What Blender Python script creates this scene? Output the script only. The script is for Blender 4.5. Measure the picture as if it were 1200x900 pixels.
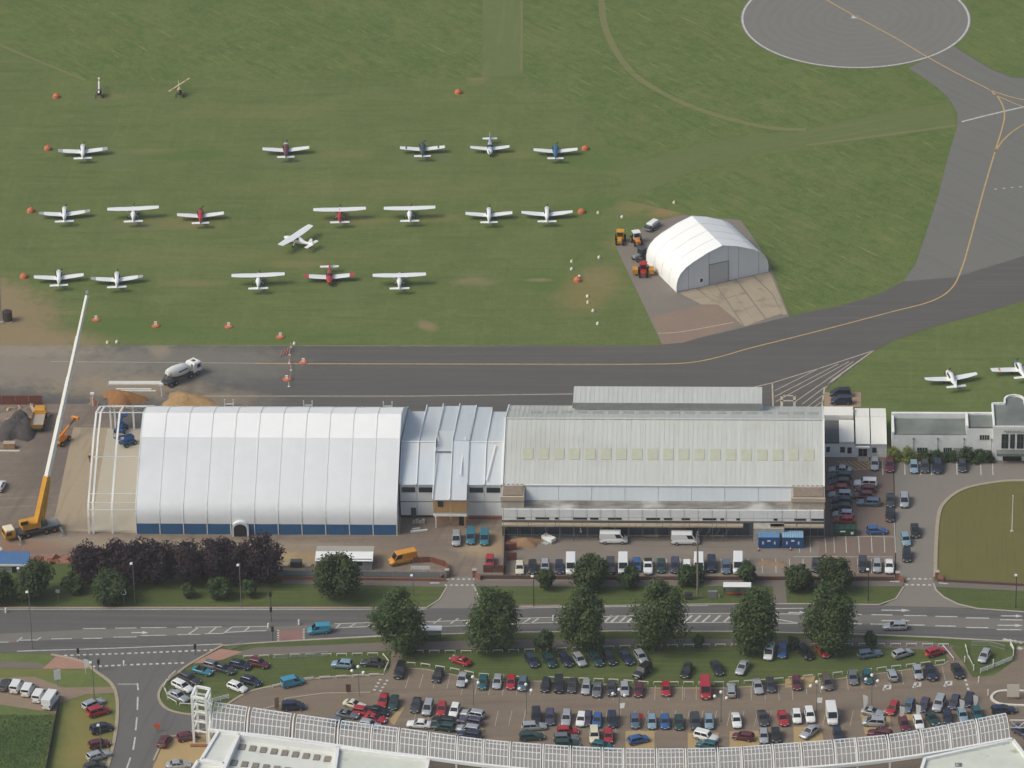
import bpy, bmesh, math, random
from mathutils import Vector, Matrix
R = math.radians
random.seed(7)
for o in list(bpy.data.objects): bpy.data.objects.remove(o)
scene = bpy.context.scene
col = scene.collection

# ------------------------------------------------------------------ camera
PITCH, FPX, ROLL, YAW, HGT = R(28.775), 6649.0, R(1.1586), R(2.8975), 540.58
fwd = Vector((-math.sin(YAW)*math.cos(PITCH), math.cos(YAW)*math.cos(PITCH), -math.sin(PITCH)))
rgt0 = Vector((math.cos(YAW), math.sin(YAW), 0)); up0 = rgt0.cross(fwd)
rgt = rgt0*math.cos(ROLL) - up0*math.sin(ROLL)
upv = rgt0*math.sin(ROLL) + up0*math.cos(ROLL)
CAM = Vector((0, 0, HGT)) - Vector((fwd.x, fwd.y, 0))*(HGT/-fwd.z)
cd = bpy.data.cameras.new('camera'); cam = bpy.data.objects.new('camera', cd); col.objects.link(cam)
cam.matrix_world = Matrix.Translation(CAM) @ Matrix((rgt, upv, -fwd)).transposed().to_4x4()
cd.sensor_width = 36.0; cd.lens = 36.0*FPX/1200.0; cd.clip_start = 5.0; cd.clip_end = 12000.0
scene.camera = cam

# ------------------------------------------------------------------ sky, sun, exposure
SUN_EL, SUN_AZ = R(47), R(251)          # azimuth clockwise from +Y: from the left
world = bpy.data.worlds.new('World'); scene.world = world; world.use_nodes = True
wn = world.node_tree; wn.nodes.clear()
sky = wn.nodes.new('ShaderNodeTexSky'); sky.sky_type = 'NISHITA'; sky.sun_disc = False
sky.sun_elevation = SUN_EL; sky.sun_rotation = SUN_AZ; sky.air_density = 1.0; sky.dust_density = 5.0; sky.ozone_density = 1.0
bg = wn.nodes.new('ShaderNodeBackground'); bg.inputs['Strength'].default_value = 0.115
wo = wn.nodes.new('ShaderNodeOutputWorld')
wn.links.new(sky.outputs[0], bg.inputs[0]); wn.links.new(bg.outputs[0], wo.inputs[0])
sd = bpy.data.lights.new('sun', 'SUN'); sd.energy = 1.25; sd.angle = R(24); sd.color = (0.97, 1.0, 0.88)
sun = bpy.data.objects.new('sun', sd); col.objects.link(sun)
sdir = Vector((math.sin(SUN_AZ)*math.cos(SUN_EL), math.cos(SUN_AZ)*math.cos(SUN_EL), math.sin(SUN_EL)))
sun.rotation_euler = sdir.to_track_quat('Z', 'Y').to_euler()
scene.view_settings.view_transform = 'Standard'; scene.view_settings.look = 'None'
scene.view_settings.gamma = 1.0; scene.view_settings.exposure = 0.22

# ------------------------------------------------------------------ helpers
def G(x, y, z=0.0):
    """photo pixel (1200x900) -> point on the level z"""
    d = fwd + rgt*((x-600)/FPX) - upv*((y-450)/FPX)
    return CAM + d*((z-CAM.z)/d.z)
def img_dir(x, y, ang):
    """direction seen in the photo at angle ang (deg, ccw from right) -> heading on the ground"""
    a = R(ang); v = G(x+10*math.cos(a), y-10*math.sin(a)) - G(x, y)
    return math.atan2(v.y, v.x)

def nd(nt, t, **kw):
    n = nt.nodes.new(t)
    for k, v in kw.items():
        if k.startswith('i_'): n.inputs[int(k[2:])].default_value = v
        else: setattr(n, k, v)
    return n
def rgba(c): return (c[0], c[1], c[2], 1.0)
MATS = {}
def mat(name, c, rough=.6, metal=0.0, var=0.0, scale=1.0, bump=0.0, spec=0.4, c2=None, stretch=None, coat=0.0, det=4.0, c3=None, scale3=.2, ramp3=(.5,.65)):
    if name in MATS: return MATS[name]
    m = bpy.data.materials.new(name); m.use_nodes = True; nt = m.node_tree
    b = nt.nodes['Principled BSDF']
    b.inputs['Roughness'].default_value = rough; b.inputs['Metallic'].default_value = metal
    b.inputs['Specular IOR Level'].default_value = spec
    b.inputs['Coat Weight'].default_value = coat
    b.inputs['Base Color'].default_value = rgba(c)
    if var or c2 or c3:
        g = nd(nt, 'ShaderNodeNewGeometry'); mp = nd(nt, 'ShaderNodeMapping')
        if stretch: mp.inputs['Scale'].default_value = stretch
        nt.links.new(g.outputs['Position'], mp.inputs['Vector'])
        nz = nd(nt, 'ShaderNodeTexNoise'); nz.inputs['Scale'].default_value = scale; nz.inputs['Detail'].default_value = det; nz.inputs['Roughness'].default_value = .65
        nt.links.new(mp.outputs[0], nz.inputs['Vector'])
        mr = nd(nt, 'ShaderNodeMapRange'); mr.inputs['From Min'].default_value = .3; mr.inputs['From Max'].default_value = .7
        nt.links.new(nz.outputs['Fac'], mr.inputs['Value'])
        mx = nd(nt, 'ShaderNodeMix', data_type='RGBA')
        a = c2 if c2 else tuple(v*(1-var) for v in c); bb = c if c2 else tuple(v*(1+var) for v in c)
        mx.inputs['A'].default_value = rgba(a); mx.inputs['B'].default_value = rgba(bb)
        nt.links.new(mr.outputs[0], mx.inputs['Factor'])
        last = mx.outputs['Result']
        if c3:
            n3 = nd(nt, 'ShaderNodeTexNoise'); n3.inputs['Scale'].default_value = scale3; n3.inputs['Detail'].default_value = 5
            nt.links.new(g.outputs['Position'], n3.inputs['Vector'])
            r3 = nd(nt, 'ShaderNodeMapRange'); r3.inputs['From Min'].default_value = ramp3[0]; r3.inputs['From Max'].default_value = ramp3[1]
            nt.links.new(n3.outputs['Fac'], r3.inputs['Value'])
            m3 = nd(nt, 'ShaderNodeMix', data_type='RGBA'); m3.inputs['B'].default_value = rgba(c3)
            nt.links.new(r3.outputs[0], m3.inputs['Factor']); nt.links.new(last, m3.inputs['A']); last = m3.outputs['Result']
        nt.links.new(last, b.inputs['Base Color'])
        if bump:
            bp = nd(nt, 'ShaderNodeBump'); bp.inputs['Strength'].default_value = bump; bp.inputs['Distance'].default_value = .1
            nt.links.new(nz.outputs['Fac'], bp.inputs['Height']); nt.links.new(bp.outputs[0], b.inputs['Normal'])
    MATS[name] = m
    return m

def ground_mat(name, c1, c2, scales=((.9, .5), (.12, .5)), streak=None, patches=(), rough=.95, speck=None, bump=.3):
    """ground colour: two-tone noise at several scales, directional streaks, worn patches of their own shape"""
    m = bpy.data.materials.new(name); m.use_nodes = True; nt = m.node_tree; L = nt.links.new
    b = nt.nodes['Principled BSDF']; b.inputs['Roughness'].default_value = rough; b.inputs['Specular IOR Level'].default_value = .15
    g = nd(nt, 'ShaderNodeNewGeometry'); pos = g.outputs['Position']
    fac = None; h = None
    for s, w in scales:
        n = nd(nt, 'ShaderNodeTexNoise'); n.inputs['Scale'].default_value = s; n.inputs['Detail'].default_value = 6; n.inputs['Roughness'].default_value = .7
        L(pos, n.inputs['Vector'])
        if h is None: h = n.outputs['Fac']
        mm = nd(nt, 'ShaderNodeMath', operation='MULTIPLY_ADD'); mm.inputs[1].default_value = w*2.6; mm.inputs[2].default_value = -w*1.3 + (.5 if fac is None else 0)
        L(n.outputs['Fac'], mm.inputs[0])
        if fac is None: fac = mm.outputs[0]
        else:
            ad = nd(nt, 'ShaderNodeMath', operation='ADD'); L(fac, ad.inputs[0]); L(mm.outputs[0], ad.inputs[1]); fac = ad.outputs[0]
    cl = nd(nt, 'ShaderNodeClamp'); L(fac, cl.inputs[0])
    mx = nd(nt, 'ShaderNodeMix', data_type='RGBA'); mx.inputs['A'].default_value = rgba(c1); mx.inputs['B'].default_value = rgba(c2)
    L(cl.outputs[0], mx.inputs['Factor']); last = mx.outputs['Result']
    for st in (streak or ()):
        ang, sx, sy, lo, hi, cs, amt = st
        mp = nd(nt, 'ShaderNodeMapping', vector_type='TEXTURE'); mp.inputs['Rotation'].default_value = (0, 0, R(ang)); mp.inputs['Scale'].default_value = (sx, sy, 1)
        L(pos, mp.inputs['Vector'])
        n = nd(nt, 'ShaderNodeTexNoise'); n.inputs['Scale'].default_value = 1; n.inputs['Detail'].default_value = 3
        L(mp.outputs[0], n.inputs['Vector'])
        r = nd(nt, 'ShaderNodeMapRange'); r.inputs['From Min'].default_value = lo; r.inputs['From Max'].default_value = hi; r.inputs['To Max'].default_value = amt
        L(n.outputs['Fac'], r.inputs['Value'])
        m2 = nd(nt, 'ShaderNodeMix', data_type='RGBA'); m2.inputs['B'].default_value = rgba(cs)
        L(r.outputs[0], m2.inputs['Factor']); L(last, m2.inputs['A']); last = m2.outputs['Result']
    if patches:
        n = nd(nt, 'ShaderNodeTexNoise'); n.inputs['Scale'].default_value = .35; n.inputs['Detail'].default_value = 6; n.inputs['Roughness'].default_value = .7
        L(pos, n.inputs['Vector'])
        for (px, py, rx, ry, ang, cs, amt) in patches:
            p = G(px, py)
            mp = nd(nt, 'ShaderNodeMapping', vector_type='TEXTURE'); mp.inputs['Location'].default_value = p; mp.inputs['Rotation'].default_value = (0, 0, R(ang)); mp.inputs['Scale'].default_value = (rx, ry, 1e4)
            L(pos, mp.inputs['Vector'])
            le = nd(nt, 'ShaderNodeVectorMath', operation='LENGTH'); L(mp.outputs[0], le.inputs[0])
            ad = nd(nt, 'ShaderNodeMath', operation='MULTIPLY_ADD'); ad.inputs[1].default_value = 1.3; L(n.outputs['Fac'], ad.inputs[0]); L(le.outputs['Value'], ad.inputs[2])
            r = nd(nt, 'ShaderNodeMapRange', interpolation_type='SMOOTHSTEP'); r.inputs['From Min'].default_value = 1.75; r.inputs['From Max'].default_value = .9; r.inputs['To Max'].default_value = amt
            L(ad.outputs[0], r.inputs['Value'])
            m2 = nd(nt, 'ShaderNodeMix', data_type='RGBA'); m2.inputs['B'].default_value = rgba(cs)
            L(r.outputs[0], m2.inputs['Factor']); L(last, m2.inputs['A']); last = m2.outputs['Result']
    if speck:
        sc, lo, hi, cs, amt = speck
        n = nd(nt, 'ShaderNodeTexNoise'); n.inputs['Scale'].default_value = sc; n.inputs['Detail'].default_value = 2; L(pos, n.inputs['Vector'])
        r = nd(nt, 'ShaderNodeMapRange'); r.inputs['From Min'].default_value = lo; r.inputs['From Max'].default_value = hi; r.inputs['To Max'].default_value = amt
        L(n.outputs['Fac'], r.inputs['Value'])
        m2 = nd(nt, 'ShaderNodeMix', data_type='RGBA'); m2.inputs['B'].default_value = rgba(cs)
        L(r.outputs[0], m2.inputs['Factor']); L(last, m2.inputs['A']); last = m2.outputs['Result']
    L(last, b.inputs['Base Color'])
    if bump:
        bp = nd(nt, 'ShaderNodeBump'); bp.inputs['Strength'].default_value = bump; bp.inputs['Distance'].default_value = .15
        L(h, bp.inputs['Height']); L(bp.outputs[0], b.inputs['Normal'])
    MATS[name] = m
    return m

def glass_mat(name, tint, rough=.08, trans=0.0):
    if name in MATS: return MATS[name]
    m = bpy.data.materials.new(name); m.use_nodes = True; b = m.node_tree.nodes['Principled BSDF']
    b.inputs['Base Color'].default_value = rgba(tint); b.inputs['Roughness'].default_value = rough
    b.inputs['Specular IOR Level'].default_value = .6
    if trans: b.inputs['Alpha'].default_value = 1-trans
    MATS[name] = m
    return m

class MB:
    """collects faces (with material indices) for ONE mesh"""
    def __init__(s): s.v = []; s.f = []; s.m = []; s.sm = []
    def add(s, vs, fs, mi=0, smooth=False):
        n = len(s.v); s.v.extend([tuple(p) for p in vs])
        for f in fs: s.f.append([n+i for i in f]); s.m.append(mi); s.sm.append(smooth)
        return s
    def box(s, x0, x1, y0, y1, z0, z1, mi=0, M=None, faces='tbnsew'):
        vs = [Vector(p) for p in ((x0,y0,z0),(x1,y0,z0),(x1,y1,z0),(x0,y1,z0),(x0,y0,z1),(x1,y0,z1),(x1,y1,z1),(x0,y1,z1))]
        if M is not None: vs = [M @ p for p in vs]
        F = {'b': (3,2,1,0), 't': (4,5,6,7), 's': (0,1,5,4), 'e': (1,2,6,5), 'n': (2,3,7,6), 'w': (3,0,4,7)}
        return s.add(vs, [F[c] for c in faces], mi)
    def bar(s, a, b, w, h=None, mi=0, up=(0,0,1)):
        """rectangular bar from a to b, w wide, h high"""
        a = Vector(a); b = Vector(b); h = w if h is None else h
        d = (b-a).normalized(); u = Vector(up)
        if abs(d.dot(u)) > .98: u = Vector((0, 1, 0))
        sd = d.cross(u).normalized(); u = sd.cross(d)
        vs = []
        for p in (a, b):
            for i, j in ((-1,-1),(1,-1),(1,1),(-1,1)): vs.append(p + sd*(i*w/2) + u*(j*h/2))
        return s.add(vs, [(0,3,2,1),(4,5,6,7),(0,1,5,4),(1,2,6,5),(2,3,7,6),(3,0,4,7)], mi)
    def tube(s, a, b, r0, r1=None, n=8, mi=0, caps=True, smooth=True):
        a = Vector(a); b = Vector(b); r1 = r0 if r1 is None else r1
        d = (b-a).normalized(); u = Vector((0,0,1)) if abs(d.z) < .95 else Vector((1,0,0))
        e1 = d.cross(u).normalized(); e2 = d.cross(e1)
        vs = []
        for p, r in ((a, r0), (b, r1)):
            for i in range(n):
                t = 2*math.pi*i/n; vs.append(p + e1*(r*math.cos(t)) + e2*(r*math.sin(t)))
        s.add(vs, [(i, n+i, n+(i+1)%n, (i+1)%n) for i in range(n)], mi, smooth)
        if caps: s.add(vs, [list(range(n)), list(range(2*n-1, n-1, -1))], mi)
        return s
    def loft(s, rings, mi=0, smooth=True, caps=True):
        n = len(rings[0]); base = []
        for r in rings: base.extend(r)
        fs = [(k*n+i, k*n+(i+1)%n, (k+1)*n+(i+1)%n, (k+1)*n+i) for k in range(len(rings)-1) for i in range(n)]
        s.add(base, fs, mi, smooth)
        if caps: s.add(base, [list(range(n-1,-1,-1)), [(len(rings)-1)*n+i for i in range(n)]], mi)
        return s
    def prism(s, pts, z0, z1, mi=0, bottom=False):
        n = len(pts); vs = [(p[0],p[1],z0) for p in pts] + [(p[0],p[1],z1) for p in pts]
        fs = [(i,(i+1)%n,n+(i+1)%n,n+i) for i in range(n)] + [list(range(n,2*n))]
        if bottom: fs.append(list(range(n-1,-1,-1)))
        return s.add(vs, fs, mi)
    def profile(s, pts, x0, x1, mi=0):
        """closed (y,z) profile swept along x"""
        n = len(pts); vs = [(x0,p[0],p[1]) for p in pts] + [(x1,p[0],p[1]) for p in pts]
        return s.add(vs, [(i,(i+1)%n,n+(i+1)%n,n+i) for i in range(n)] + [list(range(n-1,-1,-1)), list(range(n,2*n))], mi)
    def sphere(s, c, r, nu=10, nv=6, mi=0, sz=1.0):
        vs = [(c[0],c[1],c[2]+r*sz)]
        for j in range(1, nv):
            t = math.pi*j/nv
            for i in range(nu):
                a = 2*math.pi*i/nu; vs.append((c[0]+r*math.sin(t)*math.cos(a), c[1]+r*math.sin(t)*math.sin(a), c[2]+r*sz*math.cos(t)))
        vs.append((c[0],c[1],c[2]-r*sz)); fs = []
        for i in range(nu): fs.append((0, 1+i, 1+(i+1)%nu))
        for j in range(nv-2):
            for i in range(nu): fs.append((1+j*nu+i, 1+(j+1)*nu+i, 1+(j+1)*nu+(i+1)%nu, 1+j*nu+(i+1)%nu))
        e = len(vs)-1
        for i in range(nu): fs.append((e, 1+(nv-2)*nu+(i+1)%nu, 1+(nv-2)*nu+i))
        return s.add(vs, fs, mi, True)
    def mesh(s, name, mats):
        me = bpy.data.meshes.new(name); me.from_pydata(s.v, [], s.f)
        for m in (mats if isinstance(mats, (list, tuple)) else [mats]): me.materials.append(m)
        me.polygons.foreach_set('material_index', s.m); me.polygons.foreach_set('use_smooth', s.sm)
        me.update(); return me
    def build(s, name, mats, parent=None, loc=None, rz=0.0):
        return place(name, s.mesh(name, mats), parent, loc, rz)

def place(name, me, parent=None, loc=None, rz=0.0, mats=None):
    o = bpy.data.objects.new(name, me); col.objects.link(o)
    if parent is not None: o.parent = parent
    if loc is not None: o.location = loc
    if rz: o.rotation_euler = (0, 0, rz)
    if mats:
        for i, m in enumerate(mats):
            o.material_slots[i].link = 'OBJECT'; o.material_slots[i].material = m
    return o
def tag(o, label, cat, group=None):
    o['label'] = label; o['category'] = cat
    if group: o['group'] = group
    return o
def thing(name, label, cat, loc=(0,0,0), rz=0.0, group=None):
    o = bpy.data.objects.new(name, None); col.objects.link(o); o.empty_display_size = .5
    o.location = loc; o.rotation_euler = (0, 0, rz)
    return tag(o, label, cat, group)
def struct(o): o['kind'] = 'structure'; return o
def stuff(o): o['kind'] = 'stuff'; return o
def copy_tree(root, loc, rz=None, label=None, group=None):
    r = root.copy(); col.objects.link(r); r.location = loc
    if rz is not None: r.rotation_euler = (0, 0, rz)
    if label: r['label'] = label
    if group: r['group'] = group
    for ch in root.children:
        c = ch.copy(); col.objects.link(c); c.parent = r
        for g in ch.children:
            d = g.copy(); col.objects.link(d); d.parent = c
    return r

def smooth_pts(pts, n=6, closed=False):
    """Catmull-Rom through the points"""
    out = []; P = [Vector(p) for p in pts]; m = len(P)
    rng = range(m if closed else m-1)
    for i in rng:
        p0 = P[(i-1)%m] if closed or i > 0 else P[i]; p1 = P[i]; p2 = P[(i+1)%m]; p3 = P[(i+2)%m] if closed or i+2 < m else P[(i+1)%m]
        for k in range(n):
            t = k/n; out.append(.5*((2*p1)+(p2-p0)*t+(2*p0-5*p1+4*p2-p3)*t*t+(3*p1-p0-3*p2+p3)*t**3))
    if not closed: out.append(P[-1])
    return out
def sheet(name, px, z, m, kind='structure', world_pts=None):
    pts = world_pts if world_pts else [G(x, y) for x, y in px]
    bm = bmesh.new(); vs = [bm.verts.new((p[0], p[1], z)) for p in pts]
    f = bm.faces.new(vs); f.normal_update()
    if f.normal.z < 0: f.normal_flip()
    bmesh.ops.triangulate(bm, faces=[f])
    me = bpy.data.meshes.new(name); bm.to_mesh(me); bm.free(); me.materials.append(m)
    o = bpy.data.objects.new(name, me); col.objects.link(o); o['kind'] = kind
    return o
def offset_line(pts, w):
    """left and right edges of a polyline"""
    Lp, Rp = [], []
    for i, p in enumerate(pts):
        a = pts[max(i-1, 0)]; b = pts[min(i+1, len(pts)-1)]
        d = Vector((b[0]-a[0], b[1]-a[1])).normalized(); n = Vector((-d.y, d.x))
        Lp.append((p[0]+n.x*w/2, p[1]+n.y*w/2)); Rp.append((p[0]-n.x*w/2, p[1]-n.y*w/2))
    return Lp, Rp
def ribbon(mb, pts, w, z, mi=0):
    Lp, Rp = offset_line(pts, w); n = len(pts)
    mb.add([(p[0],p[1],z) for p in Lp]+[(p[0],p[1],z) for p in Rp], [(i+n, i+n+1, i+1, i) for i in range(n-1)], mi)
def ribbon_px(mb, px, w, z, mi=0, smooth=0):
    pts = [G(x, y) for x, y in px]
    if smooth: pts = smooth_pts(pts, smooth)
    ribbon(mb, pts, w, z, mi)
def dash_px(mb, px, w, z, on, off, mi=0):
    pts = [G(x, y) for x, y in px]; acc = 0.0
    for i in range(len(pts)-1):
        a, b = pts[i], pts[i+1]; Ls = (b-a).length; d = (b-a)/Ls; t = 0.0
        while t < Ls:
            e = min(t+on, Ls); ribbon(mb, [a+d*t, a+d*e], w, z, mi); t += on+off
def kerb_px(name, px, m, w=.25, h=.12, smooth=0, z0=0.0, closed=False):
    pts = [G(x, y) for x, y in px]
    if smooth: pts = smooth_pts(pts, smooth, closed)
    if closed: pts = pts+[pts[0]]
    Lp, Rp = offset_line(pts, w); n = len(pts)
    mb = MB(); mb.add([(p[0],p[1],z0) for p in Lp]+[(p[0],p[1],z0+h) for p in Lp]+[(p[0],p[1],z0+h) for p in Rp]+[(p[0],p[1],z0) for p in Rp],
        [(k*n+i, k*n+i+1, (k+1)*n+i+1, (k+1)*n+i)[::-1] for k in range(3) for i in range(n-1)])
    return struct(mb.build(name, m))
def srgb(r, g, b):
    f = lambda c: (c/255/12.92 if c/255 <= .04045 else ((c/255+.055)/1.055)**2.4)
    return (f(r), f(g), f(b))
# ================================================================== GROUND
TAN = srgb(132, 122, 79); TAN2 = srgb(140, 118, 79); GRN = srgb(84, 106, 52); GREYG = srgb(104, 112, 76); DIRT = srgb(140, 124, 94)
grass_patches = [
    (338, 187, 9, 4, 0, GREYG, .7), (400, 180, 7, 3, 0, TAN, .35), (500, 186, 10, 4, 0, GREYG, .6), (130, 185, 10, 5, 0, GREYG, .6), (180, 178, 8, 2, 0, TAN, .6),
    (215, 182, 14, 3, 0, GRN, .7), (690, 188, 9, 7, 0, GRN, .6), (600, 182, 6, 3, 0, TAN, .3), (200, 262, 16, 4, 0, TAN, .55), (60, 258, 9, 4, 0, GREYG, .5),
    (160, 265, 9, 3, 0, GREYG, .6), (420, 258, 10, 2.5, 0, TAN, .5), (510, 256, 8, 2.5, 0, TAN, .45), (350, 310, 9, 3, 0, TAN, .4), (410, 340, 6, 7, 0, GREYG, .3),
    (225, 332, 9, 2.5, 0, TAN, .5), (555, 330, 6, 2.5, 0, DIRT, .55), (500, 382, 2.2, 3.5, 30, DIRT, .8), (640, 330, 9, 6, 0, GRN, .8), (630, 328, 4, 1.0, 0, DIRT, .8),
    (690, 340, 8, 14, -20, TAN2, .5), (700, 325, 5, 8, -10, DIRT, .25), (690, 243, 11, 5, 25, GRN, .7), (748, 240, 8, 5, 35, TAN, .6), (730, 285, 5, 4, 0, TAN, .6), (780, 248, 5, 4, 20, TAN2, .9),
    (20, 375, 12, 16, 0, DIRT, .95), (20, 400, 22, 5, 0, DIRT, .9), (60, 395, 14, 5, 0, DIRT, .7), (0, 350, 7, 12, 0, DIRT, .9), (350, 395, 40, 5, 0, GRN, .35), (160, 385, 18, 6, 0, GRN, .5), (560, 90, 3, 5, 0, TAN, .6),
    (116, 116, 5, 4, 0, GREYG, .6), (128, 113, 4, 2.5, 0, TAN, .4), (300, 130, 30, 5, 0, TAN, .15), (450, 220, 40, 6, 0, TAN, .18), (250, 300, 50, 5, 0, TAN, .15),
    (100, 850, 9, 14, 0, srgb(128, 120, 70), .8), (95, 885, 9, 8, 0, srgb(132, 122, 72), .8), (20, 787, 12, 3, 0, srgb(118, 116, 65), .6), (30, 868, 9, 13, 0, srgb(72, 94, 52), .9), (600, 765, 30, 2.5, 0, srgb(98, 102, 59), .5),
    (925, 785, 10, 4, 0, srgb(116, 106, 68), .6), (850, 792, 14, 2.5, 0, srgb(112, 106, 63), .5), (560, 775, 14, 3, 0, srgb(84, 98, 54), .5), (470, 705, 30, 3, 0, srgb(96, 110, 59), .5), (60, 690, 20, 3, 0, srgb(70, 88, 47), .6), (220, 696, 30, 3, 0, srgb(82, 104, 52), .5)]
M_grass = ground_mat('mown_grass', srgb(76, 94, 48), srgb(114, 124, 74), scales=((2.6, .5), (.6, .3), (.12, .25), (.03, .2)),
    streak=[(0, 14, 1.0, .55, .74, srgb(114, 119, 74), .55), (0, 22, 2.0, .53, .7, srgb(80, 99, 50), .5), (88, 30, 1.3, .55, .75, srgb(112, 120, 72), .35)], patches=grass_patches)
M_meadow = ground_mat('meadow_grass', srgb(70, 92, 44), srgb(112, 124, 70), scales=((2.0, .5), (.45, .42), (.1, .3), (.03, .22)),
    streak=[(-48, 9, .7, .60, .76, srgb(142, 138, 89), .6), (-48, 6, 1.8, .54, .7, srgb(72, 95, 45), .5), (-48, 16, 4, .55, .68, srgb(112, 116, 69), .4)])
M_track = ground_mat('worn_grass', srgb(110, 115, 74), srgb(124, 120, 82), scales=((1.2, .3), (.2, .3)), streak=[(10, 20, .8, .5, .7, srgb(98, 110, 60), .6)])
M_lawn = ground_mat('dry_lawn', srgb(95, 96, 53), srgb(114, 107, 67), scales=((1.4, .3), (.16, .35)), streak=[(90, 12, .5, .52, .7, srgb(84, 91, 50), .5)])
M_verge = ground_mat('verge_grass', srgb(64, 80, 42), srgb(94, 103, 60), scales=((2.2, .45), (.4, .35), (.12, .3)), streak=[(0, 18, .8, .5, .7, srgb(112, 116, 69), .35)])
GR = srgb(104, 101, 97)
M_taxi = ground_mat('taxiway_asphalt', srgb(88, 86, 84), srgb(100, 98, 94), scales=((.8, .2), (.07, .3)), rough=.9, bump=.05,
    streak=[(0, 40, 1.0, .5, .72, srgb(110, 107, 102), .5), (0, 60, 3.0, .5, .7, srgb(84, 82, 80), .5), (22, 40, 1.4, .52, .7, srgb(92, 89, 86), .4)],
    patches=[(40, 430, 28, 12, 0, srgb(142, 132, 118), .85), (150, 452, 20, 7, 0, srgb(146, 132, 112), .85), (200, 422, 30, 9, 0, srgb(128, 124, 114), .6), (290, 430, 14, 9, 0, srgb(118, 115, 108), .6), (185, 408, 3, 6, 10, srgb(150, 138, 116), .6), (250, 468, 14, 5, 0, srgb(140, 128, 110), .7), (30, 410, 20, 4, 0, srgb(150, 140, 122), .7), (250, 404, 60, .6, 0, srgb(160, 150, 126), .7)])
M_taxi2 = ground_mat('taxiway_asphalt_pale', srgb(108, 108, 104), srgb(119, 118, 113), scales=((.8, .2), (.1, .3)), rough=.9, bump=.05,
    streak=[(-48, 30, 1.2, .5, .7, srgb(104, 103, 102), .4)])
M_road = ground_mat('road_asphalt', srgb(90, 89, 88), srgb(104, 102, 100), scales=((1.0, .2), (.1, .3)), rough=.85, bump=.05, streak=[(-1, 60, .9, .48, .7, srgb(112, 110, 106), .6), (-1, 50, 1.2, .52, .7, srgb(80, 80, 80), .5)])
M_side = ground_mat('side_road_asphalt', srgb(98, 97, 95), srgb(110, 108, 104), scales=((1.0, .2), (.1, .3)), rough=.85, bump=.05, streak=[(80, 40, 1.0, .5, .7, srgb(88, 88, 87), .5)])
M_path = ground_mat('footpath_asphalt', srgb(108, 101, 95), srgb(122, 114, 106), scales=((1.2, .3), (.2, .3)), bump=.05)
M_brick = ground_mat('brick_paving', srgb(114, 102, 90), srgb(134, 121, 106), scales=((2.4, .45), (.3, .25), (.09, .3)), bump=.1, streak=[(5, 30, 2.0, .5, .7, srgb(110, 95, 85), .5), (5, 18, 3.5, .55, .72, srgb(146, 130, 112), .5)])
M_tanpave = ground_mat('tan_paving', srgb(160, 138, 98), srgb(174, 152, 112), scales=((2.2, .3), (.3, .3)))
M_lot = ground_mat('parking_asphalt', srgb(120, 113, 105), srgb(136, 127, 117), scales=((1.2, .25), (.12, .35)), bump=.08, streak=[(0, 30, 1.2, .5, .7, srgb(112, 105, 98), .5), (0, 8, 4, .58, .75, srgb(146, 130, 108), .6)])
M_pinklot = ground_mat('brown_block_paving', srgb(114, 100, 92), srgb(128, 113, 103), scales=((1.4, .25), (.15, .35)), bump=.08)
M_drive = ground_mat('grey_drive', srgb(122, 117, 110), srgb(134, 128, 120), scales=((1.2, .25), (.12, .35)), bump=.05)
M_dirt = ground_mat('site_dirt', srgb(108, 98, 90), srgb(136, 122, 108), scales=((.9, .35), (.1, .4)), bump=.4, streak=[(5, 22, 1.6, .5, .7, srgb(150, 136, 118), .5), (75, 18, 1.8, .52, .7, srgb(96, 88, 83), .5)],
    patches=[(60, 540, 8, 20, 0, srgb(104, 95, 90), .7), (100, 635, 26, 3.5, 0, srgb(152, 138, 120), .7), (260, 640, 40, 3, 0, srgb(156, 142, 122), .6), (440, 655, 18, 4, 0, srgb(150, 130, 104), .7), (350, 655, 12, 4, 0, srgb(158, 140, 110), .8), (490, 605, 8, 9, 0, srgb(112, 100, 92), .7), (510, 640, 16, 5, 0, srgb(118, 106, 96), .6), (570, 640, 7, 6, 0, srgb(164, 146, 118), .9), (120, 655, 16, 3, 0, srgb(150, 116, 96), .8), (20, 640, 14, 3, 0, srgb(140, 106, 88), .7), (590, 655, 6, 9, 0, srgb(150, 128, 104), .8), (150, 480, 12, 7, 0, srgb(110, 100, 94), .7)])
M_slab = ground_mat('concrete_slab', srgb(150, 136, 114), srgb(168, 154, 132), scales=((1.0, .25), (.12, .35)), bump=.05, streak=[(85, 14, 1.0, .52, .7, srgb(140, 122, 100), .5)])
M_slab2 = ground_mat('pale_concrete_slab', srgb(168, 160, 144), srgb(182, 174, 158), scales=((1.0, .25), (.15, .35)), bump=.05)
M_conc = ground_mat('apron_concrete', srgb(150, 138, 120), srgb(170, 157, 136), scales=((1.0, .3), (.2, .35)), bump=.05, speck=(.35, .55, .7, srgb(128, 118, 104), .7))
M_conc2 = ground_mat('apron_worn_tarmac', srgb(128, 112, 100), srgb(148, 128, 112), scales=((1.0, .25), (.12, .4)), bump=.05)
M_conc3 = ground_mat('apron_grey_tarmac', srgb(118, 112, 106), srgb(134, 126, 116), scales=((1.0, .25), (.12, .4)), bump=.05)
M_red = ground_mat('red_tactile_paving', srgb(156, 120, 106), srgb(170, 134, 118), scales=((2, .3), (.3, .3)))
M_redroad = ground_mat('red_road_surface', srgb(134, 102, 97), srgb(146, 114, 106), scales=((2, .3), (.3, .3)))
M_kerb = mat('kerb_concrete', srgb(168, 160, 148), .9, var=.12, scale=1.5)
M_kerb2 = mat('kerb_tan', srgb(160, 148, 128), .9, var=.12, scale=1.5)
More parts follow.
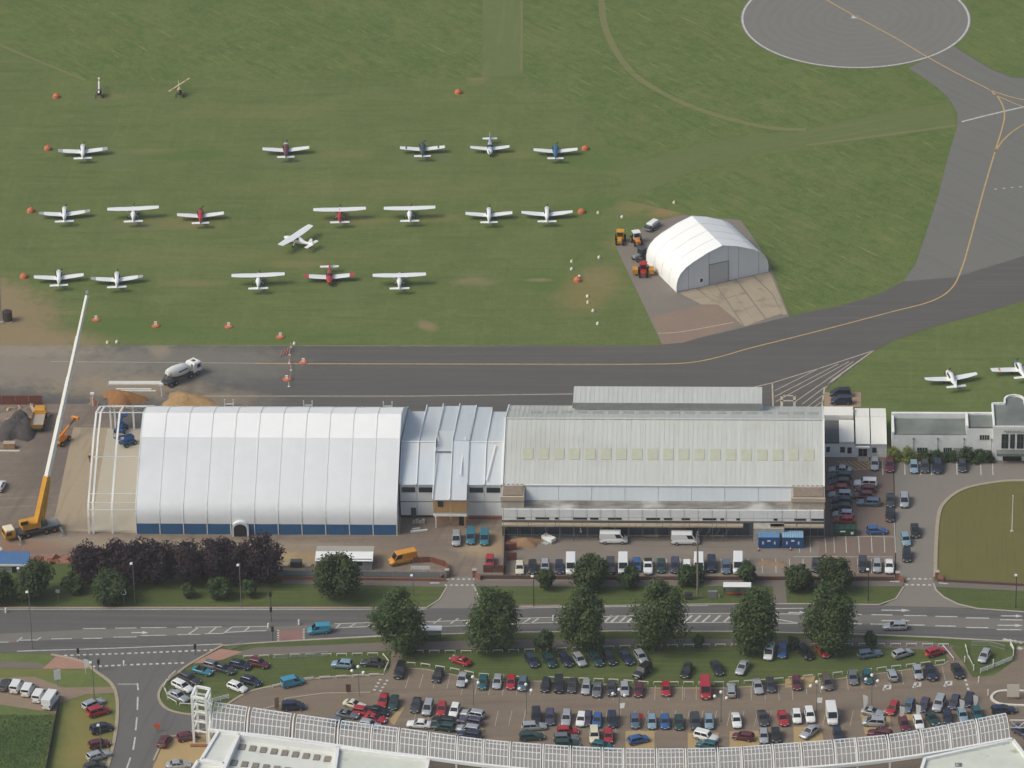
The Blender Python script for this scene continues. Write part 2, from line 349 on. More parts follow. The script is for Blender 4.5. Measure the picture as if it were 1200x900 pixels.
M_white = mat('white_road_paint', srgb(205, 205, 200), .8, c2=srgb(165, 163, 158), scale=1.2)
M_yell = mat('yellow_taxi_paint', srgb(196, 164, 108), .8, c2=srgb(170, 146, 104), scale=.8)
M_cream = mat('faded_cream_paint', srgb(190, 178, 160), .8, c2=srgb(160, 150, 136), scale=.8)

# one sheet to the horizon
mb = MB(); S = 6000; N = 8
mb.add([(-S+2*S*i/N, -S+2*S*j/N, 0) for j in range(N+1) for i in range(N+1)], [(j*(N+1)+i, j*(N+1)+i+1, (j+1)*(N+1)+i+1, (j+1)*(N+1)+i) for j in range(N) for i in range(N)])
struct(mb.build('grass_ground', M_grass))
sheet('meadow', [(-120, 5), (-120, -90), (566, -90), (565, 91), (300, 94), (100, 94), (0, 53)], .012, M_meadow)
circ_l = [(869, 12), (873, 33), (885, 48), (902, 60), (935, 73), (970, 79), (1003, 80.5), (1035, 78.5), (1065, 73)]
sheet('meadow', [(613, -90), (613, 86), (650, 106), (690, 140), (722, 182), (760, 183), (850, 161), (945, 152), (1040, 128), (1113, 117), (1100, 103), (1062, 80)] + circ_l[::-1] + [(868, -90)], .012, M_meadow)
sheet('meadow', [(735, 235), (800, 206), (900, 180), (1000, 167), (1122, 150), (1100, 230), (1078, 300), (1062, 325), (1020, 347), (925, 366), (895, 300), (860, 262), (800, 250)], .012, M_meadow)
sheet('meadow', [(1139, -90), (1138, 22), (1120, 53), (1160, 80), (1185, 90), (1320, 94), (1320, -90)], .012, M_meadow)
mb = MB(); ribbon_px(mb, [(706, -60), (705, 0), (712, 40), (740, 84), (790, 116), (850, 138), (905, 150), (945, 152)], 1.5, .02, smooth=8)
struct(mb.build('worn_grass_track', M_track))
mb = MB(); ribbon_px(mb, [(612, -60), (611, 84)], .45, .02); ribbon_px(mb, [(945, 170), (1040, 158), (1121, 147)], .9, .02, smooth=4); ribbon_px(mb, [(-60, 32), (0, 53), (100, 94)], .8, .02)
struct(mb.build('worn_grass_track', M_track))

sheet('mown_strip', [(566, -90), (613, -90), (612.5, 87), (565.5, 91)], .016, ground_mat('pale_mown_grass', srgb(88, 104, 58), srgb(110, 120, 74), scales=((2.4, .45), (.3, .3)), streak=[(88, 25, 1.2, .5, .7, srgb(116, 118, 78), .5)]))
sheet('mown_strip', [(735, 234), (800, 204), (900, 178), (1000, 165), (1121, 149), (1114, 120), (1040, 131), (945, 154), (850, 164), (760, 187), (725, 205)], .018, ground_mat('pale_mown_band', srgb(86, 103, 56), srgb(110, 119, 73), scales=((2.4, .45), (.3, .3)), streak=[(22, 30, 1.3, .5, .7, srgb(114, 117, 78), .5)]))
# taxiway and aprons
tx_n = [(-120, 405), (85, 405), (400, 405), (770, 405), (776, 404)]
tx_e = [(800, 400), (925, 371)] + [(985, 358), (1030, 345), (1058, 330), (1073, 310), (1085, 275), (1100, 228), (1112, 180), (1122, 148), (1122, 133), (1113, 117), (1098, 102), (1065, 80)]
taxi = tx_n + tx_e + [(1115, 52), (1160, 80), (1185, 90), (1215, 92), (1400, 94), (1400, 300), (1200, 353), (1140, 370), (1090, 384), (1045, 400), (1024, 411), (968, 456), (964, 478), (964, 540), (470, 540), (160, 512), (110, 474), (-120, 471)]
sheet('taxiway', taxi, .03, M_taxi)
sheet('taxiway', [(1065, 80), (1098, 102), (1113, 117), (1122, 133), (1122, 148), (1112, 180), (1100, 228), (1085, 275), (1073, 310), (1058, 330), (1120, 325), (1200, 300), (1400, 250), (1400, 95), (1215, 93), (1185, 91), (1160, 81), (1115, 53)], .042, M_taxi2)
cc = None
pts = [G(*q) for q in ((869.5, 12), (935, 73), (1003, 80.5), (1119, 53), (1138, 21))]
# circle through the seen rim
a, b_, c_ = pts[0], pts[2], pts[4]
d_ = 2*(a.x*(b_.y-c_.y)+b_.x*(c_.y-a.y)+c_.x*(a.y-b_.y))
ux = ((a.x**2+a.y**2)*(b_.y-c_.y)+(b_.x**2+b_.y**2)*(c_.y-a.y)+(c_.x**2+c_.y**2)*(a.y-b_.y))/d_
uy = ((a.x**2+a.y**2)*(c_.x-b_.x)+(b_.x**2+b_.y**2)*(a.x-c_.x)+(c_.x**2+c_.y**2)*(b_.x-a.x))/d_
cr = math.hypot(a.x-ux, a.y-uy)
M_swing = ground_mat('swing_base_asphalt', srgb(113, 112, 108), srgb(124, 122, 117), scales=((.8, .2), (.1, .3)), bump=.05)
nt = M_swing.node_tree; bs = nt.nodes['Principled BSDF']; prev = bs.inputs['Base Color'].links[0].from_socket
wv = nd(nt, 'ShaderNodeTexWave', wave_type='RINGS', rings_direction='Z'); wv.inputs['Scale'].default_value = .13; wv.inputs['Distortion'].default_value = 9; wv.inputs['Detail'].default_value = 3; wv.inputs['Detail Scale'].default_value = .4
mp = nd(nt, 'ShaderNodeMapping', vector_type='TEXTURE'); mp.inputs['Location'].default_value = (ux, uy, 0)
gg = nd(nt, 'ShaderNodeNewGeometry'); nt.links.new(gg.outputs['Position'], mp.inputs[0]); nt.links.new(mp.outputs[0], wv.inputs[0])
mr = nd(nt, 'ShaderNodeMapRange'); mr.inputs['To Max'].default_value = .25; nt.links.new(wv.outputs['Fac'], mr.inputs[0])
mm = nd(nt, 'ShaderNodeMix', data_type='RGBA'); mm.inputs['B'].default_value = rgba(srgb(132, 130, 124)); nt.links.new(prev, mm.inputs['A']); nt.links.new(mr.outputs[0], mm.inputs['Factor']); nt.links.new(mm.outputs['Result'], bs.inputs['Base Color'])
sheet('compass_swing_base', None, .05, M_swing, world_pts=[(ux+cr*math.cos(t*math.pi/60), uy+cr*math.sin(t*math.pi/60)) for t in range(120)])
mb = MB(); ribbon(mb, [(ux+(cr-.5)*math.cos(t*math.pi/60), uy+(cr-.5)*math.sin(t*math.pi/60)) for t in range(121)], .42, .06)
ribbon_px(mb, [(1127, 143), (1150, 137), (1175, 131), (1215, 122), (1300, 100)], .5, .06)
dash_px(mb, [(1165, 222), (1230, 216)], .35, .06, .6, 1.2); ribbon_px(mb, [(998, 20), (1005, 20.5)], 1.4, .066)
struct(mb.build('white_taxi_line', M_white))
mb = MB()
ribbon_px(mb, [(960, -5), (1000, 18), (1050, 45), (1085, 66), (1125, 88), (1160, 106), (1172, 118), (1177, 132), (1175, 148), (1166, 178), (1155, 215), (1146, 248), (1136, 285), (1128, 312), (1116, 337), (1092, 353), (1040, 367), (960, 388), (880, 408), (845, 418), (810, 425), (760, 427), (600, 427), (340, 426.5), (300, 426)], .32, .066, smooth=5)
ribbon_px(mb, [(1160, 106), (1185, 114), (1240, 126)], .32, .066); ribbon_px(mb, [(1163, 110), (1190, 122), (1240, 140)], .25, .066)
ribbon_px(mb, [(1166, 178), (1178, 162), (1200, 146), (1240, 130)], .32, .066, smooth=5)
struct(mb.build('yellow_taxi_line', M_yell))
mb = MB()
ribbon_px(mb, [(230, 464.5), (480, 464.5), (860, 459.5), (905, 449), (960, 432), (1024, 411)], .28, .066)
ribbon_px(mb, [(300, 426), (190, 425), (60, 424)], .2, .066)
struct(mb.build('faded_taxi_line', M_cream))
mb = MB()
ribbon_px(mb, [(905, 449), (906, 478)], .3, .066); ribbon_px(mb, [(1024, 411), (1000, 428), (975, 446), (966, 456), (963, 478)], .35, .066)
for a_, b2 in (((908, 458), (960, 432)), ((908, 465), (982, 427)), ((909, 471), (995, 424)), ((932, 471), (1000, 424)), ((940, 474), (985, 440)), ((945, 478), (966, 462)), ((953, 478), (965, 470))): ribbon_px(mb, [a_, b2], .22, .066)
for a_, b2 in (((914, 464), (932, 464)), ((914, 470), (932, 470)), ((916, 463), (916, 477)), ((931, 463), (931, 477))): ribbon_px(mb, [a_, b2], .5, .072)
struct(mb.build('hatched_apron_marking', M_cream))

# small hangar apron
sheet('hangar_apron', [(722, 290), (760, 262), (800, 252), (868, 258), (880, 275), (900, 305), (925, 371), (800, 401), (776, 404)], .05, M_conc3)
sheet('hangar_apron', [(763, 372), (820, 358), (845, 358), (868, 382), (800, 402), (776, 404)], .058, M_conc2)
slabs = [[(795, 343), (815, 338), (842, 357), (822, 357)], [(816, 337), (838, 333), (872, 383), (843, 358)], [(839, 333), (862, 328), (897, 374), (873, 383)], [(863, 327), (882, 323), (905, 345), (917, 368), (898, 374)],
         [(883, 322), (902, 318), (923, 369), (918, 370), (906, 345)]]
ap = thing('concrete_apron', 'worn tan concrete slabs before the white fabric hangar door', 'apron'); ap.pop('category'); ap.pop('label'); ap['kind'] = 'structure'
def split_quad(q, nu, nv):
    L = lambda a, b, t: (a[0]+(b[0]-a[0])*t, a[1]+(b[1]-a[1])*t)
    f = lambda u, v: L(L(q[0], q[1], u), L(q[3], q[2], u), v)
    return [[f(i/nu, j/nv), f((i+1)/nu, j/nv), f((i+1)/nu, (j+1)/nv), f(i/nu, (j+1)/nv)] for i in range(nu) for j in range(nv)]
slabs = split_quad(slabs[0], 1, 2)+split_quad(slabs[1], 2, 3)+split_quad(slabs[2], 2, 3)+slabs[3:]
for q in slabs:
    mb = MB(); w = [G(*p, .05) for p in q]; c = sum(w, Vector())/len(w); w = [c+(p-c)*.975 for p in w]
    if sum(w[i].x*w[(i+1)%len(w)].y-w[(i+1)%len(w)].x*w[i].y for i in range(len(w))) < 0: w = w[::-1]
    mb.prism(w, .03, .075); mb.build('slab', M_conc, ap)
mb = MB(); ribbon_px(mb, [(771, 391), (800, 389), (860, 378)], .3, .085, smooth=4); struct(mb.build('faded_taxi_line', M_cream))

# building site and lots in front of the hangars
sheet('site_ground', [(-120, 471), (110, 474), (160, 505), (165, 500), (470, 520), (605, 540), (605, 684), (560, 684), (524, 684), (330, 672), (100, 655), (-120, 655)], .036, M_dirt)
sheet('concrete_slab', [(86, 501), (480, 506), (468, 628), (160, 625), (61, 622)], .06, M_slab)
sheet('concrete_slab', [(126, 503), (168, 503), (160, 622), (106, 622)], .068, M_slab2)
sheet('parking_lot', [(590, 560), (966, 560), (966, 684), (558, 684), (560, 655), (588, 650)], .045, M_lot)
sheet('parking_lot', [(960, 520), (1047, 520), (1050, 642), (1050, 680), (960, 680)], .052, M_pinklot)
sheet('terminal_drive', [(1046, 520), (1320, 520), (1320, 565), (1200, 562.5), (1160, 566), (1130, 573), (1110, 585), (1099, 602), (1096, 640), (1094, 684), (1096, 690), (1104, 699), (1120, 707), (1140, 713), (1035, 710), (1050, 702), (1058, 690), (1060, 684), (1049, 684), (1049, 640)], .052, M_drive)
sheet('lawn', [(1099, 602), (1110, 585), (1130, 573), (1160, 566), (1200, 562.5), (1320, 565), (1320, 694), (1200, 686), (1097, 679), (1096, 640)], .045, M_lawn)
kerb_px('kerb', [(1096, 677), (1097, 640), (1100, 604), (1108, 588), (1128, 574), (1160, 566.5), (1200, 563.5), (1320, 565.5)], M_kerb2, w=.7, h=.14, smooth=6, z0=.04)
sheet('parking_pad', [(966, 460), (1009, 460), (1009, 477), (966, 478)], .05, ground_mat('pad_gravel', srgb(150, 128, 108), srgb(164, 142, 122)))

# darker verges along the main road
sheet('verge', [(-120, 655), (100, 655), (330, 672), (330, 684), (524, 688), (515, 703), (503, 713), (-120, 714)], .02, M_verge)
sheet('verge', [(556, 681), (1060, 681), (1058, 692), (1036, 710), (830, 709), (566, 713)], .02, M_verge)
sheet('verge', [(1094, 681), (1320, 694), (1320, 726), (1120, 714), (1098, 694)], .02, M_verge)
sheet('verge', [(255, 757), (480, 744), (720, 739), (1000, 743), (1200, 752), (1192, 780), (1140, 796), (1110, 779), (1000, 795), (850, 808), (760, 808), (640, 800), (530, 792), (466, 784), (450, 792), (294, 811), (272, 822), (250, 838), (200, 834), (186, 814), (208, 788)], .02, M_verge)
# roads
north = [(-120, 713), (200, 713), (430, 713), (505, 712.5), (565, 712), (700, 710.5), (830, 708.5), (940, 708), (1035, 709.5), (1120, 713), (1200, 717.5), (1320, 725)]
south = [(1320, 762), (1200, 753), (1100, 747.5), (1000, 743.5), (860, 740.5), (720, 740), (600, 741.5), (480, 744.5), (350, 751), (300, 754), (255, 758), (200, 763), (130, 768), (60, 766), (0, 765), (-120, 766)]
sheet('main_road', north+south, .05, M_road)
sheet('access_road', [(503, 713), (515, 703), (524, 688), (526, 676), (556, 676), (556, 688), (562, 703), (566, 713)], .054, M_drive)
sheet('side_road', [(40, 765), (70, 768), (95, 774), (112, 786), (130, 800), (137, 818), (137, 845), (133, 872), (126, 900), (112, 960), (165, 960), (172, 915), (180, 890), (188, 872), (200, 862), (222, 856), (252, 852), (268, 838), (250, 838), (222, 838), (200, 833), (189, 825), (186, 814), (192, 801), (208, 788), (225, 776), (262, 756)], .055, M_side)
sheet('footpath', [(262, 768), (300, 759), (360, 757), (450, 753), (600, 750), (760, 748.5), (900, 749), (1000, 748), (1090, 752), (1118, 757), (1112, 763), (1000, 757.5), (900, 757), (760, 757.5), (600, 760), (450, 763), (300, 768)], .045, M_path)
sheet('footpath', [(-120, 774), (0, 775), (45, 777), (62, 784), (0, 783), (-120, 783)], .045, M_path)
sheet('footpath', [(330, 676), (524, 681), (524, 688), (330, 684)], .045, M_path)
sheet('footpath', [(558, 681), (1058, 681), (1058, 687.5), (558, 687.5)], .06, M_path)
sheet('footpath', [(906, 686), (921, 686), (922, 709), (907, 709)], .045, M_path)
sheet('footpath', [(1094, 681), (1200, 685), (1320, 692), (1320, 700), (1200, 693), (1096, 688)], .06, M_path)
sheet('tactile_corner', [(50, 784), (60, 775), (66, 769), (84, 770), (104, 781), (104, 784)], .065, M_red)
sheet('tactile_corner', [(222, 778), (240, 770), (258, 760.5), (284, 764), (262, 773), (240, 777)], .065, M_red)
sheet('red_crossing', [(326, 739), (356, 738), (356, 750.5), (326, 752)], .056, M_redroad)
sheet('red_crossing', [(-30, 747), (22, 747), (22, 753), (-30, 753)], .056, M_redroad)
sheet('red_cycle_strip', [(-120, 711), (490, 711), (490, 712.6), (-120, 712.6)], .058, M_redroad)
sheet('red_cycle_strip', [(603, 709), (658, 708.5), (658, 711), (603, 711.5)], .058, M_redroad)
sheet('gravel_yard', [(-120, 800), (0, 795), (40, 793), (75, 806), (132, 805), (134, 812), (100, 814), (70, 824), (66, 836), (0, 826), (-120, 824)], .045, ground_mat('yard_gravel', srgb(128, 112, 96), srgb(146, 130, 112)))

# lighter worn centre strip of the main road
M_ctr = ground_mat('worn_centre_asphalt', srgb(112, 109, 104), srgb(124, 120, 114), scales=((1.0, .2), (.12, .3)), bump=.05)
sheet('centre_strip', [(-120, 749), (100, 738), (260, 735.5), (315, 734.5), (440, 730.3), (560, 727), (640, 724.5), (700, 723.6), (800, 720), (1000, 720), (1200, 726), (1320, 731), (1320, 744), (1200, 739), (1000, 731), (862, 729.4), (750, 729.6), (640, 729.8), (560, 732.5), (440, 734.3), (315, 739), (260, 743), (100, 748.5), (-120, 757)], .057, M_ctr)
# brick car park
cp = [(268, 826), (275, 819), (294, 810), (330, 802), (380, 794), (450, 791), (457, 782), (459, 763), (474, 763), (466, 783), (500, 785), (530, 791), (560, 797), (600, 799), (640, 799), (700, 802), (760, 807), (850, 807), (930, 802), (1000, 794), (1060, 786), (1106, 779), (1113, 775), (1100, 757), (1114, 758), (1128, 776), (1140, 794), (1165, 792), (1188, 775), (1192, 757), (1320, 765), (1320, 975), (165, 975), (172, 915), (180, 892), (188, 874), (200, 864), (222, 858), (252, 853)]
sheet('brick_car_park', cp, .05, M_brick)
sheet('tan_paving', [(172, 918), (190, 875), (205, 866), (235, 862), (262, 858), (262, 920), (170, 960)], .058, M_tanpave)
for q in ([(455, 845), (470, 829), (474, 829), (462, 850)], [(733, 857), (767, 857), (767, 877), (733, 877)], [(806, 859), (842, 859), (842, 877), (806, 877)], [(855, 857), (890, 857), (890, 876), (855, 876)], [(930, 852), (962, 852), (966, 872), (930, 872)], [(1008, 836), (1042, 832), (1045, 860), (1014, 862)], [(556, 845), (566, 840), (566, 862), (560, 868)], [(920, 796), (956, 792), (950, 806), (920, 806)], [(1052, 832), (1070, 830), (1072, 850), (1056, 854)]):
    sheet('tan_paving', q, .058, M_tanpave)
sheet('planting_bed', [(1163, 815), (1172, 811), (1215, 813), (1215, 828), (1180, 827), (1166, 823)], .07, ground_mat('bed_soil', srgb(104, 92, 82), srgb(120, 106, 92)))
kerb_px('kerb', [(1225, 812), (1190, 810), (1170, 811), (1162, 817), (1166, 823), (1180, 826.5), (1225, 828)], mat('white_kerb', srgb(205, 200, 190), .8), w=.5, h=.2, smooth=6, z0=.05)
kerb_px('kerb', [(262, 756), (225, 777), (208, 789), (192, 802), (186, 814), (189, 825), (200, 833), (222, 837.5), (250, 837), (272, 822), (294, 810.5), (330, 802.5), (380, 794.5), (450, 791)], M_kerb2, w=.5, smooth=5, z0=.04)
kerb_px('kerb', [(60, 767.5), (95, 775), (112, 787), (130, 801), (137, 818), (137, 845), (133, 872), (126, 900), (114, 950)], M_kerb2, w=.6, smooth=5, z0=.04)
kerb_px('kerb', [(-120, 713), (200, 713), (430, 713), (500, 712.5), (515, 703), (524, 688)], M_kerb, w=.3, z0=.03)
kerb_px('kerb', [(556, 688), (562, 703), (568, 712), (700, 710.5), (830, 708.5), (940, 708), (1030, 709), (1050, 702), (1059, 688)], M_kerb, w=.3, z0=.03)
kerb_px('kerb', [(1094, 684), (1097, 692), (1106, 700), (1122, 708), (1145, 713.5), (1200, 717.5), (1320, 725)], M_kerb, w=.3, z0=.03)
kerb_px('kerb', [(1320, 762), (1200, 753), (1100, 747.5), (1000, 743.5), (860, 740.5), (720, 740), (600, 741.5), (480, 744.5), (350, 751), (300, 754), (262, 757)], M_kerb, w=.35, z0=.03)
kerb_px('kerb', [(466, 783), (500, 785), (530, 791), (560, 797), (600, 799), (640, 799), (700, 802), (760, 807), (850, 807), (930, 802), (1000, 794), (1060, 786), (1106, 779), (1112, 775)], M_kerb2, w=.3, z0=.04)
kerb_px('kerb', [(180, 892), (188, 874), (200, 864), (222, 858), (252, 853)], M_kerb2, w=.4, z0=.04)
kerb_px('kerb', [(330, 825), (335, 819), (380, 813), (435, 812)], M_kerb2, w=.35, z0=.04)
kerb_px('kerb', [(300, 834), (318, 829), (330, 825)], M_kerb2, w=.35, z0=.04)

# road paint
mb = MB(); zz = .064
ribbon_px(mb, [(20, 763.5), (130, 760), (260, 755)], .25, zz); ribbon_px(mb, [(356, 750), (440, 745.6), (480, 743.7)], .3, zz)
ribbon_px(mb, [(-120, 714.6), (200, 714.6), (430, 714.6), (500, 714)], .2, zz); ribbon_px(mb, [(605, 713), (660, 712), (830, 710)], .18, zz)
dash_px(mb, [(75, 768.4), (150, 766), (249, 762)], .45, zz, .6, .55); dash_px(mb, [(108, 781.4), (160, 779), (219, 777)], .5, zz, .6, .55)
for x0, x1, y in ((97, 124, 737), (135, 160, 736.5), (165, 195, 736), (133, 160, 747), (165, 195, 745), (207, 225, 735.5), (208, 235, 744), (228, 260, 735.2), (240, 262, 743), (97, 120, 748.5), (60, 84, 749), (20, 45, 750.5), (-5, 10, 753)): ribbon_px(mb, [(x0, y), (x1, y-.3)], .25, zz)
for a_, b2 in (((220, 744), (232, 736)), ((244, 743), (254, 735)), ((264, 741), (272, 735)), ((20, 752), (26, 747)), ((42, 751), (48, 747)), ((286, 740), (293, 734.5)), ((394, 736), (399, 731)), ((410, 735), (418, 730)), ((430, 735), (437, 730))): ribbon_px(mb, [a_, b2], .28, zz)
ribbon_px(mb, [(272, 735), (292, 734.5), (313, 734.3)], .22, zz); ribbon_px(mb, [(262, 741.5), (290, 740), (312, 739.3)], .22, zz)
ribbon_px(mb, [(392, 731.3), (420, 730.3), (440, 730)], .22, zz); ribbon_px(mb, [(392, 736.5), (412, 735.3), (440, 734.5)], .22, zz)
ribbon_px(mb, [(500, 729), (560, 726.5), (640, 724), (700, 723.3), (800, 719.3), (862, 719.2)], .2, zz); ribbon_px(mb, [(500, 735), (560, 733), (640, 730), (750, 730), (862, 729.6)], .2, zz)
for x in (508, 528, 546, 612, 622, 708, 716, 726, 735, 802, 812, 823, 835, 848): ribbon_px(mb, [(x, 729.5 if x > 700 else 731), (x+9, 721.5 if x > 700 else 725)], .42 if x > 700 else .28, zz)
ribbon_px(mb, [(908, 725.3), (935, 730.5)], .25, zz); ribbon_px(mb, [(908, 730.5), (934, 730.8)], .25, zz); ribbon_px(mb, [(905, 713.5), (945, 713)], .25, zz)
for x0, x1, y in ((908, 940, 719.5), (994, 1010, 720), (1021, 1046, 720.6), (994, 1010, 731), (1020, 1045, 731.6), (1059, 1086, 721.5), (1096, 1122, 722.6), (1132, 1159, 724.3), (1096, 1120, 733.7), (1132, 1158, 735.6), (1060, 1084, 732.5), (1168, 1197, 738), (1172, 1198, 726.5)): ribbon_px(mb, [(x0, y), (x1, y+.4)], .3, zz)
for (x, y, L) in ((1050, 715.3, 34), (1050, 727.5, 34), (1184, 733, 30), (1186, 722, 26), (934, 718, 20), (164, 741.5, 20)):
    ribbon_px(mb, [(x-L/2, y), (x+L/4, y+.2)], .35, zz); p = [G(x+L/4-2, y-1.6), G(x+L/2, y+.3), G(x+L/4-2, y+2)]
    mb.add([(q.x, q.y, zz+.004) for q in p], [(2, 1, 0)])
ribbon_px(mb, [(138, 802), (160, 802)], .2, zz)
for a_, b2 in (((161, 801), (162, 809)), ((161.5, 817), (161, 832)), ((160.5, 841), (159, 856)), ((158.5, 864), (156, 879)), ((153, 888), (148.5, 901))): ribbon_px(mb, [a_, b2], .3, zz)
dash_px(mb, [(326, 738.5), (326, 752)], .35, zz+.004, .45, .4); dash_px(mb, [(356, 737.5), (356, 751)], .35, zz+.004, .45, .4)
for x0, x1, y in ((1063, 1091, 678.5), (1061, 1092, 685.5)): dash_px(mb, [(x0, y), (x1, y+.3)], .5, zz, .55, .5)
for x0, x1, y in ((523, 556, 679), (521, 557, 686)): dash_px(mb, [(x0, y), (x1, y)], .5, zz, .5, .5)
for x, y in ((1178, 750), (1184, 751), (1190, 752), (1196, 753), (1195, 760), (1203, 760)): ribbon_px(mb, [(x-1.5, y+1), (x+1.5, y-1)], .9, zz)
ribbon_px(mb, [(1043, 681.5), (1054, 682)], .35, zz+.004); ribbon_px(mb, [(1100, 683.3), (1111, 684.5)], .35, zz+.008); ribbon_px(mb, [(504, 683.5), (515, 683.5)], .35, zz+.004)
struct(mb.build('white_road_marking', M_white))
# parking bay lines
mb = MB(); zb = .066
for x in (660, 678): ribbon_px(mb, [(x, 792), (x-6, 806)], .12, zb) if False else None
for x in range(1000, 1050, 15): ribbon_px(mb, [(x-9, 628), (x-8, 648)], .14, zb)
ribbon_px(mb, [(980, 628.5), (1048, 629.5)], .14, zb); ribbon_px(mb, [(930, 652.5), (1046, 653)], .14, zb); ribbon_px(mb, [(1047.5, 600), (1049.5, 648)], .14, zb)
for x in (937, 950, 968, 978): ribbon_px(mb, [(x-1, 630), (x, 648)], .12, zb)
for x in range(605, 1052, 16): ribbon_px(mb, [(x, 655), (x+.5, 672)], .12, zb)
for x in (1034, 1060, 1078, 1091, 1121, 1149, 1163): ribbon_px(mb, [(x, 541), (x+.6, 557)], .2, zb)
for i in range(7): ribbon_px(mb, [(982+i*6, 541), (996+i*6, 550)], .22, zb, 1)
ribbon_px(mb, [(996, 551), (1018, 550)], .22, zb, 1); ribbon_px(mb, [(1018, 540), (1018, 550)], .22, zb, 1)
for x in range(480, 1120, 16):
    ya = 790 + (8 if x > 540 else 0) + (6 if 690 < x < 930 else 0) - max(0, (x-930))*.1
    ribbon_px(mb, [(x, ya), (x-5+min(9, (x-480)*.014), ya+17)], .1, zb, 2)
for x in range(485, 1000, 16):
    ribbon_px(mb, [(x+3, 833), (x-1, 851)], .1, zb, 2)
for (x0, y0, x1, y1) in ((720, 840, 722, 860), (750.5, 836, 750, 858), (736, 857, 770, 857), (802, 807, 802, 818)): dash_px(mb, [(x0, y0), (x1, y1)], .14, zb, .5, .3, 2)
dash_px(mb, [(446, 796), (437, 812)], .5, zb, .5, .7); dash_px(mb, [(454, 797), (444, 813)], .5, zb, .5, .7); dash_px(mb, [(1131, 796), (1136, 812)], .45, zb, .8, .7)
# "11" and letters-like bay plates painted in the aisle
for x, y in ((1039.5, 806.5), (1074.5, 803.5), (1111, 802)):
    ribbon_px(mb, [(x-4, y+3), (x-1.5, y-3), (x+4, y-3.4), (x+3.4, y+.8), (x-3.5, y+1.4)], .5, zb)
for x, y in ((727.5, 827.5), (730.5, 827), (959, 821), (962, 821)): ribbon_px(mb, [(x-.5, y+3), (x+.5, y-3)], .45, zb)
struct(mb.build('parking_bay_marking', [M_white, M_yell, M_cream]))
# ================================================================== BUILDINGS
W_fab = mat('white_fabric_shaded', (.68, .705, .71), .55, var=.03, scale=.35)  # darker copy of one fabric: shade on the walls put into the colour
W_fab2 = mat('white_fabric_lit', (.85, .86, .85), .5, var=.02, scale=.35)  # same fabric made lighter: light on the roof panels put into the colour
W_seam = mat('seam_rope', (.45, .47, .48), .6)
W_paint = mat('white_render', srgb(236, 237, 234), .8, c2=srgb(220, 221, 218), scale=.6)
W_steel = mat('white_steel', srgb(226, 227, 224), .45, var=.03, scale=1)
Galv = mat('galvanised_steel', srgb(150, 152, 152), .5, .5, var=.08, scale=1)
Blue_skirt = mat('blue_skirt', srgb(48, 96, 138), .6, var=.08, scale=.5)
Dark = mat('dark_opening', srgb(34, 36, 38), .8)
DGlass = glass_mat('dark_glass', srgb(40, 46, 52), .1)
RoofM = mat('profiled_roof_sheet', srgb(198, 200, 194), .45, c2=srgb(184, 187, 181), scale=.6, stretch=(2.6, .1, .1), c3=srgb(176, 176, 168), scale3=.08, ramp3=(.5, .8))
RoofB = mat('blue_white_roof_sheet', srgb(200, 208, 213), .42, c2=srgb(190, 198, 204), scale=.5, stretch=(2, .2, .2), c3=srgb(198, 202, 204), scale3=.15)
RoofB2 = mat('clerestory_cladding', srgb(198, 205, 208), .55, var=.04, scale=.6, stretch=(2, .2, .2))
RLight = mat('rooflight_grp', srgb(186, 188, 168), .4, c2=srgb(177, 179, 158), scale=.8)
RLight2 = mat('rooflight_faded', srgb(168, 170, 165), .4)
Felt = mat('stained_flat_roof', srgb(160, 157, 150), .9, c2=srgb(86, 80, 74), scale=.34, stretch=(.5, 1.6, 1), c3=srgb(184, 182, 176), scale3=.16, ramp3=(.52, .66), det=6)
FeltG = mat('grey_roof_felt', srgb(112, 117, 113), .9, c2=srgb(98, 103, 100), scale=.3, c3=srgb(122, 128, 122), scale3=.1)
FeltD = mat('dark_roof_felt', srgb(88, 88, 90), .9, var=.1, scale=.5)
Brickw = mat('brown_brick_tower', srgb(142, 128, 112), .9, c2=srgb(122, 108, 94), scale=1.2)
Timber = mat('new_timber_cladding', srgb(196, 160, 108), .7, c2=srgb(170, 134, 88), scale=1.5, stretch=(6, 6, .4))
Plank = mat('scaffold_plank', srgb(184, 170, 146), .85, c2=srgb(150, 136, 116), scale=.8, stretch=(.4, 4, 1))
Tube = mat('scaffold_tube', srgb(140, 138, 132), .5, .4)
PaleW = mat('pale_panel_wall', srgb(222, 225, 225), .6, var=.03, scale=.5)
Ply = mat('plywood_board', srgb(172, 138, 104), .8, c2=srgb(150, 116, 88), scale=1.4)
BrickR = mat('red_brick', srgb(142, 96, 80), .9, c2=srgb(120, 80, 68), scale=1.8)
cgl_ = None
PaleRoof = mat('pale_roof_membrane', srgb(214, 216, 208), .7, c2=srgb(203, 206, 198), scale=.25, c3=srgb(184, 184, 176), scale3=.3, ramp3=(.62, .76))
CreamRoof = mat('cream_roof_sheet', srgb(232, 230, 220), .6, c2=srgb(222, 221, 212), scale=1.0, stretch=(4, .2, 1))

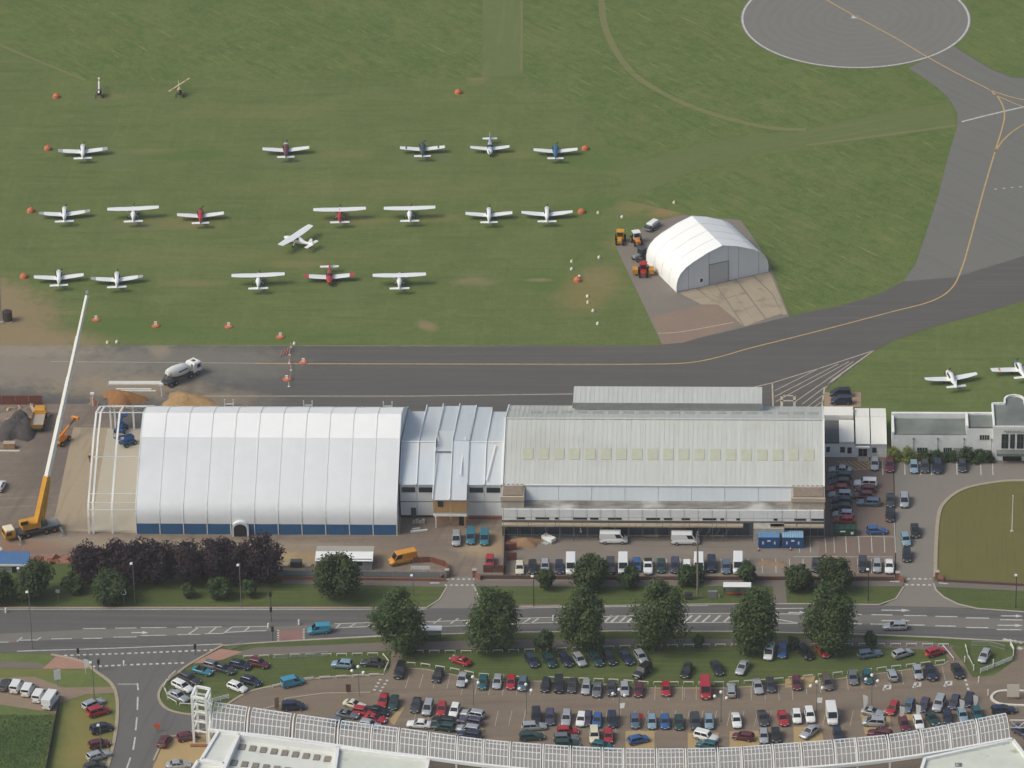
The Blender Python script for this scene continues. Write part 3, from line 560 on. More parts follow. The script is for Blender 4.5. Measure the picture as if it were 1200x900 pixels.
# ---- white fabric hangar with blue skirt
TX0, TX1, TY0, TY1 = -68.7, -19.3, -59.5, -19.0
BAY = (TX1-TX0)/11
def tent_profile(D, d1, h1, hr, e0):
    f = [(0, 0), (0, e0), (.12, e0+1.4), (.5, e0+2.6), (1.4, e0+3.7), (3.2, e0+4.6), (d1, h1), (D/2, hr)]
    return f + [(D-a, b) for a, b in f[-2::-1]]
prof = tent_profile(40.5, 14.3, 13.0, 15.0, 2.3)
th = thing('fabric_hangar', 'long white fabric hangar with blue skirt along its wall', 'hangar')
def sweep(mb, pts, x0, x1, th_=.06, y0=TY0):
    n = len(pts); vs = [(x0, y0+a, b) for a, b in pts] + [(x1, y0+a, b) for a, b in pts]
    mb.add(vs, [(i, i+n, i+n+1, i+1)[::-1] for i in range(n-1)], 0, n > 3)
def sag(pts, x0, x1, y0, mb, mi=0, bulge=.03, smooth=True):
    """fabric panel between two ribs, bellying slightly out of the rib line"""
    cols_ = 6; n = len(pts); vs = []
    for k in range(cols_+1):
        t = k/cols_; s = bulge*(1-(2*t-1)**2)
        for i, (a, b) in enumerate(pts):
            p0 = pts[max(i-1, 0)]; p1 = pts[min(i+1, n-1)]; dy, dz = p1[0]-p0[0], p1[1]-p0[1]; L = math.hypot(dy, dz)
            vs.append((x0+(x1-x0)*t, y0+a-dz/L*s, b+dy/L*s))
    mb.add(vs, [(k*n+i, (k+1)*n+i, (k+1)*n+i+1, k*n+i+1) for k in range(cols_) for i in range(n-1)], mi, smooth)
for k in range(11):
    x0 = TX0+k*BAY+.1; x1 = TX0+(k+1)*BAY-.1
    mb = MB(); sag(prof[0:2], x0, x1, TY0, mb, 0, .04, False); mb.build('skirt_panel', Blue_skirt, th)
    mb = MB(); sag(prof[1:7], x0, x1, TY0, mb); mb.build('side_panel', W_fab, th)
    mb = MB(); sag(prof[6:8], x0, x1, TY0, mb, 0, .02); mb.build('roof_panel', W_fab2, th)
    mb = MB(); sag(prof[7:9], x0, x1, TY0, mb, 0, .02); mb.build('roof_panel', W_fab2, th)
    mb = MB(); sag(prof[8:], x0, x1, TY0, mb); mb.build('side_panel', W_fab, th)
def rib(pts, x, w, h, name, m, parent, y0=TY0):
    mb = MB(); n = len(pts)
    for i in range(n-1): mb.bar((x, y0+pts[i][0], pts[i][1]), (x, y0+pts[i+1][0], pts[i+1][1]), w, h, up=(1, 0, 0))
    return mb.build(name, m, parent)
for k in range(12): rib(prof, TX0+k*BAY, .14, .16, 'rib', W_steel, th)
for x in (TX0+.02, TX1-.02):
    mb = MB(); vs = [(x, TY0+a+(.05 if a < 20 else -.05), b-.02) for a, b in prof]; mb.add(vs, [list(range(len(vs)))])
    mb.build('end_wall', W_fab, th)
# arched entrance porch
pd = G(282.5, 626); px_ = pd.x
mb = MB(); N = 10; o1 = [(px_-1.55, 0), (px_-1.55, 1.9)]+[(px_-1.55*math.cos(math.pi*i/N), 1.9+1.25*math.sin(math.pi*i/N)) for i in range(1, N)]+[(px_+1.55, 1.9), (px_+1.55, 0)]
i1 = [(px_+(a-px_)*.8, b*.87) for a, b in o1]; n = len(o1)
vs = [(a, TY0-.9, b) for a, b in o1]+[(a, TY0-.9, b) for a, b in i1]+[(a, TY0+.1, b) for a, b in o1]
mb.add(vs, [(i, i+1, n+i+1, n+i) for i in range(n-1)]+[(i, 2*n+i, 2*n+i+1, i+1) for i in range(n-1)]); mb.build('porch', W_fab, th)
mb = MB(); mb.add([(a, TY0-.86, b) for a, b in i1], [list(range(n))]); mb.build('doorway', Dark, th)

# ---- bare steel portal frames of the unfinished bays
fr = thing('unfinished_hangar_bays', 'bare white steel portal frames of unfinished hangar bays', 'frame')
for x in (TX0-2*BAY, TX0-2*BAY+.85, TX0-BAY): rib(prof, x, .3, .34, 'portal_frame', W_steel, fr)
for i in (3, 4, 5, 6, 7, 8, 10):
    a, b = prof[i]
    if i == 6: a, b = 9, 11.6
    mb = MB(); mb.bar((TX0-2*BAY, TY0+a, b), (TX0, TY0+a, b), .14); mb.build('purlin', W_steel, fr)
for s in (0, 1):
    mb = MB(); a, b = prof[7], prof[8]; xa, xb = (TX0-2*BAY, TX0-BAY) if s == 0 else (TX0-BAY, TX0)
    mb.bar((xa, TY0+a[0], a[1]), (xb, TY0+b[0], b[1]), .08); mb.bar((xb, TY0+a[0], a[1]), (xa, TY0+b[0], b[1]), .08); mb.build('brace', Galv, fr)

# ---- small white fabric hangar in the field
A = G(793, 343); B = G(900, 319); wv = (B-A); Wd = wv.length; rz = math.atan2(wv.y, wv.x); Dp = 14.6
sh = thing('small_fabric_hangar', 'small white fabric hangar standing on its own concrete apron in the grass', 'hangar', (A.x, A.y, 0), rz)
sp = [(0, 0), (.02, 1.8), (.3, 3.0), (.95, 4.2), (2.1, 5.25), (3.6, 6.1), (7.0, 7.55), (Wd/2, 8.5)]; sp = sp+[(Wd-a, b) for a, b in sp[-2::-1]]
def sag_y(pts, y0, y1, mb, bulge=.025):
    cols_ = 6; n = len(pts); vs = []
    for k in range(cols_+1):
        t = k/cols_; s = bulge*(1-(2*t-1)**2)
        for i, (a, b) in enumerate(pts):
            p0 = pts[max(i-1, 0)]; p1 = pts[min(i+1, n-1)]; dx, dz = p1[0]-p0[0], p1[1]-p0[1]; L = math.hypot(dx, dz)
            vs.append((a-dz/L*s, y0+(y1-y0)*t, b+dx/L*s))
    mb.add(vs, [(k*n+i, k*n+i+1, (k+1)*n+i+1, (k+1)*n+i) for k in range(cols_) for i in range(n-1)], 0, True)
for k in range(4):
    y0, y1 = k*Dp/4+.05, (k+1)*Dp/4-.05
    for part in (sp[0:6], sp[5:8], sp[7:10], sp[9:]):
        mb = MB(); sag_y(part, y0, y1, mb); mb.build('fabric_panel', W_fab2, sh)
for k in range(5):
    mb = MB()
    for i in range(len(sp)-1): mb.bar((sp[i][0], k*Dp/4, sp[i][1]), (sp[i+1][0], k*Dp/4, sp[i+1][1]), .12, .12, up=(0, 1, 0))
    mb.build('rib', W_steel, sh)
edges = [0, .13*Wd, .355*Wd, .565*Wd, .68*Wd, .90*Wd, Wd]
def hgt(x):
    for i in range(len(sp)-1):
        if sp[i][0] <= x <= sp[i+1][0] and sp[i+1][0] > sp[i][0]: return sp[i][1]+(sp[i+1][1]-sp[i][1])*(x-sp[i][0])/(sp[i+1][0]-sp[i][0])
    return 0
for y, nm in ((.1, 'f'), (Dp-.1, 'b')):
    for i in range(6):
        x0, x1 = edges[i]+.03, edges[i+1]-.03
        top = [(x, hgt(x)) for x in [x0]+[p[0] for p in sp if x0 < p[0] < x1]+[x1]]
        z0 = 4.75 if (i == 2 and nm == 'f') else .05
        pts2 = [(x0, z0), (x1, z0)]+top[::-1]
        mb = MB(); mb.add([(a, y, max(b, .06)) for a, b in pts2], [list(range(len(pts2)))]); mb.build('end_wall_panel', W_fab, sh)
mb = MB(); mb.box(edges[2]+.1, edges[3]-.1, .02, .12, .03, 4.65); dr = mb.build('roller_door', mat('grey_roller_door', srgb(186, 188, 188), .6, c2=srgb(176, 178, 178), scale=2, stretch=(.1, .1, 3)), sh)
mb = MB(); mb.box(edges[2]-.05, edges[2]+.12, -.02, .06, .03, 4.75); mb.box(edges[3]-.12, edges[3]+.1, -.02, .06, .03, 4.75); mb.box(edges[2]+.12, edges[3]-.12, -.02, .06, 4.6, 4.75); mb.build('door_frame', Galv, sh)
mb = MB(); mb.box(.245*Wd, .245*Wd+1.0, .02, .1, .03, 2.15); dd = mb.build('side_door', W_steel, sh)
mb = MB(); mb.box(.245*Wd+.25, .245*Wd+.8, -.01, .03, 1.2, 1.95); mb.build('door_window', Dark, dd)

# ---- middle building with blue-white sheet roof
MX0, MX1, MY = -19.0, .3, -52.8
mbd = thing('sheet_roof_building', 'building with blue white sheet roof and timber clad entrance between the two hangars', 'building')
bw = (MX1-MX0)/6
def slope(mb, x0, x1, prof_, t=.12):
    n = len(prof_)
    vs = [(x0, a, b) for a, b in prof_]+[(x1, a, b) for a, b in prof_]+[(x0, a, b-t) for a, b in prof_]+[(x1, a, b-t) for a, b in prof_]
    f = [(i, n+i, n+i+1, i+1) for i in range(n-1)]+[(2*n+i+1, 3*n+i+1, 3*n+i, 2*n+i) for i in range(n-1)]
    f += [(0, 2*n, 3*n, n), (n-1, 2*n-1, 4*n-1, 3*n-1)]+[(i, i+1, 2*n+i+1, 2*n+i) for i in range(n-1)]+[(n+i+1, n+i, 3*n+i, 3*n+i+1) for i in range(n-1)]
    mb.add(vs, f)
RIDGE = (MY+9.3, 11.2)
def back_z(y): return 11.2-(y-RIDGE[0])*.255
for k in range(6):
    x0, x1 = MX0+k*bw+.04, MX0+(k+1)*bw-.04; ctr = k in (2, 3)
    ye = MY-4.0 if ctr else MY-.25
    ze = 6.2 if ctr else 7.35
    yb = MY+31.6+(3.4 if 1 <= k <= 4 else 0); dz = .35 if ctr else 0
    if k == 2:
        mb = MB(); slope(mb, x0, x1, [(ye, ze), (RIDGE[0]-1.5, 10.2)]); mb.build('roof_sheet', RoofB, mbd)
        mb = MB(); slope(mb, x0, x1, [(RIDGE[0]-2.2, 10.55), (RIDGE[0]+6.5, back_z(RIDGE[0]+6.5)+.5)]); mb.build('roof_sheet', mat('grey_roof_sheet', srgb(194, 200, 202), .5, var=.02, scale=.6), mbd)
        mb = MB(); slope(mb, x0, x1, [(RIDGE[0]+6.3, back_z(RIDGE[0]+6.3)+.2), (yb, back_z(yb)+.2)]); mb.build('roof_sheet', RoofB, mbd)
    else:
        mb = MB(); slope(mb, x0, x1, [(ye, ze), (RIDGE[0]-.06, RIDGE[1]-.02+dz)]); mb.build('roof_sheet', RoofB, mbd)
        mb = MB(); slope(mb, x0, x1, [(RIDGE[0]+.06, RIDGE[1]+dz), (yb, back_z(yb)+dz)]); mb.build('roof_sheet', RoofB, mbd)
    if not ctr:
        mb = MB(); mb.box(x0, x1, MY+.05, MY+.25, 3.55, 7.2); wp = mb.build('wall_panel', PaleW, mbd)
        mb = MB(); mb.box(x0+.3, x1-.25, MY-.02, MY+.08, 5.55, 6.6); mb.build('window', DGlass, mbd)
        mb = MB(); mb.box(x0, x1, MY+.05, MY+.25, .5, 3.35); mb.build('wall_panel', PaleW, mbd)
        mb = MB(); mb.box(x0, x1, MY+.12, MY+.24, 3.36, 3.54); mb.box(x0, x1, MY+.12, MY+.24, .02, .49); mb.build('rail', Dark, mbd)
    else:
        for j in range(7):
            xa = x0+(x1-x0)*j/7; mb = MB(); mb.box(xa+.02, xa+(x1-x0)/7-.02, MY-3.75, MY-3.6, 3.3, 6.05); mb.build('timber_board', Timber, mbd)
        mb = MB(); mb.box(x0, x1, MY-3.58, MY-3.45, 3.3, 6.05); mb.build('entrance_back_wall', Ply, mbd)
        mb = MB(); mb.box(x0, x1, MY-3.8, MY-3.5, 2.5, 2.95); mb.build('lintel', W_paint, mbd)
        mb = MB(); mb.box(x0+.2, x1-.1, MY-2.9, MY-2.75, .05, 2.5); mb.build('plywood_wall', Ply, mbd)
    if k < 6:
        mb = MB(); rp = [(ye, ze+.16), (RIDGE[0], RIDGE[1]+.14+dz), (yb+.4, back_z(yb)+.14+dz)]
        for i in range(2): mb.bar((x0-.04, rp[i][0], rp[i][1]), (x0-.04, rp[i+1][0], rp[i+1][1]), .16, .22)
        mb.build('roof_rib', W_steel, mbd)
mb = MB(); mb.bar((MX1, MY-.25, 7.5), (MX1, RIDGE[0], RIDGE[1]+.14), .16, .2); mb.bar((MX1, RIDGE[0], RIDGE[1]+.14), (MX1, MY+31.6, back_z(MY+31.6)+.14), .16, .2); mb.build('roof_rib', W_steel, mbd)
for x0, x1 in ((MX0, MX0+2*bw), (MX0+4*bw, MX1)): mb = MB(); mb.bar((x0, RIDGE[0], RIDGE[1]+.1), (x1, RIDGE[0], RIDGE[1]+.1), .35, .1); mb.build('ridge_cap', W_steel, mbd)
for xa, za, xb, zb2, ya, yb in ((MX0+3.75*bw, 11.3, MX0+3.55*bw, 8.5, RIDGE[0]+1.5, MY+1), (MX0+5.55*bw, 11.0, MX0+5.1*bw, 7.7, RIDGE[0]-1, MY+.3)): mb = MB(); mb.bar((xa, ya, za+.2), (xb, yb, zb2+.35), .2, .12); mb.build('loose_roof_batten', W_steel, mbd)
mb = MB(); mb.box(MX0+2*bw+.4, MX0+2*bw+.58, MY-3.95, MY-3.7, 0, 2.5); mb.build('entrance_post', W_paint, mbd)
mb = MB(); mb.box(MX0+4*bw-.6, MX0+4*bw-.3, MY-3.95, MY-3.7, 0, 2.5); mb.build('entrance_post', Ply, mbd)
mb = MB(); mb.box(MX0+2.3*bw, MX0+2.6*bw, MY-3.85, MY-3.74, 4.6, 5.8); mb.build('window', DGlass, mbd)
mb = MB(); mb.box(MX0+3.5*bw, MX0+3.85*bw, MY-2.98, MY-2.85, .05, 2.2); mb.build('door', Dark, mbd)
mb = MB(); mb.box(MX0+.62*bw, MX0+.92*bw, MY-.06, MY+.1, .05, 2.15); mb.build('door', mat('grey_green_door', srgb(72, 78, 76), .6), mbd)
mb = MB(); mb.box(MX0+.1, MX1-.1, MY+.3, MY+30, 0, 4.2, faces='tnsew'); mb.build('building_core', PaleW, mbd)
mb = MB(); mb.box(MX0+4*bw, MX1-.05, MY-.5, MY+0, 0, .5); mb.build('plinth', BrickR, mbd)

# ---- large metal roofed hangar
HX0, HX1, HY = .6, 61.2, -60.0
hg = thing('large_hangar', 'large hangar with pale ribbed metal roof and a line of square rooflights', 'hangar')
AD = 5.2; EZ = 8.75; RY = HY+AD+15.1; RZ = 14.35; BY = RY+15.1
mb = MB(); slope(mb, HX0, HX1, [(HY+AD-.3, EZ-.1), (RY, RZ)], .2); rf = mb.build('roof', RoofM, hg)
mb = MB(); slope(mb, HX0, HX1, [(RY+.03, RZ), (BY+.4, EZ-.15)], .2); rb = mb.build('roof', RoofM, hg)
sl = (RZ-EZ)/15.1
mb = MB()
for i in range(67):
    x = HX0+.45+i*.905
    mb.bar((x, HY+AD-.5, EZ-.16), (x, RY, RZ+.02), .08, .04); 
mb.build('roof_seam', RoofM, rf)
mb = MB()
for i in range(67):
    x = HX0+.45+i*.905
    mb.bar((x, RY, RZ+.03), (x, BY+.4, EZ-.12), .08, .05)
mb.build('roof_seam', RoofM, rb)
mb = MB(); mb.bar((HX0, RY, RZ+.06), (HX1, RY, RZ+.06), .5, .09); mb.build('ridge_cap', RoofM, hg)
mb = MB(); mb.bar((HX0, HY+AD-.38, EZ-.15), (HX1, HY+AD-.38, EZ-.15), .22, .2); mb.build('gutter', W_steel, hg)
for i in range(19):
    x = HX0+3.6+i*2.955
    mb = MB(); s0, s1 = .365, .535
    ya, yb = HY+AD+15.1*s0, HY+AD+15.1*s1
    slope(mb, x, x+1.95, [(ya, EZ+sl*(ya-HY-AD)+.1), (yb, EZ+sl*(yb-HY-AD)+.1)], .1); mb.build('rooflight', RLight, rf)
    mb = MB(); ya, yb = RY+6.2, RY+8.6
    slope(mb, x+1.0, x+2.9, [(ya, RZ-sl*(ya-RY)+.1), (yb, RZ-sl*(yb-RY)+.1)], .1); mb.build('rooflight', RLight2, rb)
for x in (HX0, HX1):   # gable verge trims
    mb = MB(); mb.bar((x, HY+AD-.5, EZ-.1), (x, RY, RZ+.08), .25, .3); mb.bar((x, RY, RZ+.08), (x, BY+.4, EZ-.1), .25, .3); mb.build('verge_trim', W_steel, hg)
mb = MB(); pr = [(HY+AD, 0), (BY, 0), (BY, EZ-.25), (RY, RZ-.3), (HY+AD, EZ-.35)]; mb.profile(pr, HX0+.15, HX1-.15); mb.build('hangar_wall', RoofB2, hg)
for i in range(8):
    xa = HX0+4.3+i*(HX1-HX0-10.4)/8; mb = MB(); slope(mb, xa+.03, xa+(HX1-HX0-10.4)/8-.03, [(HY+AD-1.5, 5.98), (HY+AD-.3, EZ-.35)], .08); mb.build('clerestory_panel', RoofB2, hg)
# rear raised canopy
rc = thing('raised_rear_roof', 'raised flat roof box on the far side of the large hangar', 'roof')
mb = MB(); mb.box(G(671, 480, 12).x, G(893, 480, 12).x, HY+30.5, HY+37.2, 11.3, 12.1); mb.build('roof_deck', RoofM, rc)
mb = MB(); x0, x1 = G(671, 480, 12).x, G(893, 480, 12).x; mb.box(x0-.12, x1+.12, HY+30.38, HY+30.5, 11.0, 12.18); mb.build('fascia', Galv, rc)
mb = MB(); mb.box(x0+.2, x1-.2, HY+30.7, HY+37.0, 0, 11.28, faces='nsew'); mb.build('wall', RoofB2, rc)
mb = MB()
for i in range(int((x1-x0)/.9)): mb.bar((x0+.4+i*.9, HY+30.6, 12.12), (x0+.4+i*.9, HY+37.2, 12.12), .09, .05)
mb.build('roof_seam', RoofM, rc)
# front annex
an = thing('hangar_annex', 'low flat roofed annex with stained roof below the large hangar', 'building')
mb = MB(); mb.box(HX0+.1, HX1-.1, HY+.25, HY+AD-.15, 5.7, 5.95); mb.build('flat_roof', Felt, an)
for i in range(23):
    xa = HX0+.05+i*(HX1-HX0-.1)/23; mb = MB(); mb.box(xa+.015, xa+(HX1-HX0-.1)/23-.015, HY, HY+.24, 3.75, 6.12); mb.build('parapet_panel', mat('annex_white_panel', srgb(236, 238, 237), .8, c2=srgb(222, 225, 224), scale=.8), an)
rw = random.Random(3)
for i in range(17):
    if i in (6, 13): continue
    xa = HX0+3.0+i*3.45+rw.uniform(-.4, .4); mb = MB(); w_ = rw.choice((.7, 1.6, 2.2, 2.6)); mb.box(xa, xa+w_, HY-.05, HY+.03, 3.95, 4.4); mb.build('window', DGlass, an)
mb = MB(); mb.box(HX0, HX1-.1, HY+.5, HY+AD-.2, 0, 3.75, faces='tnsew'); mb.build('ground_floor', mat('dark_blue_shopfront', srgb(98, 104, 110), .7, c2=srgb(72, 78, 84), scale=.5), an)
for i in range(24):
    xa = HX0+1.0+i*2.55
    if i in (12, 18, 19): continue
    mb = MB(); mb.box(xa, xa+2.2, HY+.38, HY+.48, .4, 2.9); mb.build('window', mat('blue_glazing', srgb(52, 66, 82), .15), an)
mb = MB(); mb.box(G(883, 610, 3.5).x, G(919, 610, 3.5).x, HY-1.9, HY+.45, 0, 3.3, faces='tsew'); mb.build('entrance_block', mat('stained_render', srgb(190, 186, 178), .9, c2=srgb(150, 143, 134), scale=1.1), an)
def crenel(x0, x1, nm, lab):
    t = thing('brick_parapet_tower', lab, 'tower', group='brick parapet towers')
    mb = MB(); mb.box(x0, x1, HY+AD-4.3, HY+AD-.2, 5.96, 8.3, faces='nsewt'); mb.build('tower_wall', mat('rendered_tower', srgb(190, 178, 162), .9, c2=srgb(172, 160, 144), scale=1.2), t)
    mb = MB(); mb.box(x0+.3, x1-.3, HY+AD-4.0, HY+AD-.4, 8.31, 8.5); mb.build('tower_roof', Brickw, t)
    n = int((x1-x0)/.8)
    for i in range(n): mb = MB(); xa = x0+(x1-x0)*i/n; mb.box(xa+.1, xa+(x1-x0)/n-.2, HY+AD-.45, HY+AD-.21, 8.3, 8.75); mb.build('merlon', Brickw, t)
    mb = MB(); mb.box(x0-.1, x1+.1, HY+AD-4.6, HY+AD-4.3, 7.6, 8.42); mb.build('coping', mat('stone_coping', srgb(186, 172, 152), .9), t)
crenel(HX0-.1, HX0+4.2, 'l', 'short brown brick parapet tower beside the blue white sheet roof')
crenel(HX1-6.1, HX1+.1, 'r', 'wide brown brick parapet tower beside the packed car rows')
# scaffolding
sc = thing('scaffolding', 'tube scaffolding with plank deck along the front of the annex', 'scaffolding')
for i in range(24):
    x = HX0+.4+i*2.62
    if 880 < 600+(x)*6.2 < 915: continue
    mb = MB(); mb.tube((x, HY-1.35, 0), (x, HY-1.35, 7.0), .045, n=6); mb.build('pole', Tube, sc)
    mb = MB(); mb.tube((x, HY-1.35, 3.15), (x, HY-.05, 3.15), .04, n=5); mb.build('bracket', Tube, sc)
for i in range(12):
    xa = HX0+i*(HX1-HX0)/12
    if i == 9: 
        continue
    mb = MB(); mb.box(xa+.03, xa+(HX1-HX0)/12-.03, HY-1.55, HY-.08, 3.2, 3.3); mb.build('plank_deck', Plank, sc)
    mb = MB(); mb.box(xa+.03, xa+(HX1-HX0)/12-.03, HY-1.6, HY-1.56, 3.28, 3.55); mb.build('toe_board', Plank, sc)
for z in (1.4, 4.3, 5.2): mb = MB(); mb.tube((HX0, HY-1.4, z), (HX1, HY-1.4, z), .035, n=5); mb.build('ledger', Tube, sc)
for i in range(4):
    x = HX0+36+i*1.7; mb = MB(); mb.tube((x, HY-1.45, .1), (x+1.7, HY-1.45, 3.0), .035, n=5); mb.build('brace', Tube, sc)

# ---- small white roofed buildings beside the large hangar
sb = thing('white_roof_building', 'small white walled building with cream roof panels and glazed door', 'building')
X0, X1, X2, X3, X4 = 61.5, G(1002, 536).x, G(1020, 536).x, G(1039, 536).x, G(983, 536).x
YF = -28.8
mb = MB(); mb.box(X0, X3, YF, YF+13.5, 0, 3.0, faces='nsew'); mb.build('wall', W_paint, sb)
mb = MB(); mb.box(X0, X4-.05, YF+.1, YF+8.7, 3.0, 3.25); mb.build('roof_panel', FeltD, sb)
mb = MB(); mb.box(X4+.05, X1-.2, YF+.1, YF+8.7, 3.0, 3.4); mb.build('roof_panel', CreamRoof, sb)
mb = MB(); mb.box(X0, X1-.3, YF+9.1, YF+12.6, 3.0, 4.2); mb.build('roof_panel', CreamRoof, sb)
for a_, b2 in ((X1+.1, X2-.1), (X2+.1, X3)):
    mb = MB(); slope(mb, a_, b2, [(YF-.2, 3.1), (YF+9.4, 3.7)], .25); mb.build('roof_panel', CreamRoof, sb)
    mb = MB(); slope(mb, a_, b2, [(YF+9.5, 3.7), (YF+13.6, 3.3)], .25); mb.build('roof_panel', CreamRoof, sb)
for x, w_, z0, z1, m_, nm in ((-.2, 0, 0, 0, None, ''),):
    pass
for xa, xb, z0, z1, nm, m_ in ((968, 972.5, 1.2, 2.3, 'window', DGlass), (984.5, 990, 1.1, 2.3, 'window', DGlass), (993, 998, .9, 2.2, 'window', glass_mat('maroon_dark_glass', srgb(60, 36, 40))), (1022, 1027, 1.1, 2.2, 'window', DGlass), (1006, 1011, .05, 2.2, 'door', DGlass), (1011.4, 1016, .05, 2.2, 'door', DGlass), (1003, 1019, 2.45, 2.75, 'canopy', W_steel)):
    mb = MB(); mb.box(G(xa, 536).x, G(xb, 536).x, YF-(.08 if nm != 'canopy' else .9), YF+.02, z0, z1); mb.build(nm, m_, sb)
mb = MB(); mb.box(G(1002, 536).x, G(1019, 536).x, YF-.35, YF-.2, 2.8, 3.05); mb.build('sign_board', mat('grey_sign', srgb(110, 116, 116), .6), sb)
for k in range(3): mb = MB(); mb.box(G(1005, 536).x, G(1018, 536).x, YF-1.6+k*.45, YF-1.15+k*.45-.01, 0, .15+.13*k); mb.build('step', M_kerb, sb)

# ---- terminal with curved parapet
tb = thing('terminal_building', 'white terminal with grey flat roof, curved parapet and lettering over tall windows', 'building')
a0, a1, a2, a3 = G(1045, 535).x, G(1132, 535).x, G(1163, 538).x, G(1263, 540).x
TY = -28.6
D1 = G(1090, 483, 6.0).y-TY; D2 = G(1147, 483, 7.0).y-TY; D3 = G(1170, 472, 7.8).y-TY
mb = MB(); mb.box(a0, a1, TY, TY+D1, 0, 4.9, faces='nsew'); mb.build('wall', W_paint, tb)
mb = MB(); mb.box(a0+.3, a1-.05, TY+.2, TY+D1-.6, 4.5, 4.92); mb.build('roof', FeltG, tb)
def parapet(pts, z0, z1, t=.45, nm='parapet'):
    for i in range(len(pts)-1):
        mb = MB(); (xa, ya), (xb, yb) = pts[i], pts[i+1]
        mb.bar((xa, ya, (z0+z1)/2), (xb, yb, (z0+z1)/2), t, z1-z0); mb.build(nm, W_paint, tb)
parapet([(a0+.2, TY+.1), (a0+.2, TY+D1-.4)], 4.9, 5.5); parapet([(a0, TY+D1-.2), (a1, TY+D1-.2)], 4.6, 6.0, .6); parapet([(a1+.4, TY+D2-.2), (a2, TY+D2-.2)], 6.3, 7.0, .5)
mb = MB(); mb.box(a1, a2, TY-.3, TY+D2, 0, 6.6, faces='nsew'); mb.build('wall', W_paint, tb)
mb = MB(); mb.box(a1+.2, a2-.05, TY+.2, TY+D2-.5, 6.3, 6.62); mb.build('roof', FeltG, tb)
parapet([(a1+.1, TY-.2), (a1+.1, TY+D2-.1)], 5.2, 7.1, .45)
# central block with a round bay on the far side
cx = (G(1185.5, 480).x); rad = 1.9; yb0 = TY+D3
apse = [(cx+rad*math.cos(math.pi*i/14), yb0+rad*.75+rad*1.0*math.sin(math.pi*i/14)) for i in range(15)]
plan = [(a2, TY-1.3), (a3, TY-1.3), (a3, yb0), (cx+rad, yb0)]+apse+[(cx-rad, yb0), (a2, yb0)]
mb = MB(); mb.prism(plan, 0, 7.4); mb.m = [0]*(len(mb.f)-1)+[1]; mb.build('central_block', [W_paint, FeltG], tb)
parapet([(a2+.1, TY-1.2), (a2+.1, yb0), (cx-rad, yb0)]+apse[::-1]+[(cx+rad, yb0), (a3, yb0)], 7.0, 7.8, .36)
parapet([(a2, TY-1.2), (a3, TY-1.2)], 7.0, 7.62, .3, 'front_parapet')
YC = TY-1.3
for xa, xb in ((1173, 1181), (1183, 1188.5), (1191, 1199), (1202, 1207), (1209, 1217)):
    mb = MB(); x0, x1 = G(xa, 540).x, G(xb, 540).x; mb.box(x0, x1, YC-.06, YC+.05, 2.75, 5.9); w_ = mb.build('tall_window', DGlass, tb)
    mb = MB(); mb.box((x0+x1)/2-.04, (x0+x1)/2+.04, YC-.1, YC-.065, 2.75, 5.9); mb.box(x0, (x0+x1)/2-.05, YC-.1, YC-.065, 4.3, 4.37); mb.box((x0+x1)/2+.05, x1, YC-.1, YC-.065, 4.3, 4.37); mb.build('glazing_bar', mat('dark_bar', srgb(86, 92, 92), .5), w_)
mb = MB(); mb.box(G(1167.5, 540).x, G(1222, 540).x, YC-1.7, YC-.02, 1.95, 2.5); mb.build('entrance_canopy', FeltG, tb)
mb = MB(); mb.box(G(1175, 540).x, G(1197, 540).x, YC-.08, YC+.02, .05, 1.9); mb.build('door', Dark, tb)
for xa, xb, z0, z1, m_, y_ in ((1074.5, 1086.5, 1.1, 2.1, DGlass, TY), (1105.5, 1115, 1.1, 2.1, DGlass, TY), (1117, 1126, 1.1, 2.1, glass_mat('pale_blind_glass', srgb(150, 156, 152)), TY), (1146, 1158, .9, 1.9, MATS['pale_blind_glass'], TY-.3), (1147.5, 1158.5, 4.1, 5.1, DGlass, TY-.3)):
    mb = MB(); x0, x1 = G(xa, 536).x, G(xb, 536).x; mb.box(x0, x1, y_-.07, y_+.03, z0, z1); w_ = mb.build('window', m_, tb)
    mb = MB()
    for t in (.25, .5, .75): mb.box(x0+(x1-x0)*t-.03, x0+(x1-x0)*t+.03, y_-.1, y_-.075, z0, z1)
    mb.build('glazing_bar', W_steel, w_)
for x, y_ in ((1069.5, TY), (1098, TY), (1129, TY), (1161, TY-.3)):
    mb = MB(); xw = G(x, 530).x; mb.box(xw-.15, xw+.15, y_-.3, y_-.01, 4.0, 4.35); mb.tube((xw, y_-.1, .2), (xw, y_-.1, 4.0), .05, n=6); mb.build('downpipe', Galv, tb)
cu = bpy.data.curves.new('lettering', 'FONT'); cu.body = 'MARSHALL'; cu.size = 1.0; cu.extrude = .03; cu.align_x = 'CENTER'; cu.space_character = 1.1
to = bpy.data.objects.new('tmp_text', cu); col.objects.link(to); bpy.context.view_layer.update()
me = bpy.data.meshes.new_from_object(to.evaluated_get(bpy.context.evaluated_depsgraph_get())); bpy.data.objects.remove(to)
xs = [v.co.x for v in me.vertices]; kx = (G(1198.5, 520).x-G(1174, 520).x)/(max(xs)-min(xs)); mxx = (max(xs)+min(xs))/2
for v in me.vertices: x_, y_, z_ = v.co; v.co = ((x_-mxx)*kx+(G(1174, 520).x+G(1198.5, 520).x)/2, YC-.1-z_, 6.2+y_*.85)
me.materials.clear(); me.materials.append(mat('grey_letters', srgb(128, 130, 130), .6)); place('sign_lettering', me, tb)

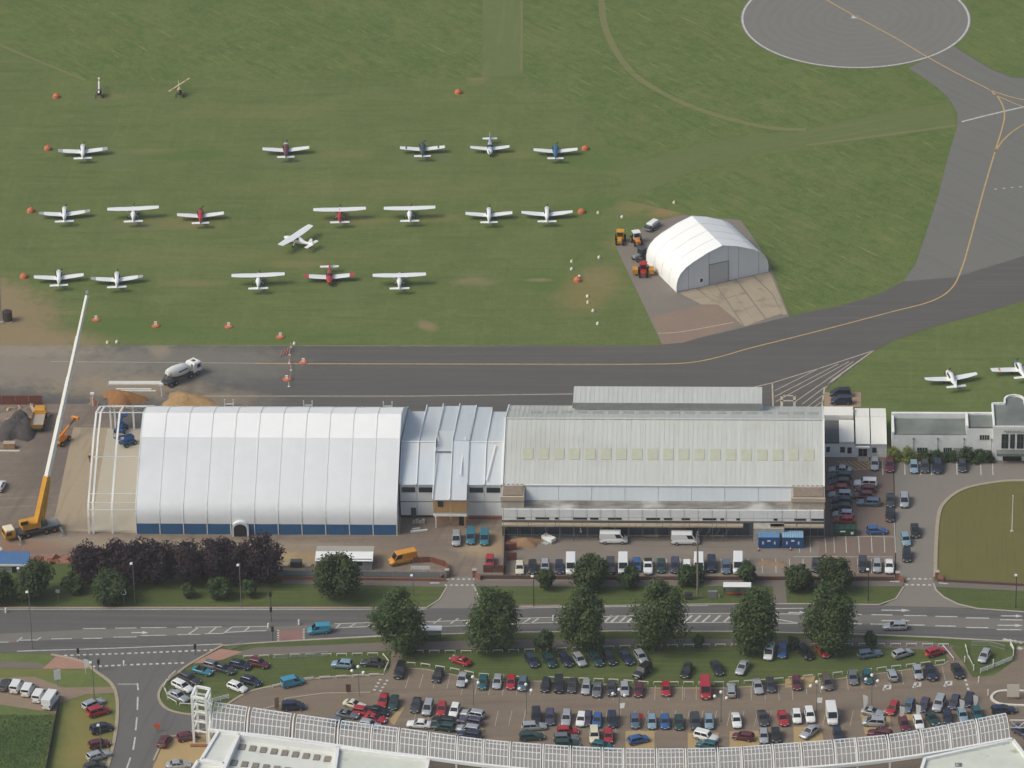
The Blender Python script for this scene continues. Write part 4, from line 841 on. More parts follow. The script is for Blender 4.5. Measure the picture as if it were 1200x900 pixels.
# ---- curved glazed canopy along the store
def interp(pts, x):
    for i in range(len(pts)-1):
        if x <= pts[i+1][0] or i == len(pts)-2:
            p0 = pts[max(i-1, 0)]; p1 = pts[i]; p2 = pts[i+1]; p3 = pts[min(i+2, len(pts)-1)]
            t = (x-p1[0])/(p2[0]-p1[0]); m1 = (p2[1]-p0[1])/(p2[0]-p0[0]); m2 = (p3[1]-p1[1])/(p3[0]-p1[0]); h = p2[0]-p1[0]
            return (2*t**3-3*t*t+1)*p1[1]+(t**3-2*t*t+t)*h*m1+(-2*t**3+3*t*t)*p2[1]+(t**3-t*t)*h*m2
near = [(240, 854), (345, 866), (435, 879), (500, 887), (560, 895), (640, 903), (720, 908), (800, 907), (880, 903), (985, 896), (1075, 885), (1187, 865)]
far = [(248, 823), (370, 841), (468, 854), (565, 867), (650, 874), (738, 878), (850, 877), (907, 873), (985, 867), (1060, 859), (1181, 836)]
joints = [245, 289, 342, 395, 434, 466, 502, 535, 566, 597, 636, 668, 706, 731, 770, 804, 842, 870, 907, 940, 980, 1005, 1043, 1082, 1115, 1148, 1186]
cg = mat('canopy_frame_white', srgb(228, 230, 228), .4)
cgl = glass_mat('canopy_glass', srgb(212, 220, 226), .12, .78)  # whitish tint paints the sky's reflection into the pane colour
cnp = thing('glazed_canopy', 'long curved white steel canopy with glazed panels beside the car park', 'canopy')
ZN, ZF = 5.0, 6.3
def cprof(xn, xf):
    a = G(xn, interp(near, xn), ZN); b = G(xf, interp(far, xf), ZF)
    return a, b
def cpoint(a, b, t): 
    p = a.lerp(b, t); p.z = ZN+(ZF-ZN)*t+1.05*math.sin(math.pi*min(1, t*.98))*(1-.25*t); return p
rows = [0, .27, .5, .77, 1.0]
for k in range(len(joints)-1):
    x0, x1 = joints[k], joints[k+1]
    def at(u, t):
        xn = x0+(x1-x0)*u; a, b = cprof(xn, xn+(4 if xn < 700 else -5)*(abs(xn-715)/470)); return cpoint(a, b, t)
    ncol = max(4, round((x1-x0)/5.6)); ue = .07
    mb = MB(); us = [ue+(1-2*ue)*i/ncol for i in range(ncol+1)]; ts = [i/8 for i in range(9)]
    vs = [at(u, t) for u in us for t in ts]
    mb.add(vs, [(i*9+j, (i+1)*9+j, (i+1)*9+j+1, i*9+j+1) for i in range(ncol) for j in range(8)], 0, True); stuff(mb.build('glazing', cgl, cnp)) if False else mb.build('glazing', cgl, cnp)
    mb = MB()
    for u in us:
        for j in range(8): mb.bar(at(u, ts[j]), at(u, ts[j+1]), .10, .12)
    stuff(mb.build('glazing_bar', cg, cnp))
    mb = MB()
    for t in rows[1:-1]:
        for i in range(ncol): mb.bar(at(us[i], t), at(us[i+1], t), .10, .12)
    for i in range(ncol): mb.bar(at(us[i], 1.0), at(us[i+1], 1.0), .18, .2)
    stuff(mb.build('purlin', cg, cnp))
    mb = MB()
    for i in range(4): mb.bar(at(i/4, 0)-Vector((0, .15, .1)), at((i+1)/4, 0)-Vector((0, .15, .1)), .5, .55)
    mb.build('gutter_beam', cg, cnp)
    mb = MB()
    for j in range(8): mb.bar(at(0, ts[j])+Vector((0, 0, .08)), at(0, ts[j+1])+Vector((0, 0, .08)), .2, .26)
    mb.build('truss', cg, cnp)
    mb = MB(); p = at(0, .02); q = at(0, .62); mb.tube((p.x, p.y-.2, 0), (p.x, p.y-.2, p.z), .2, n=8); mb.bar((p.x, p.y-.2, 3.3), (q.x, q.y, q.z-.1), .16); mb.build('column', cg, cnp)
# end truss on the right
mb = MB(); p = at(1, .55); q = p+Vector((9, .6, -.3))
for dz in (0, -1.5): mb.bar(p+Vector((0, 0, dz)), q+Vector((0, 0, dz)), .16)
for i in range(6): mb.bar(p.lerp(q, i/6)+Vector((0, 0, -1.5 if i % 2 else 0)), p.lerp(q, (i+1)/6)+Vector((0, 0, 0 if i % 2 else -1.5)), .1)
mb.build('end_truss', cg, cnp)

# ---- open steel tower
tw = thing('steel_tower', 'open white steel lattice tower at the end of the canopy', 'tower')
bs = [G(227.5, 870), G(243.5, 873), G(248.5, 861), G(232.5, 858)]
HT = 9.6
lean = [Vector((p.x, p.y, 0)) for p in bs]
for p in lean:
    mb = MB(); mb.bar(p, p+Vector((0, 0, HT)), .42); mb.build('leg', cg, tw)
for z in (2.6, 4.6, 6.6, 8.2, 9.6):
    for i in range(4):
        mb = MB(); mb.bar(lean[i]+Vector((0, 0, z)), lean[(i+1) % 4]+Vector((0, 0, z)), .22 if z < 9 else .42, .26 if z < 9 else .4); mb.build('crossbeam', cg, tw)
for z0, z1 in ((2.6, 4.6), (4.6, 6.6), (6.6, 8.2)):
    for i in (1, 3):
        mb = MB(); mb.bar(lean[i]+Vector((0, 0, z0)), lean[(i+1) % 4]+Vector((0, 0, z1)), .14); mb.build('brace', cg, tw)
mb = MB(); c = sum(lean, Vector())/4; mb.box(c.x-2.0, c.x+2.2, c.y-2.9, c.y-2.3, 0, .3); mb.build('plinth', BrickR, tw)

# ---- store roofs
st = thing('store_building', 'flat roofed store with white parapet and rows of brown rooflights', 'building')
def wl(px, z): return [G(x, y, z) for x, y in px]
def roofblock(name, px, zroof, ztop, parent, rm, skip=()):
    P = wl(px, ztop); n = len(P)
    area = sum(P[i].x*P[(i+1) % n].y-P[(i+1) % n].x*P[i].y for i in range(n))
    if area < 0: P = P[::-1]
    mb = MB(); mb.prism(P, 0, zroof-.02); mb.m = [0]*(len(mb.f)-1)+[1]; mb.build(name, [W_paint, rm], parent)
    for i in range(n):
        if i in skip: continue
        a, b = P[i], P[(i+1) % n]; m_ = Vector((a.x, a.y, (zroof+ztop)/2-.1)); e = Vector((b.x, b.y, (zroof+ztop)/2-.1))
        mb = MB(); mb.bar(m_, e, .55, ztop-zroof+.2); mb.build('parapet', W_steel, parent)
    return P
ZT = 5.2
roofblock('lower_roof', [(256, 856), (281, 859), (262, 894), (236, 889)], ZT-.5, ZT-.15, st, PaleRoof)
roofblock('roof', [(280, 860), (396, 875), (384, 960), (245, 940)], ZT-1.2, ZT, st, PaleRoof)
roofblock('lower_roof', [(232, 890.5), (263, 894.5), (246, 936), (210, 925)], ZT-1.0, ZT-.3, st, PaleRoof)
for r in range(3):
    for i in range(9):
        x = 283.5+i*12.5-r*9.5; y = 875.5+i*1.75+r*18.5
        if x > 388-r*5: continue
        c = G(x, y, ZT-1.15); mb = MB(); mb.box(-.55, .55, -.85, .85, 0, .18); o = mb.build('rooflight', mat('brown_rooflight', srgb(140, 132, 120), .5, c2=srgb(128, 120, 108), scale=.8), st, (c.x, c.y, ZT-1.2), R(-6)); 
roofblock('roof', [(396, 876), (502, 889), (488, 960), (384, 960)], ZT-.7, ZT-.2, st, mat('pale_green_roof', srgb(206, 210, 198), .8, c2=srgb(194, 198, 186), scale=.3, c3=srgb(160, 160, 148), scale3=.35, ramp3=(.62, .72)))
st2 = thing('store_wing', 'pale flat roofed store wing at the plain end of the canopy', 'building')
roofblock('roof', [(1084, 888), (1187, 866), (1215, 902), (1215, 960), (1060, 960)], ZT-.7, ZT-.2, st2, MATS['pale_green_roof'])
c = G(1123, 896, ZT-.6); mb = MB(); mb.sphere((0, 0, 0), .5, sz=.5); mb.box(-.6, .6, -.6, .6, -.3, 0); mb.build('roof_vent', Galv, st2, c)
# ================================================================== CARS
PAINT = {}
def paint(name, c, metal=.0, rough=.32):
    m = bpy.data.materials.new('paint_'+name.replace(' ', '_')); m.use_nodes = True; b = m.node_tree.nodes['Principled BSDF']
    b.inputs['Base Color'].default_value = rgba(c); b.inputs['Metallic'].default_value = metal; b.inputs['Roughness'].default_value = rough
    b.inputs['Coat Weight'].default_value = .5; b.inputs['Coat Roughness'].default_value = .12; b.inputs['Specular IOR Level'].default_value = .4
    PAINT[name] = m
for nm, c, mt in (('silver', (.42, .44, .46), .35), ('white', (.72, .73, .72), 0), ('black', (.016, .018, .02), 0), ('navy', (.018, .026, .055), 0), ('dark grey', (.05, .055, .062), .2),
    ('red', (.36, .02, .028), 0), ('maroon', (.11, .018, .03), 0), ('blue', (.03, .10, .27), 0), ('turquoise', (.03, .19, .25), 0), ('dark green', (.014, .05, .045), 0), ('pale blue', (.24, .36, .44), .2),
    ('cream', (.62, .58, .44), 0), ('purple', (.06, .055, .10), .1), ('slate blue', (.10, .15, .21), .2), ('teal', (.012, .10, .12), .1), ('orange', (.62, .27, .02), 0), ('sky blue', (.045, .26, .38), 0), ('teal blue', (.03, .16, .22), 0), ('bronze', (.14, .11, .10), .2), ('grey', (.16, .175, .19), .2)): paint(nm, c, mt)
CG = glass_mat('car_glass', (.012, .016, .02), .06)
TYRE = mat('tyre_rubber', (.012, .012, .013), .9); RIMM = mat('alloy_rim', (.38, .39, .4), .4, .5)
LAMPW = glass_mat('headlight_lens', (.62, .64, .66), .1); LAMPR = glass_mat('tail_light_lens', (.32, .015, .012), .15)
TRIM = mat('black_trim', (.02, .02, .022), .6); PLW = mat('white_plate', (.7, .7, .68), .5); PLY = mat('yellow_plate', (.62, .48, .06), .5)
def ring(x, z0, z1, w, k=.78, crown=.03):
    """body cross-section at x, bottom narrower, shoulder rounded"""
    h = z1-z0
    half = [(w*.90, z0), (w*.985, z0+.12*h), (w, z0+.45*h), (w*.985, z0+.78*h), (w*.90, z0+.95*h), (w*k, z1), (w*.35, z1+crown)]
    return [(x, y, z) for y, z in half]+[(x, -y, z) for y, z in half[::-1]]
# kind: L length, W width, roof height, belt height, then lower-body stations (x fraction, bottom, top), greenhouse x fractions (base rear, base front, roof rear, roof front)
KIND = {
 'hatchback': dict(L=3.95, W=1.68, H=1.45, belt=.92, st=((-.5, .38, .72), (-.485, .25, .92), (-.30, .2, .95), (.12, .2, .93), (.24, .2, .90), (.44, .22, .74), (.49, .28, .62), (.5, .38, .52)), gh=(-.485, .25, -.40, .06)),
 'saloon': dict(L=4.45, W=1.74, H=1.42, belt=.90, st=((-.5, .38, .78), (-.485, .26, .93), (-.32, .2, .95), (.10, .2, .92), (.22, .2, .88), (.44, .22, .74), (.49, .28, .62), (.5, .38, .52)), gh=(-.345, .22, -.22, .04)),
 'estate': dict(L=4.5, W=1.74, H=1.45, belt=.92, st=((-.5, .38, .78), (-.49, .26, .93), (-.3, .2, .94), (.12, .2, .92), (.23, .2, .88), (.44, .22, .74), (.49, .28, .62), (.5, .38, .52)), gh=(-.485, .22, -.43, .05)),
 'MPV': dict(L=4.25, W=1.76, H=1.66, belt=1.0, st=((-.5, .38, .85), (-.49, .26, 1.0), (-.3, .2, 1.03), (.16, .2, 1.0), (.30, .2, .92), (.46, .24, .78), (.5, .38, .6)), gh=(-.49, .34, -.43, .10)),
 'four-wheel drive': dict(L=4.45, W=1.84, H=1.8, belt=1.12, st=((-.5, .5, .95), (-.49, .38, 1.12), (-.3, .34, 1.14), (.14, .34, 1.12), (.2, .34, 1.08), (.46, .36, .98), (.5, .46, .78)), gh=(-.485, .215, -.46, .11)),
 'sports car': dict(L=4.2, W=1.74, H=1.25, belt=.80, st=((-.5, .38, .68), (-.48, .24, .80), (-.3, .18, .84), (.06, .18, .80), (.2, .18, .77), (.42, .2, .66), (.49, .26, .54), (.5, .36, .46)), gh=(-.38, .18, -.18, -.02)),
 'small van': dict(L=4.25, W=1.74, H=1.82, belt=1.05, st=((-.5, .4, 1.0), (-.495, .28, 1.05), (-.3, .22, 1.08), (.2, .22, 1.04), (.32, .22, .96), (.46, .26, .8), (.5, .38, .6)), gh=(-.495, .33, -.48, .14)),
 'van': dict(L=5.3, W=1.95, H=2.35, belt=1.25, st=((-.5, .42, 1.2), (-.497, .32, 1.25), (-.3, .28, 1.27), (.28, .28, 1.24), (.38, .28, 1.08), (.48, .32, .85), (.5, .42, .62)), gh=(-.496, .385, -.485, .25)),
 'convertible': dict(L=3.95, W=1.68, H=1.22, belt=.84, st=((-.5, .38, .70), (-.485, .24, .84), (-.3, .18, .86), (.08, .18, .84), (.2, .18, .80), (.43, .2, .68), (.49, .26, .56), (.5, .36, .46)), gh=(-.05, .2, .07, .09)),
 'pickup': dict(L=4.9, W=1.8, H=1.72, belt=1.05, st=((-.5, .5, .95), (-.495, .4, 1.05), (-.3, .36, 1.06), (.14, .36, 1.05), (.2, .36, 1.0), (.46, .38, .9), (.5, .48, .7)), gh=(-.08, .23, -.03, .11)),
}
def lerp3(a, b, t): return tuple(a[i]+(b[i]-a[i])*t for i in range(3))
def quad_on(mb, c, u0, u1, v0, v1, off):
    """panel on the face c[0..3] (bl, br, tr, tl), between u0..u1, v0..v1, lifted outwards"""
    f = lambda u, v: lerp3(lerp3(c[0], c[1], u), lerp3(c[3], c[2], u), v)
    P = [Vector(f(u, v)) for u, v in ((u0, v0), (u1, v0), (u1, v1), (u0, v1))]
    n = (P[1]-P[0]).cross(P[3]-P[0]).normalized()*off
    mb.add([p+n for p in P]+[p-n*.5 for p in P], [(0, 1, 2, 3), (0, 4, 5, 1), (1, 5, 6, 2), (2, 6, 7, 3), (3, 7, 4, 0)])
PROTO = {}
def make_proto(kind):
    k = KIND[kind]; L, W, H, B = k['L'], k['W']/2, k['H'], k['belt']; out = []
    body = MB(); rings = []
    for (fx, z0, z1) in k['st']:
        taper = 1-.10*max(0, abs(fx)-.36)/.14-(.07 if abs(fx) > .48 else 0)
        rings.append(ring(fx*L, z0, z1, W*taper))
    body.loft([r[::-1] for r in rings], 0)
    g = k['gh']; xb0, xb1, xt0, xt1 = [v*L for v in g]; wb, wt = W*.93, W*(.90 if kind in ('van', 'small van') else .76)
    zb = B-.04; zr = H-.07
    b = [(xb0, -wb, zb), (xb0, wb, zb), (xb1, wb, zb-.02), (xb1, -wb, zb-.02)]; t = [(xt0, -wt, zr), (xt0, wt, zr), (xt1, wt, zr), (xt1, -wt, zr)]
    if kind == 'convertible':
        body.box(xb0-1.0, xb0+.3, -wb*.8, wb*.8, zb+.0, zb+.1, 1); body.box(xb0-.75, xb0-.5, -.6, -.15, zb+.05, zb+.35, 1); body.box(xb0-.75, xb0-.5, .15, .6, zb+.05, zb+.35, 1)
    else:
        cx0, cx1 = xt0+(.12 if xt0 > xb0+.1 else .05), xt1-.18
        top = [(cx0, -wt*.9, H), (cx0, wt*.9, H), (cx1, wt*.9, H-.01), (cx1, -wt*.9, H-.01)]
        body.add(b+t+top, [(0, 1, 5, 4)[::-1], (1, 2, 6, 5)[::-1], (2, 3, 7, 6)[::-1], (3, 0, 4, 7)[::-1], (4, 5, 9, 8)[::-1], (5, 6, 10, 9)[::-1], (6, 7, 11, 10)[::-1], (7, 4, 8, 11)[::-1], (8, 9, 10, 11)[::-1]], 0, False)
    if kind == 'pickup':
        body.box(-L*.49, -L*.1, -W*.82, W*.82, B+.015, B+.04, 1)
    # sill trim and bumpers
    body.box(-L*.497, -L*.46, -W*.86, W*.86, .30, .50, 1); body.box(L*.46, L*.505, -W*.80, W*.80, .26, .42, 1)
    out.append(('body', body.mesh('car_body', [PAINT['silver'], TRIM]), 1))
    def part(nm, mb, m): out.append((nm, mb.mesh('car_'+nm, m), 0))
    mb = MB(); quad_on(mb, (b[3], b[2], t[2], t[3]), .06, .94, .10, .94, .012); part('windscreen', mb, CG)
    if kind not in ('convertible',):
        if kind != 'van':
            mb = MB(); quad_on(mb, (b[1], b[0], t[0], t[1]), .08, .92, .22 if kind != 'small van' else .35, .90, .012); part('rear_window', mb, CG)
        for s in (0, 1):
            mb = MB(); c4 = (b[0], b[3], t[3], t[0]) if s == 0 else (b[2], b[1], t[1], t[2])
            if kind in ('van', 'small van'): spans = ((.70, .95),) if s == 0 else ((.05, .30),)
            elif kind in ('sports car', 'pickup'): spans = ((.10, .90),)
            else: spans = ((.07, .48), (.52, .92))
            for a, e in spans: quad_on(mb, c4, a, e, .16, .88, .012)
            part('side_window', mb, CG)
    wr = .30 if kind not in ('van', 'four-wheel drive', 'pickup') else .36
    wm = MB()
    ax = (0, -.09, 0), (0, .09, 0)
    wm.tube((0, -.09, 0), (0, .09, 0), wr, n=14, mi=0, smooth=False); wm.tube((0, -.10, 0), (0, .10, 0), wr*.62, n=10, mi=1, smooth=False)
    wme = wm.mesh('car_wheel', [TYRE, RIMM])
    for sx in (-.30, .315):
        for sy in (-1, 1): out.append(('wheel', wme, (sx*L, sy*(W-.085), wr)))
    zt = [s for s in k['st'] if abs(s[0]) > .45]
    zl = min(.68, k['belt']-.2) if kind not in ('van', 'small van') else .85
    for sy in (-1, 1):
        mb = MB(); yc = sy*W*.66; fz = .66 if kind not in ('van', 'four-wheel drive', 'pickup') else .85
        mb.box(L*.445, L*.492, yc-.17, yc+.17, fz-.14, fz-.01); part('headlight', mb, LAMPW)
        mb = MB(); yc = sy*W*.74; mb.box(-L*.503, -L*.475, yc-.10, yc+.10, zl-.05, zl+.2 if kind != 'van' else 1.2); part('tail_light', mb, LAMPR)
        mb = MB(); mb.box(xb1-.32, xb1-.18, sy*(W+.01)-.07, sy*(W+.01)+.07, B, B+.12); part('mirror', mb, TRIM)
    mb = MB(); mb.box(L*.505, L*.512, -.26, .26, .36, .47); part('number_plate', mb, PLW)
    mb = MB(); mb.box(-L*.508, -L*.502, -.26, .26, .52, .63); part('number_plate', mb, PLY)
    PROTO[kind] = out
NAMES = {'four-wheel drive': 'four_wheel_drive', 'small van': 'small_van', 'sports car': 'sports_car', 'MPV': 'people_carrier'}
CARS = []
def car(x, y, ang, colour, kind, label, group=None, scale=1.0):
    if kind not in PROTO: make_proto(kind)
    p = G(x, y, KIND[kind]['H']*.45); hd = img_dir(x, y, ang)
    t = thing(NAMES.get(kind, kind), label, 'van' if 'van' in kind else 'car', (p.x, p.y, .06), hd, group)
    for nm, me, loc in PROTO[kind]:
        o = place(nm, me, t)
        if loc == 1: o.material_slots[0].link = 'OBJECT'; o.material_slots[0].material = PAINT[colour]
        elif loc: o.location = loc
    CARS.append(t); return t
C_ = dict(s='silver', w='white', k='black', n='navy', d='dark grey', r='red', m='maroon', b='blue', t='turquoise', g='dark green', p='pale blue', c='cream', u='purple', l='slate blue', e='teal', o='orange', y='sky blue', z='bronze', a='grey', j='teal blue')
K_ = dict(h='hatchback', s='saloon', e='estate', m='MPV', f='four-wheel drive', p='sports car', v='small van', V='van', c='convertible', P='pickup')
# rows of cars: x y nose-angle-in-photo colour kind
ROWS = [
 ('on the grass corner by the side road', 'cars on the grass corner', '''222 795 -25 d e|214 804 -25 w e|209 815.5 -25 s s|237 786 -14 t c|250 780 -14 a h|262 783.5 -16 d s|281 779 -12 n h|303 777 -12 m h|294 798 -16 n h|278 805 -20 w h'''),
 ('on the grass beside the zebra path', 'cars on the grass by the zebra path', '''401 778 175 p h|437 776.4 176 d s'''),
 ('at the car park entrance lane', 'cars in the entrance lane', '''342.7 798.5 14 y v|343.5 827 3 n m'''),
 ('on tan paving beside the steel tower', 'cars by the steel tower', '''220 863 12 m h|192.5 868 58 m h|209 896 5 s s'''),
 ('in the gravel yard', 'vehicles in the gravel yard', '''6 802 62 d h|19.5 803 60 w v|33 807 60 w v|46 814 58 w v|59.5 819 56 w V'''),
 ('on dry grass along the side road', 'cars on dry grass along the side road', '''109.3 824.4 24 s e|115.5 833 16 r m|119 853 16 n m|116.4 871.5 12 m h|115.5 885 18 s e|111 898 14 d h'''),
 ('nose-in on the grass strip under the limes', 'cars on the grass strip', '''539.8 774 160 r p|623 774 -52 n h|643.6 774 -52 g h|663 773 -52 n h|679 773 -52 s h|698 772 -50 g e|714 771.5 -52 k h|734 770.5 -52 n s|751 769.5 -52 s h|753 786 220 k f|804.4 785.5 250 k s|840 782.7 -62 k s|870 782 240 s s|901.3 764 256 w v|917.3 763 258 b h|943.6 764 -48 k m|964 763 -46 r h|1019 766 8 l e|1057.5 765.5 18 s h|1096 763.5 18 r h|1153.8 768.5 240 s h'''),
 ('in the kerb row of the car park', 'cars in the kerb row', '''468.7 785.5 250 k f|513 791.5 246 k h|541.5 796 254 s s|566 799.5 258 e h|583 799 258 s h|599 799.5 262 r h|612.5 801.3 256 l h|639.5 802.6 256 k h|655 802 -90 k f|671 803.6 258 d h|687 805.5 260 s h|700 808 260 a s|716.5 806.7 -88 d s|732 807.5 -86 s h|748.5 808.4 264 m h|780.5 807.5 -88 r h|826.7 806.5 -86 r V|857 808.4 92 s e|888 804.3 -74 s s|903 803 -80 d h|933.5 800.4 -86 m h|969.3 799.5 -72 z m|999.6 794.2 -78 a h|1016.5 793.3 -76 e h|1045.5 790.7 110 s h|1075.6 788 -74 s h|1090.7 787 -72 n P|1121.8 786 -66 k s'''),
 ('in the middle row of the car park', 'cars in the middle row', '''415.3 825.3 -14 c p|407.3 837 -10 a p|425.5 833.5 -10 r h|443 833 -10 k s|440 842 -10 r p|449 821 252 r s|461.5 823.5 256 g h|487.3 826 254 d s|501.5 829 252 s m|517.5 830.7 258 r h|532.7 832.4 250 w h|554 836.5 170 s e|551.5 845 170 u e|628.5 839.5 -86 k f|644.5 840.4 -88 u e|663.7 841.3 262 s e|681 843 258 w h|688 842 258 u h|700 844 260 b h|717.5 843 -84 n m|744 845 -84 l h|764 845.8 -88 p h|779.2 845.8 -88 b h|795.5 846.7 -86 g h|815 846 -80 d f|831 845.8 -88 p h|863 844 -80 w s|894 841.3 -76 d s|917.5 841.5 -74 r s|933.8 839.5 -84 w h|949 837.8 -78 w e|974.7 836.5 -80 w V|1022.7 834.2 -10 s p|1024.4 845.8 176 s m|1046 829.8 240 r h|1065 827 242 l h|1082.7 826.2 244 u h|1100.4 824.4 246 s f|1118.2 822.7 246 u h|1135 820 248 n h'''),
 ('in the row beside the glazed canopy', 'cars in the canopy row', '''433 849 -10 s h|398 847 -10 a h|491 848.4 176 w s|519.3 844.5 172 k e|519.5 851.5 172 g e|548 854 172 s e|549.5 860.5 172 n e|625.8 851 4 s e|623 862.7 4 g e|665 856.4 2 r h|663 864.4 2 a e|665 871.5 2 g e|696.5 861.8 -88 c f|713 862.7 -88 r h|706 874 -10 e h|748 866.5 14 b h|827.5 862.7 -14 w f|828.4 872.6 170 e h|871 862.7 172 m h|895 862.7 -86 s h|909.3 861.5 -84 k h|949 857.3 216 s s|981.8 860.5 -78 n h|1031 859 172 m e|1059.6 848.4 -70 m h|1076.4 846.7 -72 w h|1092.4 842.2 -56 g p|1110.2 840.4 -86 n h|1128 838 -72 p h|1145 836 -70 e h|1176 831.6 4 n e|1197 857 -30 u h'''),
 ('parked side-on beside the large hangar', 'cars beside the large hangar', '''984.7 550.5 178 s s|984.7 557.6 178 g e|984.7 565 178 d h|981.8 572.6 178 r h|984.7 579.4 178 s e|986 586.5 178 n h|986 594.4 178 k h|988 602.4 178 s h|989 609.5 178 r h'''),
 ('side-on in the second file by the hangar', 'cars in the second file', '''1014.4 566 178 w f|1014.4 573.2 178 m h|1011.6 580.3 178 m h|1018 588.2 178 l e|1027.2 621.4 0 b h'''),
 ('along the terminal drive', 'cars on the terminal drive', '''1043.6 586 -90 d s|1042.8 603.5 -88 k h|1059.8 586 -90 s m|1072.5 622.2 -80 k h|1061.2 632 -74 p h|1062.6 650.5 -88 k h'''),
 ('parked nose-out before the terminal', 'cars before the terminal', '''1025 543.6 -90 s h|1042.8 544.8 -90 m e|1071 547 -88 p h|1083.9 546.3 -88 d h|1098.9 546.3 -90 n m|1127.8 545.7 -90 d h'''),
 ('on the gravel pad behind the hangar', 'cars on the gravel pad', '''985 460 180 k m|986 469 180 n m'''),
 ('against the low wall of the lot', 'cars against the low wall', '''609 665.5 -90 c h|624 664.4 -90 k h|638.7 663.3 -90 s h|655.6 664.4 -88 n h|669 661.5 -90 w V|715.6 663.3 -88 d f|730.3 661.5 -90 w V|746 662 -88 b h|759.5 663.3 -90 w P|774.7 663.3 -88 g h|791 662.5 -90 u m|805 664.4 -90 w h|819 661.5 -90 w V|833.6 661 -90 n f|851 664.4 -90 l h|865 660.7 -90 w V|956.3 662.4 -90 d h|1011 661 -90 d m|1027.8 663 -90 s h|1042.2 663.5 -90 w s'''),
 ('on the building site yard', 'vehicles on the site yard', '''534.7 631 -92 s m|551.6 628.7 -92 j v|567.8 629.8 -92 j v|574 658 -90 r h|472 653.5 192 o V|719 630 0 w V|803 631 0 w V|0 569 62 w h'''),
 ('driving along the main road', 'traffic on the main road', '''374 737 184 y v|1049 733.5 180 s e'''),
]
for phrase, grp, txt in ROWS:
    L_ = [q.split() for q in txt.split('|')]
    nm = [f"{C_[q[3]]} {K_[q[4]]}" for q in L_]
    from collections import Counter
    cnt = Counter(nm)
    for i, q in enumerate(L_):
        lab = f"{nm[i]} {phrase}"
        if cnt[nm[i]] > 1:
            a = nm[i-1] if i else None; b = nm[i+1] if i+1 < len(nm) else None
            if a and b: lab += f", between {a} and {b}" if a != b else f", between two {a}s"
            else: lab += f", at the end next to {a or b}"
        w_ = lab.split()
        if len(w_) > 16: lab = lab.replace(' of the car park', '').replace('nose-in on the grass strip under the limes', 'on the grass strip').replace('parked side-on beside', 'beside')
        if len(lab.split()) > 16: lab = lab.replace('four-wheel drive', '4x4').replace(', between', ' between').replace('on the grass corner by the side road', 'on the grass corner').replace('along the side road', '').replace('against the low wall of the lot', 'against the lot wall').replace('in the row beside the glazed canopy', 'in the canopy row').replace('side-on in the second file by the hangar', 'in the second file').replace('  ', ' ').replace(' ,', ',')
        if len(lab.split()) > 16: lab = lab.replace('on the building site yard', 'on the site yard').replace('on the grass beside the zebra path', 'by the zebra path').replace('small van', 'van')
        car(float(q[0]), float(q[1]), float(q[2]), C_[q[3]], K_[q[4]], lab, grp)
# a long black strut-like spare: none
# ================================================================== AIRCRAFT
def acol(name, c): return mat('aircraft_'+name, c, .3, coat=.4)
AW = acol('white', (.8, .81, .81)); AG = acol('grey', (.38, .38, .40)); AR = acol('red', (.42, .035, .03)); AN = acol('navy', (.03, .04, .09)); AB = acol('blue', (.04, .14, .26)); AM = acol('maroon', (.16, .05, .06)); AD_ = acol('dark', (.07, .08, .10)); AO = acol('orange', (.65, .2, .05)); APB = acol('pale_blue', (.42, .5, .6))
AGL = glass_mat('aircraft_glass', (.02, .025, .03), .06)
def oval(x, zc, hw, hh, n=12, p=2.4):
    out = []
    for i in range(n):
        a = 2*math.pi*i/n; c, s = math.cos(a), math.sin(a)
        out.append((x, hw*math.copysign(abs(c)**(2/p), c), zc+hh*math.copysign(abs(s)**(2/p), s)))
    return out
def foil(le, y, z, ch, th): return [(le, y, z), (le-.12*ch, y, z+.55*th), (le-.35*ch, y, z+.65*th), (le-ch, y, z+.08*th), (le-ch, y, z-.05*th), (le-.4*ch, y, z-.35*th), (le-.1*ch, y, z-.3*th)]
def wing_panel(mb, a, b, flip):
    r0, r1 = foil(*a), foil(*b); mb.loft([r0, r1] if flip else [r1, r0], 0, False)
